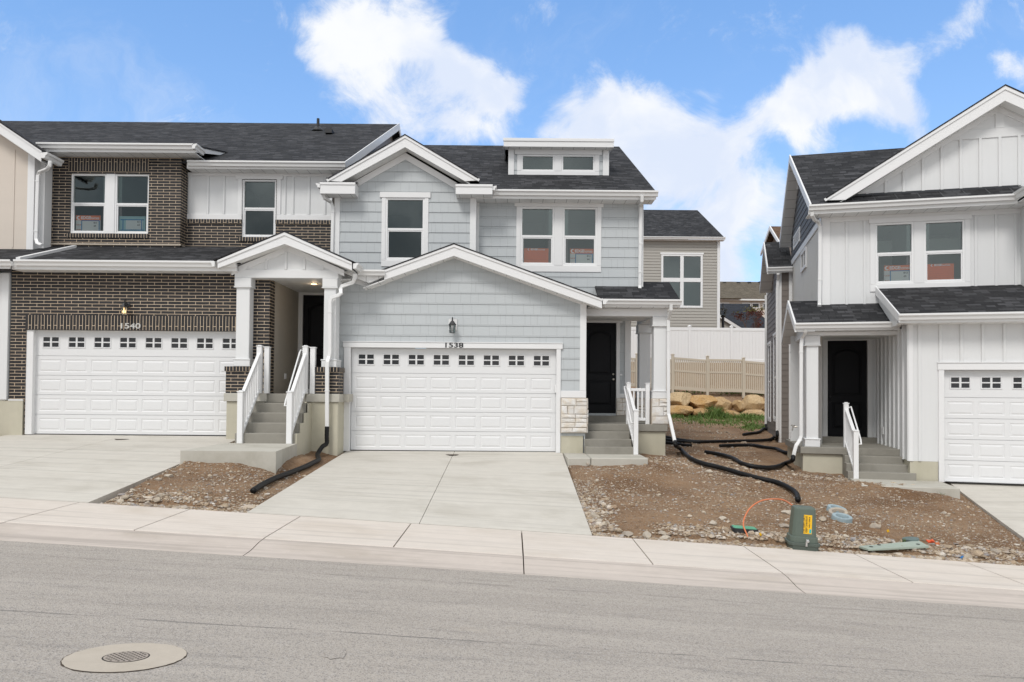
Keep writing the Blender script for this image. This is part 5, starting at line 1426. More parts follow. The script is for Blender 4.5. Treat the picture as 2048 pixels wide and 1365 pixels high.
# garage roof
ve = -.42; zge = ZW(628, ve, 1950); S3 = .42
ga, gb = U(1800,ve,632), uR
vtop = VU; uA = U(1758,VU,586)
m = MB(); zt = zge+S3*(VU-ve)
m.slab([(ga,ve,zge),(gb,ve,zge),(gb,VU+.05,zt),(ga,VU+.05,zt)], .045); m.build('garage_roof', M['shingle'], WHH, WH)
m = MB(); m.yz([(ve-.02,zge+.02),(VU+.0,zt+.03),(VU,zt-.17),(ve-.02,zge-.16)], ga-.03, ga+.0); m.build('rake_board', M['trim'], WHH, WH)
m = MB(); gutter(m, ga-.04, gb, ve+.02, zge+.02, .13, .125); m.box(ga, gb, ve+.02, ve+.04, zge-.17, zge); m.build('gutter', M['gutter'], WHH, WH)
m = MB(); m.box(ga, gb, ve+.04, .0, zge-.17, zge-.155); m.build('soffit', M['soffit'], WHH, WH)
m = MB(); m.yz([(0,zge-.18),(VU,zge-.18),(VU,zt-.06),(0,zge+S3*(-ve)-.06)], ga+.05, ga+.12); m.build('gable_panel', M['paintv'], WHH, WH)
# porch roof: a small gable facing the side yard
def side_gable(u0, u1, vf, zf, vr, zr, vb, zb, uw, under=M['soffit_y']):
    m = MB()
    m.slab([(u0,vf,zf),(u1,vf,zf),(u1,vr,zr),(u0,vr,zr)], .04); m.slab([(u0,vr,zr),(u1,vr,zr),(u1,vb,zb),(u0,vb,zb)], .04)
    m.build('side_roof', M['shingle'], WHH, WH)
    m = MB(); h = .19
    m.yz([(vf,zf+.01),(vr,zr+.02),(vr,zr-h),(vf,zf-h)], u0-.03, u0+.01); m.yz([(vr,zr+.02),(vb,zb+.01),(vb,zb-h),(vr,zr-h)], u0-.03, u0+.01)
    m.build('rake_board', M['trim'], WHH, WH)
    m = MB(); m.slab([(u0+.01,vf,zf-h+.02),(uw,vf,zf-h+.02),(uw,vr,zr-h+.02),(u0+.01,vr,zr-h+.02)], .015); m.slab([(u0+.01,vr,zr-h+.02),(uw,vr,zr-h+.02),(uw,vb,zb-h+.02),(u0+.01,vb,zb-h+.02)], .015)
    m.build('soffit', under, WHH, WH)
vpe = VP_-.30; zpe = ZW(647, vpe, 1700); upl = U(1592,vpe,650)
r_ = atx(1577.5, 603, upl, WH); b_ = atx(1565, 676, upl, WH)
side_gable(upl, U(1800,vpe,640)+.35, vpe, zpe, r_.y, r_.z, b_.y, b_.z, upl+.42)
m = MB(); gutter(m, upl-.02, U(1801,vpe,640), vpe+.02, zpe+.02, .13, .12); m.box(upl, U(1800,vpe,640), vpe+.02, vpe+.04, zpe-.16, zpe); m.build('gutter', M['gutter'], WHH, WH)
m = MB(); m.box(upl+.05, .0, vpe+.04, VP_, zpe-.16, zpe-.145); m.build('soffit', M['soffit'], WHH, WH)
zb1, zb0 = zpe-.165, ZW(671, VP_, 1700)
uc0, uc1 = U(1612.5,VP_,780), U(1637,VP_,780)
m = MB(); m.bbox(uc0-.02, 0, VP_-.01, VP_+.32, zb0, zb1, .008); m.bbox(uc0-.015, uc1, VP_+.322, b_.y-.5, zb0+.002, zb1, .008); m.build('porch_beam', M['trim'], WHH, WH)
m = MB(); flat(m, [[(-b_.y+.45,zb1),(-vpe-.3,zb1),(-r_.y,r_.z-.2)]], uc0+.02); m.build('gable_panel', M['paintv'], WHH, S_)
m = MB(); m.box(uc1, 0, VP_+.32, VD, zb0+.06, zb0+.08); m.build('porch_ceiling', M['soffit_y'], WHH, WH)
column(WHH, uc0, uc1, VP_, VP_+.32, zd, zb0, WH); vr2 = atx(1597, 800, (uc0+uc1)/2, WH).y
vr2 = max(2.3, min(4.5, vr2)); column(WHH, uc0, uc1, vr2, vr2+.32, zd, zb0, WH)
# deck, steps, stoop
ud0 = U(1601,VP_-.1,900)
m = MB(); m.bbox(ud0, .02, VP_-.10, VD, zd-.16, zd, .01); m.bbox(ud0, uc1+.1, VD, vr2+.6, zd-.16, zd, .01); m.box(uc1+.1, .0, VD-.12, VD, zd, zd+.14); m.build('porch_deck', M['step'], WHH, WH)
m = MB(); m.bbox(ud0+.06, U(1690,VP_,925), VP_-.03, vr2+.6, -2.4, zd-.162, .01); m.build('porch_foundation', M['foundation'], WHH, WH)
us0, us1 = U(1691,.4,930), -.0
m = MB(); rs = (zd-ZW(958.5,-.0,1760))/4
vf = VP_-.10
for k in range(1, 4): m.bbox(us0-.02*(k-1), us1+.04*k-.0, vf-.285*k, vf-.285*(k-1)+.02, zd-rs*4-.3, zd-rs*k, .012)
m.build('steps', M['step'], WHH, WH)
zst5 = zd-rs*4
m = MB(); a = at(1708, 970, vf-.86, WH)
vs1 = vf-.855+.02; vs2 = vs1-1.25
m.bbox(us0-.0, GW[0]-.10, vs2, vs1-.0, zst5-.55, zst5, .012); m.build('stoop_slab', M['stoop'], WHH, WH)
stair_rail(WHH, us0+.12, vf-.86, zst5, vf+.25, zd, WH, h=.93, n=8, w=.105, handrail=1)
# door wall
ud = (U(1655,VD,770), U(1735,VD,770)); zdt = ZW(681.5, VD, 1700); zdb = ZW(868, VD, 1695)
m = MB(); flat(m, cells(uc0-.1, 0.1, zd, zb0+.3, [(ud[0], ud[1], zd, zdt)]), VD); battens(m, [uc0+.35, uc0+.55], zd+.1, zb0, VD); m.build('entry_wall', M['paintv'], WHH, WH)
m = MB(); m.bbox(ud[0]-.12, ud[0], VD-.03, VD+.08, zd, zdt); m.bbox(ud[1], ud[1]+.12, VD-.03, VD+.08, zd, zdt); m.bbox(ud[0]-.16, ud[1]+.16, VD-.04, VD+.08, zdt, zdt+.13); m.build('door_frame', M['trim'], WHH, WH)
entry_door(WHH, (ud[0], ud[1], zd+.14, zdt), VD+.06, WH, knob='l', metal='black')
m = MB(); q = atx(1767, 862, 0.0, WH); m.bbox(-.03, .0, q.y-.05, q.y+.05, q.z-.09, q.z+.09); m.build('outlet_box', M['vinyl'], WHH, WH)
# upper wall
uu0 = U(1644.5,VU,520); uu1 = U(2041,VU,480)
zu1 = ZW(425, VU, 1800); zu0 = zd+2.4
def hw(x0, y0, x1, y1): return (U(x0,VU,(y0+y1)/2), U(x1,VU,(y0+y1)/2), ZW(y1,VU,(x0+x1)/2), ZW(y0,VU,(x0+x1)/2))
V1 = hw(1750, 446, 1827.5, 568.5); V2 = hw(1847.5, 441, 1929.5, 566)
V2 = (V2[0], V2[1], V1[2], V1[3]); big = (V1[0], V2[1], V1[2], V1[3])
m = MB(); zub = zb0+.12; flat(m, cells(uu0, uu1+1.5, zub, zu1+.1, [big]), VU); reveal(m, big, VU, .06)
battens(m, [U(p,VU,500) for p in (1693,1729,1951,1992,2031)], zub, zu1-.17, VU); battens(m, [U(p,VU,590) for p in (1762,1800,1838,1876,1914)], zub, V1[2]-.2, VU)
m.build('upper_wall', M['paintv'], WHH, WH)
window(WHH, V1, VU, WH); window(WHH, V2, VU, WH)
m = MB(); wtrim(m, big, VU, .115, .13, .18, .03); m.bbox(V1[1]-.003, V2[0]+.003, VU-.03, VU+.03, V1[2], V1[3]); m.bbox(uu0-.012, U(1660,VU,520), VU-.028, VU+.1, zub, zu1); m.bbox(uu0, uu1+.3, VU-.024, VU, zu1-.17, zu1+.05)
m.build('trim', M['trim'], WHH, WH)
# pent roof of dark metal, gutter and soffit under the gable
v0 = VU-.50; zpg = ZW(402, v0, 1830)
ug0, ug1 = U(1617,v0,412), U(2034,v0,390)
zpt = ZW(384, VU-.03, 1900)
m = MB(); m.slab([(ug0+.25,v0,zpg-.01),(ug1+.2,v0,zpg-.01),(ug1+.2,VU-.02,zpt),(ug0+.55,VU-.02,zpt)], .03)
for k in range(11):
    x = ug0+.55+k*.49; 
    if x < ug1: m.prism([(x-.012,v0+.01,zpg),(x+.012,v0+.01,zpg),(x+.012,VU-.03,zpt),(x-.012,VU-.03,zpt)], (0,-.008,.03))
m.box(ug0+.7, ug1+.2, VU-.04, VU-.02, zpt-.02, zpt+.07)
m.build('metal_pent_roof', M['metal_roof'], WHH, WH)
m = MB(); gutter(m, ug0, ug1+.02, v0+.02, zpg+.02, .13, .125); m.box(ug0, ug1+.02, v0+.02, v0+.04, zpg-.19, zpg); m.build('gutter', M['gutter'], WHH, WH)
m = MB(); m.box(ug0, ug1+1, v0+.04, VU, zpg-.19, zpg-.175); m.build('soffit', M['soffit'], WHH, WH)
# the big gable
VGf = VU-.42
ap = at(2010, 176, VGf, WH); gl_ = at(1651, 401, VGf, WH); sg = (ap.z-gl_.z)/(ap.x-gl_.x)
urx = ap.x+(ap.z-gl_.z)/sg
m = MB()
for k, bx in ((-1, gl_.x), (1, urx)):
    m.xz([(ap.x,ap.z),(bx,gl_.z),(bx-k*.45,gl_.z-.015),(ap.x,ap.z-.30)], VGf, VGf+.03)
    m.xz([(ap.x,ap.z+.05),(bx+k*.04,gl_.z+.03),(bx,gl_.z-.03),(ap.x,ap.z-.045)], VGf-.022, VGf-.002)
m.build('rake_board', M['trim'], WHH, WH)
m = MB()
for bx in (gl_.x, urx): m.slab([(ap.x,VGf-.03,ap.z+.075),(bx,VGf-.03,gl_.z+.06),(bx,5.4,gl_.z+.06),(ap.x,8.5,ap.z+.075)], .03)
m.build('gable_roof', M['shingle'], WHH, WH)
m = MB()
for bx in (gl_.x, urx): m.slab([(ap.x,VGf+.03,ap.z-.27),(bx,VGf+.03,gl_.z-.25),(bx,VU,gl_.z-.25),(ap.x,VU,ap.z-.27)], .02)
m.build('soffit', M['soffit_y'], WHH, WH)
zga = ap.z-.22
bl = ap.x-(zga-zpt)/sg; br_ = ap.x+(zga-zpt)/sg
roofz = lambda x: zga-sg*abs(x-ap.x)
m = MB(); flat(m, [[(bl,zpt),(br_,zpt),(ap.x,zga)]], VU-.012)
zb_ = ZW(271, VU, 1970)
battens(m, [U(p,VU,380) for p in (1734,1771,1807,1845.5,1883,1921,1960,1999,2038,2077,2116)], zpt+.06, lambda x: min(zb_-.06, roofz(x)-.17), VU-.012, .065, .022)
m.bbox(ap.x-(zga-zb_)/sg+.1, ap.x+(zga-zb_)/sg-.1, VU-.036, VU-.012, zb_-.08, zb_+.14, .005); x9 = U(1999,VU,230); m.bbox(x9-.10, x9+.10, VU-.037, VU-.012, zb_+.142, roofz(x9)-.12, .005)
m.build('gable_panel', M['paintv'], WHH, WH)
m = MB(); rake(m, bl, zpt, ap.x, zga, VU-.038, VU-.01, .19); rake(m, ap.x, zga, br_, zpt, VU-.038, VU-.01, .19); m.build('frieze', M['trim'], WHH, WH)
# bay coming forward at the right edge of the photo
m = MB(); m.box(uu1, uu1+2.6, VU-.75, VU, 1.2, zu1+.02); m.build('bay_wall', M['paintv'], WHH, WH)
m = MB(); gutter_y(m, v0-.7, v0+.03, ug1+.02, zpg+.05, -1, .15, .12); m.box(ug1+.02, ug1+2.8, v0-.72, v0-.70, zpg-.19, zpg+.06); m.build('gutter', M['gutter'], WHH, WH)
m = MB(); m.box(ug1+.02, ug1+2.8, v0-.70, VU, zpg-.17, zpg-.15); m.build('soffit', M['soffit'], WHH, WH)
# main roof with ridge along the front, and the side gable wall
a_ = at(1622, 409, VU-.45, WH); uL = a_.x; rg = atx(1580.5, 312, uL, WH); bk = atx(1560.5, 484, uL, WH)
m = MB(); m.slab([(uL,a_.y,a_.z),(uL+11,a_.y,a_.z),(uL+11,rg.y,rg.z),(uL,rg.y,rg.z)], .045); m.slab([(uL,rg.y,rg.z),(uL+11,rg.y,rg.z),(uL+11,bk.y,bk.z),(uL,bk.y,bk.z)], .045); m.build('main_roof', M['shingle'], WHH, WH)
m = MB(); h = .2
m.yz([(a_.y,a_.z+.02),(rg.y,rg.z+.03),(rg.y,rg.z-h),(a_.y,a_.z-h)], uL-.03, uL+.01); m.yz([(rg.y,rg.z+.03),(bk.y,bk.z+.02),(bk.y,bk.z-h),(rg.y,rg.z-h)], uL-.03, uL+.01); m.build('rake_board', M['trim'], WHH, WH)
us = uu0; hh = .19
m = MB(); m.slab([(uL+.01,a_.y,a_.z-hh),(us+.02,a_.y,a_.z-hh),(us+.02,rg.y,rg.z-hh),(uL+.01,rg.y,rg.z-hh)], .015); m.slab([(uL+.01,rg.y,rg.z-hh),(us+.02,rg.y,rg.z-hh),(us+.02,bk.y,bk.z-hh),(uL+.01,bk.y,bk.z-hh)], .015); m.build('soffit', M['soffit_y'], WHH, WH)
zbd = (atx(1641,440,us,WH).z+atx(1588,524,us,WH).z)/2
vb_ = bk.y-.3
m = MB(); flat(m, [[(-vb_,-2.2),(-VU,-2.2),(-VU,zbd),(-vb_,zbd)]], us); m.build('side_wall', M['stucco'], WHH, S_)
sb = (bk.z-rg.z)/(bk.y-rg.y); sf = (rg.z-a_.z)/(rg.y-a_.y)
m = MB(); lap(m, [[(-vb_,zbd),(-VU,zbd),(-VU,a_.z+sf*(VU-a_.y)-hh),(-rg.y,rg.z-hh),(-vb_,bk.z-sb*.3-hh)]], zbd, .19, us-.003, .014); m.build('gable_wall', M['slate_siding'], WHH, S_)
m = MB(); m.bbox(-vb_, -VU+.02, us-.03, us, zbd-.09, zbd+.09, .006); rake(m, -rg.y, rg.z-hh, -VU, a_.z+sf*(VU-a_.y)-hh, us-.03, us, .12); m.build('band_board', M['trim'], WHH, S_)
for (p0, y0, p1, y1) in ((1589, 488, 1601, 467), (1594, 377, 1597, 357)):
    q0, q1 = atx(p0, y0, us, WH), atx(p1, y1, us, WH); va, vb2 = min(q0.y,q1.y), max(q0.y,q1.y); cz = (q0.z+q1.z)/2; hz = .22
    m = MB(); m.ring(-vb2, -va, cz-hz, cz+hz, .05, us-.04, us)
    for k in range(5): zz = cz-hz+.06+k*.075; m.box(-vb2+.05, -va-.05, us-.035, us, zz, zz+.035)
    m.build('gable_vent', M['vinyl'], WHH, S_)
q0, q1 = atx(1604, 533, us, WH), atx(1613, 507, us, WH)
hwn = (-max(q0.y,q1.y), -min(q0.y,q1.y), (q0.z+q1.z)/2-.22, (q0.z+q1.z)/2+.22)
m = MB(); m.ring(hwn[0]-.08, hwn[1]+.08, hwn[2]-.08, hwn[3]+.08, .10, us-.04, us); m.box((hwn[0]+hwn[1])/2-.03, (hwn[0]+hwn[1])/2+.03, us-.03, us, hwn[2], hwn[3]); o = m.build('side_window', M['vinyl'], WHH, S_)
m = MB(); flat(m, [[(hwn[0],hwn[2]),(hwn[1],hwn[2]),(hwn[1],hwn[3]),(hwn[0],hwn[3])]], us-.008); m.build('pane', M['dark_glass'], o, S_)
# dark siding bump-out further back, with its own little gable roof
q = atx(1584, 700, us, WH); vbo = q.y; ub0 = U(1558.5, vbo, 700); vbk = atx(1534, 700, ub0, WH).y
eb = at(1536, 537, vbo-.3, WH)
zbt = eb.z-.1
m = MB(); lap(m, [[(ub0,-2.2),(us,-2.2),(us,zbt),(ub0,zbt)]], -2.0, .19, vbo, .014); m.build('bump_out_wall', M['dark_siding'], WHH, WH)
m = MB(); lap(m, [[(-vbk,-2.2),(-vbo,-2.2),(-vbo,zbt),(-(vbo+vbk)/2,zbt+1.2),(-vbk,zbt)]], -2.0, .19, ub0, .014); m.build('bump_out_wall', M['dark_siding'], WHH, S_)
rb_ = atx(1528.5, 485.5, eb.x, WH); bb_ = atx(1521, 577, eb.x, WH)
side_gable(eb.x, us, eb.y, eb.z, rb_.y, rb_.z, bb_.y, bb_.z, ub0+.02)
m = MB(); gutter(m, eb.x-.02, us-.02, eb.y+.02, eb.z+.02, .13, .12); m.box(eb.x, us-.01, eb.y+.02, eb.y+.04, eb.z-.15, eb.z); m.build('gutter', M['gutter'], WHH, WH)
m = MB(); m.bbox(ub0-.02, ub0+.07, vbo-.03, vbo+.1, -1.8, zbt); m.build('corner_board', M['trim'], WHH, WH); m = MB(); m.bbox(us-.10, us, vbo-.03, vbo+.02, -1.8, zbt); m.build('corner_board', M['trim'], WHH, WH)
m = MB(); m.bbox(-vbk, -vbk+.1, ub0-.03, ub0, -1.8, zbt); rake(m, -rb_.y, rb_.z-.2, -vbo, zbt+.05, ub0-.03, ub0, .12); m.build('corner_board', M['trim'], WHH, S_)
for px_ in (1551.5, 1540):
    q0 = atx(px_, 760, ub0, WH); z0_, z1_ = atx(px_, 838, ub0, WH).z, atx(px_, 672 if px_ > 1545 else 690, ub0, WH).z
    hws = (-q0.y-.45, -q0.y+.45, max(z0_, -1.2), z1_)
    w = window(WHH, hws, ub0-.02, S_, room=False); 
    m = MB(); wtrim(m, hws, ub0-.01, .08, .1, .1, .02); flat(m, [[(hws[0],hws[2]),(hws[1],hws[2]),(hws[1],hws[3]),(hws[0],hws[3])]], ub0+.012); m.build('trim', M['trim'], WHH, S_)
m = MB(); m.box(ub0+.01, us, vbo+.02, vbk, -2.4, -1.62); m.build('foundation', M['foundation'], WHH, WH)
# shell
m = MB(); m.box(us+.06, uR-.05, VD+.1, vb_, -2.2, 4.1, skip=''); m.build('house_core', M['stucco'], WHH, WH)
# downspouts
Vd = VU-.07
def aw(px, py, v): return at(px, py, v, WH)
downspout(WHH, [aw(1624,424,v0+.0), aw(1624,431,v0+.02), aw(1629,440,v0+.15), aw(1637,445,Vd-.05), aw(1640,453,Vd), aw(1640,520,Vd), aw(1639,608,Vd), aw(1639,612,Vd-.08)], WH, .085, .06, rings=[aw(1640,560,Vd)])
pa = [aw(1611,657,vpe+.0), aw(1611,664,vpe+.04), aw(1604,676,VP_-.07), aw(1602.5,690,VP_-.07), aw(1602,780,VP_-.07), aw(1602,872,VP_-.07), aw(1600,880,VP_-.09), aw(1592,892,VP_-.16), aw(1588.5,905,VP_-.18), aw(1586.5,916,VP_-.18)]
downspout(WHH, pa, WH, .08, .06, rings=[aw(1602,705,VP_-.07)]); DSW = WH @ pa[-1]
pb = [aw(1556,548,vbo-.3), aw(1556,560,vbo-.1), aw(1554.5,580,vbo-.08), aw(1554.5,866,vbo-.08)]
downspout(WHH, pb, WH, .09, .06); DSB = WH @ pb[-1]
q = atx(1532.5, 590, ub0-.06, WH)
pc = [Vector((ub0-.06, q.y+.15, atx(1532.5,590,ub0-.06,WH).z)), Vector((ub0-.06, q.y+.15, atx(1532,852,ub0-.06,WH).z))]
downspout(WHH, pc, WH, .08, .08); DSC = WH @ pc[-1]
# hose bib on the porch corner
q = aw(1586, 862, VP_+1.2); m = MB(); m.tube([(q.x+.1,q.y,q.z+.1),(q.x,q.y,q.z+.1),(q.x-.02,q.y,q.z)], .02, 8); m.lathe([(.05,.0),(.05,.02)], (q.x,q.y,q.z+.13), 10); m.build('hose_bib', M['nickel'], WHH, WH)
# ------------------------------------------------------------------ houses beyond the fences
YT = 47.0
TH = tag(empty('rear_house', (12, 50, 3.0)), 'taupe lap-sided house with a charcoal roof and a four-pane white window, behind the white fence', 'house')
tx0, tx1 = X(1180,YT), X(1434,YT); tz0, tz1 = 1.8, Z(482,YT,1365)
TW = (X(1322,YT), X(1405,YT), Z(616,YT,1364), Z(509,YT,1364))
m = MB(); lap(m, cells(tx0, tx1, tz0, tz1, [TW]), tz0, .19, YT, .03); m.box(tx1-.1, tx1, YT+.05, YT+9, tz0, tz1); m.build('wall', M['tan_siding'], TH)
YTE = YT-.4; zte = Z(475,YTE,1365); RXt = X(1449,YTE); yr = YT+6.5
pr = at(1421, 421, yr)
m = MB(); m.slab([(tx0-1,YTE,zte),(RXt,YTE,zte),(RXt,yr,pr.z),(tx0-1,yr,pr.z)], .05); m.slab([(tx0-1,yr,pr.z),(RXt,yr,pr.z),(RXt,YT+13,zte),(tx0-1,YT+13,zte)], .05); m.build('roof', M['shingle'], TH)
m = MB(); gutter(m, tx0-1, RXt+.03, YTE+.02, zte+.02, .15, .13); m.box(tx0, RXt, YTE+.02, YT, zte-.17, zte-.14); m.build('gutter', M['gutter'], TH)
m = MB(); m.bbox(X(1434,YT), X(1439.5,YT), YT-.06, YT+.1, tz0, tz1); m.build('corner_board', M['trim'], TH)
m = MB(); x0, x1, z0, z1 = TW; m.ring(x0, x1, z0, z1, .13, YT-.05, YT+.05); m.bbox((x0+x1)/2-.11, (x0+x1)/2+.11, YT-.045, YT+.05, z0+.13, z1-.13); zz = Z(560.5,YT,1364); m.bbox(x0+.13, x1-.13, YT-.04, YT+.05, zz-.13, zz+.13); m.bbox(x0-.06, x1+.06, YT-.07, YT+.05, z1-.02, z1+.1)
o = m.build('window', M['vinyl'], TH)
m = MB(); flat(m, [[(x0,z0),(x1,z0),(x1,z1),(x0,z1)]], YT+.03); m.build('pane', M['glass'], o)
m = MB(); m.box(x0-.5, x1+.5, YT+2, YT+2.05, z0-.5, z1+.5); m.box(x0-.5, x0-.45, YT+.1, YT+2, z0-.5, z1+.5); m.build('room', M['room'], o)
# apartment row with a tan roof
YA = 92.0
AH = tag(empty('distant_rowhouse', (25, 98, 6)), 'long far-off building with a tan shingle roof and a strip of small windows', 'house')
x0, x1 = X(1300,YA), X(1640,YA)
za_, zb_ = Z(600,YA,1485), Z(564,YA+7,1485)
m = MB(); m.slab([(x0,YA-.5,za_),(x1,YA-.5,za_),(x1,YA+7,zb_),(x0,YA+7,zb_)], .1); m.slab([(x0,YA+7,zb_),(x1,YA+7,zb_),(x1,YA+15,za_),(x0,YA+15,za_)], .1)
m.build('roof', M['shingle_tan'], AH)
xg = X(1448,YA); m = MB(); m.prism([(X(1422,YA),YA-1.0,za_+.05),(X(1478,YA),YA-1.0,za_+.05),(xg,YA+1.8,Z(585,YA+1.8,1448))], (0,.12,-.12)); m.build('roof_hip', M['shingle_tan'], AH)
m = MB(); m.box(x0, x1, YA, YA+14, 5, za_-.1); m.build('wall', M['beige'], AH)
m = MB(); m.box(x0, x1, YA-.62, YA-.5, za_-.16, za_+.02); m.build('gutter', M['gutter'], AH)
for pa, pb in ((1440,1458),(1484,1502),(1503,1519),(1525,1540)):
    m = MB(); m.ring(X(pa,YA), X(pb,YA), Z(617,YA,1480), Z(606,YA,1480), .12, YA-.06, YA); o = m.build('window', M['vinyl'], AH)
    m = MB(); flat(m, [[(X(pa,YA),Z(617,YA,1480)),(X(pb,YA),Z(617,YA,1480)),(X(pb,YA),Z(606,YA,1480)),(X(pa,YA),Z(606,YA,1480))]], YA-.02); m.build('pane', M['dark_glass'], o)
for px_, py_ in ((1448,567),(1476,566.5),(1498,566),(1520,565.5)):
    p = at(px_, py_, YA+6.6); m = MB(); m.box(p.x-.22, p.x+.22, p.y-.3, p.y+.2, p.z-.14, p.z+.1); m.build('roof_vent', M['black'], AH)
# slate roofed house with a white gable rake
YS = 66.0
SH = tag(empty('distant_gabled_house', (22, 70, 4)), 'far house with a large slate-dark roof and white gable rake, behind the lamp post', 'house')
x0, x1 = X(1380,YS), X(1560,YS); ps1 = at(1485, 608, YS+9); ps0 = at(1485, 662, YS)
m = MB(); m.slab([(x0,YS,ps0.z),(x1,YS,ps0.z),(x1,YS+9,ps1.z),(x0,YS+9,ps1.z)], .06); m.slab([(x0,YS+9,ps1.z),(x1,YS+9,ps1.z),(x1,YS+18,ps0.z),(x0,YS+18,ps0.z)], .06); m.build('roof', M['shingle_slate'], SH)
m = MB(); m.box(x0+.4, x1-.4, YS+.5, YS+17, 3, ps0.z); m.build('wall', M['beige'], SH)
Yq = YS-3
q1, q2 = at(1432, 626, Yq), at(1482, 657, Yq)
m = MB(); rake(m, q1.x, q1.z, q2.x, q2.z, Yq-.3, Yq-.24, .3); rake(m, q1.x-2.2, q1.z-2.2*.62, q1.x, q1.z, Yq-.3, Yq-.24, .3); m.build('rake_board', M['trim'], SH)
m = MB(); m.xz([(q1.x-2.0,3),(q2.x-.1,3),(q2.x-.1,q2.z-.2),(q1.x,q1.z-.2),(q1.x-2.0,q1.z-1.5)], Yq, YS+2); m.build('gable_wall', M['tan_siding'], SH)
m = MB(); m.slab([(q1.x,Yq-.3,q1.z+.03),(q2.x+.1,Yq-.3,q2.z-.03),(q2.x+.1,YS+4,q2.z-.03),(q1.x,YS+4,q1.z+.03)], .05); m.build('gable_roof', M['shingle_slate'], SH)
# brown roof peeping over the bump-out
YR0 = 60.0
RH = tag(empty('brown_roof_house', (23, 62, 5)), 'far house with a brown shingle roof and white rake peeping past the slate side wall', 'house')
b0, b1, b2 = at(1541,453,YR0), at(1545,484,YR0-2.5), at(1533,484,YR0+2)
m = MB(); m.slab([(b0.x,YR0,b0.z),(b0.x+6,YR0,b0.z),(b0.x+6,YR0-2.2,b0.z-1.8),(b0.x,YR0-2.2,b0.z-1.8)], .08); m.slab([(b0.x,YR0,b0.z),(b0.x+6,YR0,b0.z),(b0.x+6,YR0+2.2,b0.z-1.8),(b0.x,YR0+2.2,b0.z-1.8)], .08); m.build('roof', M['shingle_brown'], RH)
m = MB(); m.yz([(YR0,b0.z+.04),(YR0-2.2,b0.z-1.76),(YR0-2.2,b0.z-2.06),(YR0,b0.z-.3)], b0.x-.1, b0.x); m.yz([(YR0,b0.z+.04),(YR0+2.2,b0.z-1.76),(YR0+2.2,b0.z-2.06),(YR0,b0.z-.3)], b0.x-.1, b0.x); m.build('rake_board', M['trim'], RH)
m = MB(); m.box(b0.x+.5, b0.x+5.6, YR0-1.9, YR0+1.9, 3, b0.z-1.9); m.yz([(YR0-1.9,b0.z-1.9),(YR0,b0.z-.3),(YR0+1.9,b0.z-1.9)], b0.x+.5, b0.x+.7); m.build('wall', M['dark_siding'], RH)

# ------------------------------------------------------------------ fences
def gz(x, y): return lot(x, y, False)
YW_ = 42.0
WF = tag(empty('white_fence', (11.5, YW_, 1.8)), 'tall solid white vinyl privacy fence on the bank above the tan fence', 'fence')
PX = X(1463, YW_); sp = 2.43; ztw = Z(656,YW_,1420)
posts = [PX+sp*k for k in range(-7, 6)]
for x in posts:
    m = MB(); m.bbox(x-.075, x+.075, YW_-.075, YW_+.075, 1.7, ztw+.06, .01); m.lathe([(.12,0),(.12,.03),(.02,.09)], (x, YW_, ztw+.06), 4); m.build('post', M['vinyl'], WF)
for a, b in zip(posts, posts[1:]):
    m = MB(); m.bbox(a+.075, b-.075, YW_-.03, YW_+.03, ztw-.18, ztw, .01); m.bbox(a+.075, b-.075, YW_-.03, YW_+.03, 1.75, 2.08, .01)
    n = 12
    for k in range(n):
        p, q = lerp(a+.075, b-.075, k/n), lerp(a+.075, b-.075, (k+1)/n); m.bbox(p+.002, q-.002, YW_-.012, YW_+.012, 2.07, ztw-.17, .006)
    m.build('panel', M['vinyl'], WF)
# tan fence: posts, rails, spaced pickets; follows the bank down to the right
TF = tag(empty('tan_fence', (11, 36, .1)), 'tan vinyl picket fence with a mid rail at the top of the rock bank', 'fence')
YT0 = 36.0
tp = []
for px_, pt, pb_ in ((1203,706,768),(1274,709,774),(1345.5,710,779),(1415,713.5,784),(1487,717,785),(1560,722,791),(1636,727,797)):
    a, b = at(px_, pt, YT0), at(px_, pb_, YT0); tp.append((a.x, b.z, a.z))
for x, z0, z1 in tp:
    m = MB(); m.bbox(x-.065, x+.065, YT0-.065, YT0+.065, z0-.3, z1, .01); m.lathe([(.105,0),(.105,.025),(.02,.06)], (x, YT0, z1), 4); m.build('post', M['tan_vinyl'], TF)
for (xa, a0, a1), (xb, b0_, b1_) in zip(tp, tp[1:]):
    m = MB(); H = a1-a0-.12
    for o, h in ((H, .10), (H-.62, .09), (.16, .16)):
        m.prism([(xa+.06,YT0-.03,a0+o),(xb-.06,YT0-.03,b0_+o),(xb-.06,YT0-.03,b0_+o-h),(xa+.06,YT0-.03,a0+o-h)], (0,.06,0))
    m.build('rail', M['tan_vinyl'], TF)
    m = MB(); n = 17
    for k in range(n):
        x = lerp(xa+.06, xb-.06, (k+.5)/n); z = lerp(a0, b0_, (k+.5)/n); m.box(x-.032, x+.032, YT0-.012, YT0+.012, z+.1, z+H-.05)
    m.build('picket_panel', M['tan_vinyl'], TF)

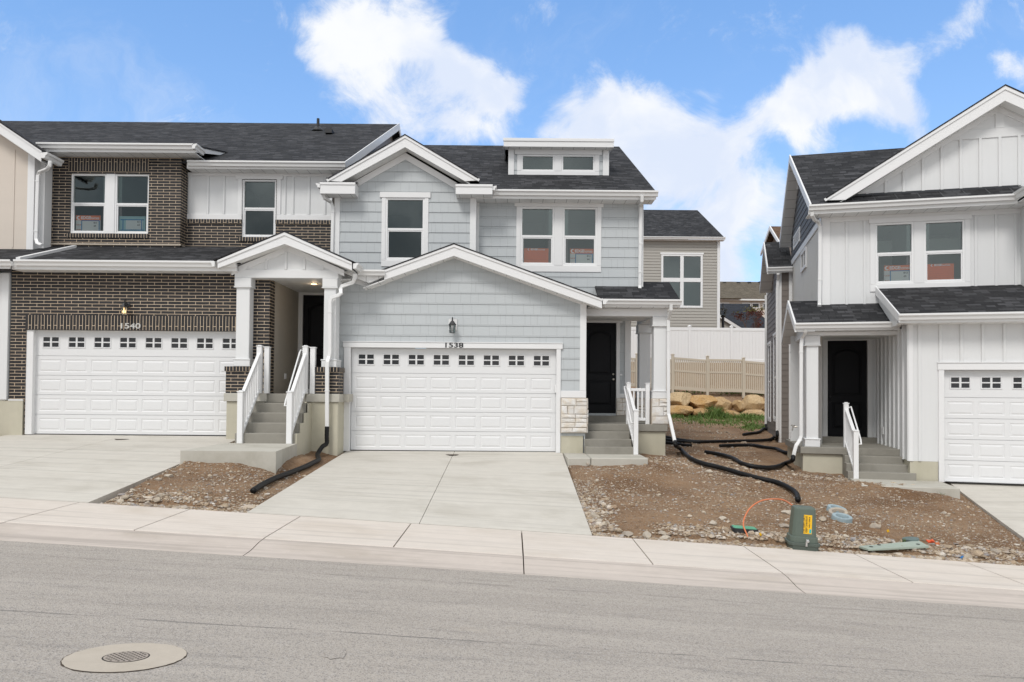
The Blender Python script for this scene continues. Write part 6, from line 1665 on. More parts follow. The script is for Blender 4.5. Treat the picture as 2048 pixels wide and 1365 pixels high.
# ------------------------------------------------------------------ sandstone boulder wall
BL = [ # photo box, label
 (1336,789,1384,817,'low flat-topped tan boulder at the left end of the upper row of the rock wall'),
 (1383,794,1431,819,'broad orange-tan boulder second along the upper row of the rock wall'),
 (1428,797,1467,826,'pale-topped angular boulder in the middle of the upper row, grass growing at its foot'),
 (1467,799,1490,822,'small round grey-tan boulder wedged upright between two larger ones'),
 (1487,794,1523,826,'tall pointed orange boulder near the right end of the upper row'),
 (1519,801,1540,825,'orange boulder half hidden behind the corner of the dark grey wall'),
 (1337,814,1384,834,'wide orange boulder at the left end of the lower row of the rock wall'),
 (1390,818,1428,833,'pale half-buried boulder in the lower row behind the tallest grass'),
 (1448,822,1483,836,'light flat boulder in the lower row right of the tallest grass'),
 (1491,822,1532,838,'low orange boulder at the right end of the lower row'),
 (1296,792,1336,820,'boulder of the rock wall seen behind the grey porch columns'),
]
for i, (xa, ya, xb, yb_, lab) in enumerate(BL):
    row = 0 if i in (6,7,8,9) else 1
    y = 34.3 if row == 0 else 35.1
    a, b = at(xa, ya, y), at(xb, yb_, y)
    cx, cz, rx_, rz_ = (a.x+b.x)/2, (a.z+b.z)/2, (b.x-a.x)/2*1.06, (a.z-b.z)/2*1.12
    rr = random.Random(40+i)
    vs, fs = ICO[3]; out = []
    planes = [(Vector((rr.uniform(-1,1), rr.uniform(-1.2,.1), rr.uniform(-.6,1))).normalized(), rr.uniform(.50,.74)) for _ in range(12)]
    for p in vs:
        q = Vector([math.copysign(abs(c_)**.6, c_) for c_ in p])*.92
        for n_, d_ in planes:
            e = q.dot(n_)
            if e > d_: q = q-n_*(e-d_)
        q = q*(1+.06*mnoise.noise(p*2.4+Vector((i*5,0,0)))+.05*mnoise.noise(p*6+Vector((i*5,0,0)))+.035*mnoise.noise(p*13+Vector((i*5,0,0))))
        out.append((cx+q.x*rx_*1.27, y+q.y*.66, cz+q.z*rz_*1.27))
    m = MB(); m.mesh(out, fs)
    tag(m.build('boulder', M['boulder'], autosmooth=14), lab, 'boulder', 'boulders of the rock wall')

# ------------------------------------------------------------------ black corrugated drain pipes
def pipe(name, pts, r, label, group='black drain pipes on the dirt', n=6):
    p = smooth_path(pts, n); q = []; rr = []
    # resample with corrugation
    L = 0; step = .045
    acc = [p[0]]
    for a, b in zip(p, p[1:]):
        d = (b-a).length
        k = max(1, int(d/step))
        acc += [a.lerp(b, (j+1)/k) for j in range(k)]
    m = MB(); m.tube(acc, r, 10, True, [r*(1.0 if j%2 else .93) for j in range(len(acc))])
    # dark open mouth
    return tag(m.build(name, M['pipe'], smooth=True), label, 'drain pipe', group)
def gp(pts, r): out = [gpt(a, b) for a, b in pts]; return [Vector((g.x, g.y, lot(g.x, g.y, False)+r*1.15)) for g in out]
r1 = .052
d40 = Vector(DS40)
pipe('drain_pipe', [d40+Vector((0,0,.03)), d40-Vector((0,.01,.2)), d40-Vector((.0,.02,.36)), Vector((-4.26,16.36,-1.24)), Vector((-4.30,16.12,lot(-4.3,16.12)+.05))]+gp([(637,925),(624,933),(604,943),(573,955),(545,966),(522,979),(506,990)], r1), r1, 'black drain pipe curving from the brick porch downspout to an open end by the driveway')
p0 = at(1350, 888, 17.4)
pipe('drain_pipe', [p0+Vector((0,0,.05)), p0+Vector((.02,-.02,-.05)), gpt(1361,905)+Vector((0,0,.09))]+gp([(1378,920),(1404,932),(1440,941),(1481,953),(1518,963),(1553,971),(1579,983),(1593,995),(1596,1007)], r1), r1, 'longest black drain pipe, running from the grey porch downspout to the green utility pedestal')
w0 = Vector(DSW)
pipe('drain_pipe', [w0+Vector((0,0,.04)), w0+Vector((-.03,-.02,-.06))]+gp([(1570,932),(1553,939),(1530,941),(1505,938),(1482,932),(1470,924),(1452,917),(1430,912),(1411,909)], r1), r1, 'black drain pipe bending from the white porch downspout to an open end in the dirt')
pipe('drain_pipe', gp([(1590,911),(1572,910),(1561,906),(1552,902),(1530,899),(1508,895),(1490,894.5),(1465,895),(1440,896)], r1), r1, 'short black drain pipe lying in the dirt beside the white porch, its far end open')
b0 = Vector(DSB)
pipe('drain_pipe', [b0+Vector((0,0,.05)), b0+Vector((-.02,-.05,-.12))]+gp([(1549,878),(1540,883),(1520,885),(1480,886),(1440,887),(1400,887.5),(1370,885),(1345,880.5),(1325,876)], r1), r1, 'black drain pipe from the dark grey wall corner straight across the yard')
pipe('drain_pipe', gp([(1401,888.5),(1372,888),(1350,886),(1328,882)], r1), r1, 'black drain pipe end running alongside the long straight pipe by the grey porch')
pipe('drain_pipe', gp([(1384,895),(1365,894),(1345,891),(1325,889)], r1), r1, 'stub of black drain pipe sticking out behind the grey porch foundation')
c0 = Vector(DSC)
pipe('drain_pipe', [c0+Vector((0,0,.05)), c0+Vector((-.0,-.1,-.12))]+gp([(1527,861),(1520,867),(1508,870),(1497,871),(1487,873)], r1), r1, 'small curved black drain pipe at the rear dark grey wall corner near the grass')

# ------------------------------------------------------------------ utility pedestal
pb = gpt(1603, 1093)
PD = tag(empty('utility_pedestal', pb, R(-9)), 'green plastic utility pedestal with a yellow label and steel latch beside the sidewalk', 'utility pedestal')
PF = Matrix.Translation(pb) @ Matrix.Rotation(R(-9), 4, 'Z') @ Matrix.Rotation(R(2.5), 4, 'Y') @ Matrix.Scale(.94, 4)
k = 11.4/1450*1.0
def oct_ring(w, d, z, c):
    return [(-w+c,-d,z),(w-c,-d,z),(w,-d+c,z),(w,d-c,z),(w-c,d,z),(-w+c,d,z),(-w,d-c,z),(-w,-d+c,z)]
def stack(m, rings):
    vs = [p for r_ in rings for p in r_]; n = 8
    fs = [(a*n+j, a*n+(j+1)%n, (a+1)*n+(j+1)%n, (a+1)*n+j) for a in range(len(rings)-1) for j in range(n)]
    fs += [tuple(range(n-1,-1,-1)), tuple((len(rings)-1)*n+j for j in range(n))]
    m.mesh(vs, fs)
m = MB(); stack(m, [oct_ring(.215,.19,-.1,.05), oct_ring(.222,.20,.075,.05), oct_ring(.240,.212,.08,.05), oct_ring(.240,.212,.125,.05), oct_ring(.228,.205,.13,.05)]); m.build('pedestal_base', M['ped_dark'], PD, PF, bevel=.004)
m = MB(); stack(m, [oct_ring(.212,.188,.128,.05), oct_ring(.208,.184,.215,.05), oct_ring(.192,.17,.22,.045)]); stack(m, [oct_ring(.188,.168,.198,.05), oct_ring(.162,.148,.645,.035), oct_ring(.157,.143,.665,.035), oct_ring(.140,.126,.675,.035)]); cv = m.build('pedestal_cover', M['ped'], PD, PF, bevel=.006)
def on_front(x, z):  # front face of the cover tapers
    t = (z-.198)/(.645-.198); return -(.168+(.143-.168)*t)
lx_, lw, lz0, lz1 = .04, .125, .27, .565
m = MB(); P = [(lx_-lw/2-.03*0, on_front(0,lz0)-.003, lz0), (lx_+lw/2, on_front(0,lz0)-.003, lz0), (lx_+lw/2, on_front(0,lz1)-.003, lz1), (lx_-lw/2, on_front(0,lz1)-.003, lz1)]; m.prism(P, (0,-.002,0)); lb = m.build('warning_label', M['yellow'], PD, PF)
m = MB(); vs, fs = text_geo('HIGH VOLTAGE', .03, .0006, .0006); 
def put_vert(mb, s, size, x, z, w):
    vs, fs = text_geo(s, size, .0008, .0005); mn = min(v.x for v in vs); mx = max(v.x for v in vs); kk = w/(mx-mn)
    mb.mesh([(x-(v.y), on_front(0, z-(v.x-mn)*kk)-.0065, z-(v.x-mn)*kk) for v in vs], fs)
put_vert(m, 'BURIED CABLE', .030, lx_+.040, lz1-.03, .17); put_vert(m, 'WARNING FIBER', .042, lx_+.004, lz1-.015, .265); put_vert(m, 'CALL FIRST 811', .042, lx_-.034, lz1-.015, .265)
m.build('lettering', M['ink'], lb, PF)
m = MB(); m.box(lx_+.025, lx_+.055, on_front(0,.30)-.009, on_front(0,.30)-.004, .283, .345); m.build('pictogram', M['teal'], lb, PF)
m = MB(); m.bbox(.01, .055, -.225, -.18, .145, .19, .005); m.bbox(.005, .035, -.235, -.205, .08, .15, .005); m.lathe([(.024,0),(.024,.02),(.012,.024)], (.032,-.225,.165), 12, 'y'); m.build('latch', M['steel'], PD, PF, autosmooth=40)
# orange conduit hoop
tp_ = PF @ Vector((-.19,.02,.60)); e0 = gpt(1503, 1083)
def pl(px_, py_, y): return at(px_, py_, y)
cpts = [PF @ Vector((-.02,.16,.60)), PF @ Vector((-.13,.15,.655)), pl(1568,1001,11.75), pl(1545,998.5,11.7), pl(1520,1003,11.6), pl(1500,1017,11.5), pl(1489,1036,11.4), pl(1487,1052,11.3), pl(1493,1068,11.2), Vector((e0.x,e0.y,e0.z-.03))]
m = MB(); m.tube(smooth_path(cpts, 6), .0115, 9); tag(m.build('orange_conduit', M['conduit'], smooth=True), 'orange plastic conduit looping from the green pedestal down into the dirt', 'conduit')
# valve box with green lid
v = gpt(1488, 1063)
VB = tag(empty('valve_box', v, R(-6)), 'low black irrigation box with a bright green lid under the orange conduit', 'valve box')
VF = Matrix.Translation(v) @ Matrix.Rotation(R(-6), 4, 'Z') @ Matrix.Rotation(R(3), 4, 'Y')
m = MB(); stack(m, [oct_ring(.205,.145,-.15,.03), oct_ring(.195,.135,.035,.03), oct_ring(.175,.115,.04,.03)]); m.build('box_body', M['black_plastic'], VB, VF)
m = MB(); stack(m, [oct_ring(.178,.118,.02,.025), oct_ring(.174,.114,.047,.025)]); m.build('lid', M['valve_green'], VB, VF)
# three meter rings
RG = [(1672,1020,'rear ring of the three weathered blue pipe rings, pale rimmed'),(1676,1027,'middle ring of the three weathered pipe rings, brown and thick-walled'),(1683,1038,'front ring of the three pipe rings, grey-blue with dirt banked round it')]
for i, (px_, py_, lab) in enumerate(RG):
    g = gpt(px_, py_+4); w = (.165, .16, .165)[i]
    m = MB(); hgt = .085; prof = [(w,-.06),(w*.99,hgt*.8),(w*.96,hgt),(w*.66,hgt),(w*.62,hgt*.9),(w*.60,-.06)]
    t = Matrix.Translation(g) @ Matrix.Rotation(R((8,-5,4)[i]), 4, 'Y') @ Matrix.Rotation(R((13,17,12)[i]), 4, 'X')
    m.lathe(prof, (0,0,0), 28)
    m.f = m.f[:-2]
    o = m.build('pipe_ring', M['ring_blue'] if i != 1 else M['rock'], None, t, loc=g, autosmooth=45); tag(o, lab, 'pipe ring', 'pipe rings set in the dirt')
    m = MB(); m.lathe([(.001,.02),(w*.63,.02),(w*.63,-.02)], (0,0,0), 20); m.build('ring_fill', M['ring_in'], o, t)
# loose green lid plate
g0 = [gpt(1718,1097), gpt(1737,1108.5), gpt(1858,1104), gpt(1838,1091.5)]
c = sum(g0, Vector())/4
m = MB(); zt = max(p.z for p in g0)+.03
P = [Vector((p.x, p.y, lerp(p.z, zt, .5)+.05)) for p in g0]; m.prism(P, (0,0,-.035))
PL = tag(m.build('box_lid', M['plate'], bevel=.006), 'long pale green plastic box lid lying loose at the sidewalk edge', 'lid')
nrm = (P[1]-P[0]).cross(P[3]-P[0]).normalized(); nrm = nrm if nrm.z > 0 else -nrm
for s_, t_ in ((.12,.5),(.88,.6),(.30,.15)):
    q = P[0].lerp(P[1], t_).lerp(P[3].lerp(P[2], t_), s_); m = MB(); m.lathe([(.001,.003),(.028,.003),(.028,-.002)], q+Vector((0,0,.001)), 14); m.build('finger_hole', M['black_plastic'], PL)
g = gpt(1822, 1087)
m = MB(); m.lathe([(.115,-.08),(.12,.05),(.117,.06),(.001,.064)], (0,0,0), 26)
RF = Matrix.Translation(g) @ Matrix.Rotation(R(-6), 4, 'Y')
RB = tag(m.build('round_valve_box', M['lid_round'], None, RF, loc=g, autosmooth=45), 'small round grey-green valve box with a broken black side, behind the loose lid', 'valve box')
m = MB(); m.lathe([(.05,-.04),(.055,.045),(.02,.05)], (-.105,-.06,0), 9); m.build('broken_side', M['black_plastic'], RB, RF)
# scraps
def scrap(px_, py_, w, h, mat, name, label):
    g = gpt(px_, py_); rr = random.Random(int(px_)); m = MB()
    a = [(-w/2,-h/2,.01),(-.1*w,-.6*h,.045),(w/2,-.3*h,.02),(.45*w,.5*h,.05),(0,.4*h,.02),(-.45*w,.5*h,.035)]
    m.prism([g+Vector(p) for p in a], (0,0,.012)); tag(m.build(name, mat), label, 'scrap')
scrap(1925, 1113.5, .10, .09, M['scrap_blue'], 'blue_scrap', 'crumpled bright blue scrap lying in the dirt near the sidewalk')
scrap(1861, 1086, .11, .08, M['scrap_orange'], 'orange_scrap', 'bright red-orange plastic scrap lying in the dirt by the round valve box')
scrap(1875, 1092, .06, .05, M['conduit'], 'orange_scrap', 'dull orange chip in the dirt right of the red-orange scrap')
scrap(1776, 1066.5, .035, .03, M['yellow'], 'yellow_chip', 'tiny yellow chip on the dirt below the pipe rings')
scrap(1521, 1076, .03, .07, M['yellow'], 'yellow_chip', 'small yellow strip in the dirt right of the conduit end')

# ------------------------------------------------------------------ manhole in the street, and dark marks on the driveways
mc = Vector((0,0,0))
def sgpt(px_, py_):
    d = ray(px_, py_); d = d/d.y; y = 3.0
    while y < 9 and d.z*y > street_f(d.x*y, y): y += .005
    return Vector((d.x*y, y, street_f(d.x*y, y)))
mc = sgpt(252, 1316)
MF = Matrix.Translation(mc) @ Matrix.Rotation(math.atan(.0583), 4, 'Y') @ Matrix.Rotation(-math.atan(.018), 4, 'X') @ Matrix.Rotation(R(19), 4, 'Z')
MH = tag(empty('manhole', mc), 'round perforated iron manhole cover in a pale concrete collar in the street', 'manhole')
def disc(m, r0, r1, z, n=64, ky=.74, jit=0.0, rs=1):
    rr = random.Random(rs); J = [1+jit*rr.uniform(-1,1) for _ in range(n)]
    for k in range(n):
        a, b = 2*math.pi*k/n, 2*math.pi*(k+1)/n; ja, jb = J[k], J[(k+1)%n]
        if r0 > 0: m.face([(r0*math.cos(a),r0*ky*math.sin(a),z),(r1*ja*math.cos(a),r1*ja*ky*math.sin(a),z),(r1*jb*math.cos(b),r1*jb*ky*math.sin(b),z),(r0*math.cos(b),r0*ky*math.sin(b),z)])
        else: m.face([(0,0,z),(r1*ja*math.cos(a),r1*ja*ky*math.sin(a),z),(r1*jb*math.cos(b),r1*jb*ky*math.sin(b),z)])
rw = 110/1450*mc.y
m = MB(); disc(m, .0, rw*1.018, .003, jit=.014, rs=3); m.build('collar_edge', M['gap'], MH, MF)
m = MB(); disc(m, rw*.39, rw, .006, jit=.009, rs=5); m.build('concrete_collar', M['collar'], MH, MF)
m = MB(); disc(m, rw*.365, rw*.39, .005); m.build('frame_gap', M['iron_dark'], MH, MF)
m = MB(); disc(m, 0, rw*.365, .008); lid = m.build('manhole_lid', M['iron'], MH, MF)
m = MB(); s_ = rw*.365/4.2
for i in range(-5, 6):
    for j in range(-5, 6):
        x, y = (i+(.5 if j%2 else 0))*s_, j*s_*.86
        if x*x+y*y < (rw*.335)**2: 
            for q in range(1): m.face([(x+s_*.25*math.cos(t*math.pi/4), (y+s_*.25*math.sin(t*math.pi/4))*.74, .0105) for t in range(8)])
m.build('lid_holes', M['iron_dark'], lid, MF)
def mark(px_, py_, i, w, d, label):
    a = at(px_, py_, 16.2); 
    dd_ = ray(px_, py_); dd_ = dd_/dd_.y; y = 12
    while y < 17 and dd_.z*y > drive_z(i, dd_.x*y, y): y += .01
    p = Vector((dd_.x*y, y, drive_z(i, dd_.x*y, y)+.005)); m = MB()
    rr = random.Random(px_); n = 18
    m.prism([p+Vector((w*math.cos(6.283*k/n)*rr.uniform(.7,1.1), d*math.sin(6.283*k/n)*rr.uniform(.7,1.1), 0)) for k in range(n)], (0,0,-.004))
    tag(m.build('dark_patch', M['gap']), label, 'dark patch', 'dark patches on the driveways')  # flat irregular dark patch lying on the slab
mark(905, 910, 1, .15, .17, 'small dark patch at the head of the joint of the driveway numbered 1538')
mark(243, 879, 0, .16, .15, 'small dark patch near the white garage door of the brick townhouse')
p = sgpt(672, 1309); m = MB(); rr = random.Random(4)
m.face([p+Vector((.085*math.cos(.35*k)*rr.uniform(.7,1.15), .13*math.sin(.35*k)*rr.uniform(.7,1.1), .006-.085*math.cos(.35*k)*.058)) for k in range(18)]); tag(m.build('asphalt_patch', M['patch']), 'small rough dark patch in the asphalt right of the manhole', 'patch')

# ------------------------------------------------------------------ street lamp and bare tree beyond the fence
YLp = 52.0
l0, l1 = at(1447.5, 617, YLp), at(1446, 660, YLp)
LP = tag(empty('street_lamp', (l1.x, YLp, 2.2)), 'black post-top street lamp rising behind the white fence', 'street lamp')
zt = at(1447, 617, YLp).z; zg = at(1447, 631, YLp).z
m = MB(); m.tube([(l1.x,YLp,2.0),(l1.x,YLp,zg)], .10, 10); m.lathe([(.14,-.1),(.19,.0),(.12,.04)], (l1.x,YLp,zg-.05), 10); m.build('post', M['black'], LP)
m = MB(); m.lathe([(.17,0),(.27,.42),(.02,.45)], (l1.x,YLp,zg), 6); m.build('lantern_glass', M['lamp_glass'], LP)
m = MB(); m.lathe([(.36,0),(.30,.08),(.10,.22),(.06,.30),(.05,.42),(.01,.46)], (l1.x,YLp,zg+.42), 8)
for k in range(6): t = 2*math.pi*k/6; m.tube([(l1.x+.17*math.cos(t),YLp+.17*math.sin(t),zg),(l1.x+.27*math.cos(t),YLp+.27*math.sin(t),zg+.43)], .018, 5)
m.build('lantern_cap', M['black'], LP)
YTr = 50.0; tb = at(1503, 690, YTr)
TR = tag(empty('bare_tree', (tb.x, YTr, tb.z)), 'thin young tree with reddish buds and sparse olive leaves behind the white fence', 'tree')
m = MB(); lf = MB(); lo = MB(); rr = random.Random(9)
def limb(p, d, L, r, depth):
    e = p+d*L; m.tube([p, p.lerp(e,.5)+Vector((rr.uniform(-.04,.04),rr.uniform(-.04,.04),0)), e], r, 5, True, [r, r*.85, r*.65])
    if depth == 0:
        for _ in range(7):
            q = e-d*L*rr.random()+Vector((rr.gauss(0,.1), rr.gauss(0,.1), rr.gauss(0,.1))); a = Vector((rr.gauss(0,1), rr.gauss(0,1), rr.gauss(0,1))).normalized()*.06; b = a.cross(Vector((.3,.5,.8))).normalized()*.035
            (lf if q.z < tb.z+2.3 else lo).face([q-a, q+b, q+a, q-b])
        return
    for _ in range(3 if depth > 1 else 4):
        nd = (d+Vector((rr.gauss(0,.42), rr.gauss(0,.42), rr.gauss(.08,.2)))).normalized(); limb(e-d*L*rr.uniform(0,.45), nd, L*rr.uniform(.6,.8), r*.6, depth-1)
limb(Vector((tb.x, YTr, tb.z-.9)), Vector((0,0,1)), 1.5, .05, 4)
m.build('trunk', M['bark'], TR); cr = lf.build('crown', M['leaf_red'], TR); lo.build('crown', M['leaf_olive'], TR)
# ------------------------------------------------------------------ paper notices hung inside the upper windows
def notice(fr, Y, h, kind, label, lot_txt=None, lot2=None):
    """h = (x0,x1,z0,z1) on the plane y=Y; kind: 'orange', 'split', 'blue'"""
    x0, x1, z0, z1 = h; w = x1-x0; H = z1-z0
    m = MB(); m.box(x0, x1, Y, Y+.004, z0, z1)
    base = {'orange': 'orange', 'split': 'paper', 'blue': 'paper_blue'}[kind]
    c = fr @ Vector(((x0+x1)/2, Y, z0))
    o = tag(m.build('window_notice', M[base], None, fr, loc=c), label, 'notice', 'builder notices in the upstairs windows')
    top = z1-H*(.30 if kind != 'orange' else .16)
    if kind == 'split':
        m = MB(); m.box(x0, x1, Y-.003, Y-.001, top, z1); m.build('header_band', M['orange'], o, fr)
    if kind != 'blue':
        hz = (top+z1)/2; s = H*(.25 if kind == 'split' else .13); lx = x0+w*(.11 if kind == 'split' else .19)
        m = MB(); add_text(m, 'EDGE', s, lx+w*.29 if kind == 'split' else lx+w*.22, Y-.006, hz-s*.36, .0008, .004, width=w*.38 if kind == 'split' else w*.28)
        add_text(m, 'homes', s, lx+w*.66 if kind == 'split' else lx+w*.52, Y-.006, hz-s*.36, .0008, .0015, width=w*.36 if kind == 'split' else w*.30)
        r = s*.52; cx = lx
        n = 20
        def arc(a0, a1, ro, ri):
            k = 10; pts = [(cx+ro*math.cos(lerp(a0,a1,j/k)), Y-.006, hz+ro*math.sin(lerp(a0,a1,j/k))) for j in range(k+1)]
            pin = [(cx+ri*math.cos(lerp(a0,a1,j/k))+r*.25, Y-.006, hz+ri*math.sin(lerp(a0,a1,j/k))) for j in range(k+1)]
            for j in range(k): m.face([pts[j], pts[j+1], pin[j+1], pin[j]])
        arc(R(70), R(300), r, r*.55); arc(R(-55), R(55), r*.95, r*.7)
        m.build('lettering', M['white_print'], o, fr)
    if kind == 'orange':
        m = MB()
        for k in range(5): zz = z0+H*(.70-.13*k); m.box(x0+w*.1, x1-w*.12, Y-.003, Y-.001, zz, zz+H*.012)
        m.build('fine_print', M['conduit'], o, fr)
    else:
        b = (x0+w*.22, x1-(.02 if kind == 'split' else .05), z0+(0 if kind == 'split' else H*.03), top if kind == 'split' else z1-H*.2)
        m = MB(); t = w*.035
        if kind == 'split': m.box(b[0], b[1], Y-.007, Y-.005, b[3]-t, b[3]); m.box(b[0], b[0]+t, Y-.007, Y-.005, b[2], b[3]); m.box(b[1]-t, b[1], Y-.0072, Y-.005, b[2], b[3]-t)
        else: m.box(x0+w*.05, x1-w*.05, Y-.007, Y-.005, b[3]-t, b[3]); m.box(x0+w*.05, x1-w*.05, Y-.007, Y-.005, z0+H*.07, z0+H*.07+t); m.box(x0+w*.13, x0+w*.13+t, Y-.0072, Y-.0075, z0+H*.07, b[3]); m.box(x1-w*.16, x1-w*.16+t, Y-.0072, Y-.0075, z0+H*.07, b[3])
        m.build('blue_tape', M['tape'], o, fr)
        m = MB(); m.box(b[0]+t, b[1]-t, Y-.0045, Y-.0035, b[2]+(H*.12 if kind == 'blue' else 0), b[3]-t); card = m.build('white_card', M['paper'], o, fr)
        m = MB(); add_text(m, lot_txt, H*.15, b[1]-w*.17, Y-.008, b[3]-H*.16-t, .0008, .0008); add_text(m, lot2, H*.15, b[1]-w*.19, Y-.008, b[3]-H*.36-t, .0008, .0008); m.build('lettering', M['ink'], o, fr)
        if kind == 'split':
            m = MB(); add_text(m, 'Lot #', H*.12, x0+w*.115, Y-.006, z0+H*.36, .0008, .0006, width=w*.19); add_text(m, 'Add', H*.11, x0+w*.11, Y-.006, z0+H*.06, .0008, .0006, width=w*.17); m.build('lettering', M['ink_or'], o, fr)
    return o
def nb(x0, y0, x1, y1, Y, fr=ID): return rect(x0, y0, x1, y1, Y, fr)
Yn = YB2+.05+.075
notice(ID, Yn, nb(152,431.5,201,463,Yn), 'split', 'orange-headed notice with a taped white card in the left window of the brick bay', '811', '64')
notice(ID, Yn, nb(238.5,433,291,464,Yn), 'blue', 'pale blue notice edged with blue tape in the right window of the brick bay', '811', '64')
Yn = YBAY+.07
notice(ID, Yn, nb(1048,497,1097,530,Yn), 'orange', 'all-orange notice in the left window of the grey upper bay')
notice(ID, Yn, nb(1140,498,1187,530,Yn), 'split', 'orange-headed notice with a taped white card in the right window of the grey upper bay', '812', '64')
Yn = VU+.07
notice(WH, Yn, nb(1768,531,1822,565,Yn,WH), 'split', 'orange-headed notice with a taped white card in the left window of the white house', '813', '65')
notice(WH, Yn, nb(1853.5,528,1908,562.5,Yn,WH), 'orange', 'all-orange notice in the right window of the white house')

# ------------------------------------------------------------------ gravel, stones, grass
def in_lot(x, y):
    for i, (x0, x1, gz_) in enumerate(DRV):
        if x0-.02 < x < x1+.02 and y < 17.5: return False
    p = WHI @ Vector((x, y, 0))
    if p.x > DW0-.03 and p.y < .1: return False
    if p.x > -2.9 and p.y > VP_-.1 : return False
    if -6.25 < x < -4.4 and y > 13.65: return False
    if 1.2 < x < 3.1 and y > 15.9: return False
    if x < 3.95 and y > 17.8: return False
    return True
# gravel: irregular chips, denser along the sidewalk and driveway edges
rr = random.Random(21)
def flat_stone(m, x, y, z, r, seed, n=0):
    a, b, c = r*rr.uniform(.8,1.35), r*rr.uniform(.6,1.0), r*rr.uniform(.35,.7)
    m.ico((x, y, z+c*.35), a, b, c, n, .45, rr.uniform(0,6.28), seed)
m = MB(); cnt = 0
while cnt < 25000:
    u = rr.random()
    if u < .16: x, y = rr.uniform(-6.25,-3.95), 10.82+rr.random()**1.6*3.2
    elif u < .34: x, y = rr.uniform(1.22, 9.0), 10.82+rr.random()**1.3*.7
    elif u < .80: x, y = rr.uniform(1.22, 9.2), 10.82+rr.random()**1.4*6.2
    elif u < .86: x, y = 1.23+rr.random()**2*.5, rr.uniform(10.85, 14.6)
    else: x, y = rr.uniform(3.7, 8.2), rr.uniform(15, 33)
    if not in_lot(x, y): continue
    nn = mnoise.noise(Vector((x*.8, y*.8, 7)))
    if rr.random() > .72+nn: continue
    r = min(.05, .0065+abs(rr.gauss(0, .0075)))*(1.0 if y < 16 else 1.5)
    if rr.random() < .06: r *= 2.0
    if y < 11.45: r *= 1.5
    elif x < 1.8 and y < 13 and x > 1.2: r *= 1.6
    flat_stone(m, x, y, lot(x, y), r, cnt); cnt += 1
tag(m.build('gravel', M['pebble'], loc=(0,0,0)), 'loose mixed gravel chips strewn over the brown dirt', 'gravel', kind='stuff')
# larger single stones placed where the photo shows them
ST = [(1192,1036,.10),(1178,1000,.07),(1183,1005,.06),(1187,1032,.10),(1199,1045,.11),(1206,1052,.09),(1222,1030,.07),(1255,1067,.15),(1294,1069,.17),(1237,1062,.08),(1330,1075,.12),(1325,1068,.08),(1391,981,.06),(1318,996,.07),(1425,1051,.10),(1446,1043,.10),(1408,1027,.06),(1516,967,.075),(1554,969,.06),(1545,981,.06),(1583,1032,.16),(1645,1043,.13),(1750,1057,.12),(1570,1054,.12),(1176,930,.10),(1418,946,.11),(1194,964,.06),(1330,1023,.05),
      (250,996,.10),(203,999,.07),(218,1002,.08),(240,1001,.09),(277,970,.06),(337,953,.09),(316,964,.07),(320,996,.09),(314,1003,.08),(420,950,.06),(530,977,.075),(295,1004,.07),(265,984,.06),(490,1020,.07),(497,1013,.06),(375,1001,.05),
      (1805,1052,.05),(1884,1086,.06),(1888,1030,.06),(1895,1035,.05),(1990,1105,.12),(1935,1116,.14),(1690,1075,.08),(1672,1071,.06)]
kinds = [('pale', 'pale rounded field stone lying on the brown dirt'), ('grey', 'grey angular stone lying on the brown dirt'), ('tan', 'tan broken rock lying on the brown dirt')]
big_lab = {7: 'largest pale block of rock at the sidewalk edge right of the grey driveway', 8: 'long flat pale rock at the sidewalk edge below the grey porch', 20: 'pale flat slab of rock leaning left of the green pedestal', 21: 'grey slab of rock lying right of the green pedestal', 17: 'round pale stone resting against the long black pipe', 26: 'small stone in the dirt below the grey porch stoop',
           28: 'pale upright stone among rubble at the left driveway edge', 38: 'round pale stone beside the open pipe end by the driveway', 25: 'tan splintered rock between the two black pipes', 48: 'brown dirt-caked rock near the blue scrap', 0: 'pale stone in the gravel close to the right driveway corner', 14: 'tan rock in the gravel left of the green valve lid', 23: 'pale chunk of rock just left of the pedestal base'}
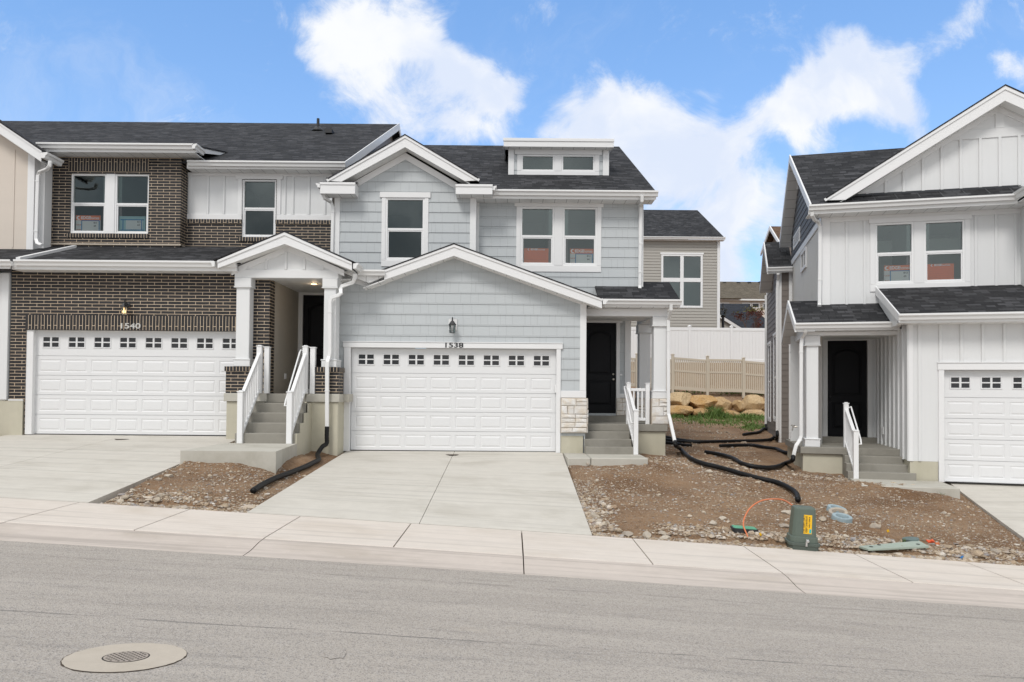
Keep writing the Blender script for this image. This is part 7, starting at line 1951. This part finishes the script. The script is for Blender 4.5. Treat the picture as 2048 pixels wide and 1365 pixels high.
for i, (px_, py_, r) in enumerate(ST):
    g = gpt(px_, py_); m = MB(); q = random.Random(i)
    vs, fs = ICO[2]; out = []; rot = q.uniform(0,6.28)
    a, b, c = r*q.uniform(.9,1.25)*.8, r*q.uniform(.6,.9)*.8, r*q.uniform(.45,.7)*.8
    if i in (20,21,8): a, b, c = a*1.3, b*.8, c*.7
    pls = [(Vector((q.uniform(-1,1), q.uniform(-1,1), q.uniform(-.6,1))).normalized(), q.uniform(.6,.85)) for _ in range(9)]
    for p in vs:
        s_ = Vector(p)
        for n_, d_ in pls:
            e = s_.dot(n_)
            if e > d_: s_ -= n_*(e-d_)
        s_ *= 1+.07*mnoise.noise(p*3.3+Vector((i,0,0)))
        x, y, z = s_.x*a, s_.y*b, s_.z*c
        out.append((g.x+x*math.cos(rot)-y*math.sin(rot), g.y+x*math.sin(rot)+y*math.cos(rot), g.z+z+c*.35))
    m.mesh(out, fs); o = m.build('stone', M['rock'], autosmooth=30)
    tag(o, big_lab.get(i, 'pale fist-sized stone lying among the gravel of the dirt yards'), 'stone', 'loose stones in the dirt yards')
# grass in front of the rock wall and on the bank
m = MB(); rr = random.Random(5)
def tuft(px_, py_, sx, sy, n, h, y=None):
    for _ in range(n):
        a, b = rr.gauss(px_, sx), rr.gauss(py_, sy)
        g = gpt(a, b)
        hh = h*rr.uniform(.4,1.1); w = .02; t = rr.uniform(0,6.28); lean = Vector((rr.gauss(0,.45), rr.gauss(0,.45), 1)).normalized()*hh
        dx_ = Vector((math.cos(t)*w, math.sin(t)*w, 0)); mid = g+lean*.55; tip = g+lean+Vector((lean.x*.5, lean.y*.5, -hh*.15))
        m.face([g-dx_, g+dx_, mid+dx_*.7, mid-dx_*.7]); m.face([mid-dx_*.7, mid+dx_*.7, tip])
for (a, b, sx, sy, n, h) in [(1430,835,15,1.6,800,.40),(1428,836,9,1.6,300,.70),(1391,838,14,2.5,260,.24),(1460,836,22,2.0,480,.28),(1506,837,14,1.6,420,.34),(1500,842,22,2.0,200,.2),(1440,846,30,3,520,.18),(1505,856,13,3,420,.18),(1352,835,7,1.5,160,.28),(1365,843,12,1.5,60,.14),(1455,851,24,2,110,.12),(1388,786,14,1.2,70,.2),(1470,787,22,1.4,170,.24),(1345,785,5,1,40,.2),(1518,790,8,1,70,.2)]:
    tuft(a, b, sx, sy, n, h)
for (a, b, n) in [(2032,1061,60),(1887,987,40),(1810,1088,30),(168,1002,14)]: 
    for _ in range(n):
        g = gpt(rr.gauss(a,4), rr.gauss(b,1.5)); t = rr.uniform(0,6.28); d_ = Vector((math.cos(t)*.005, math.sin(t)*.005, 0)); tip = g+Vector((rr.gauss(0,.03), rr.gauss(0,.03), rr.uniform(.03,.08))); m.face([g-d_, g+d_, tip])
tag(m.build('grass', M['grass'], loc=(0,0,0)), 'patchy green grass and weeds at the foot of the sandstone rock wall', 'grass', kind='stuff')
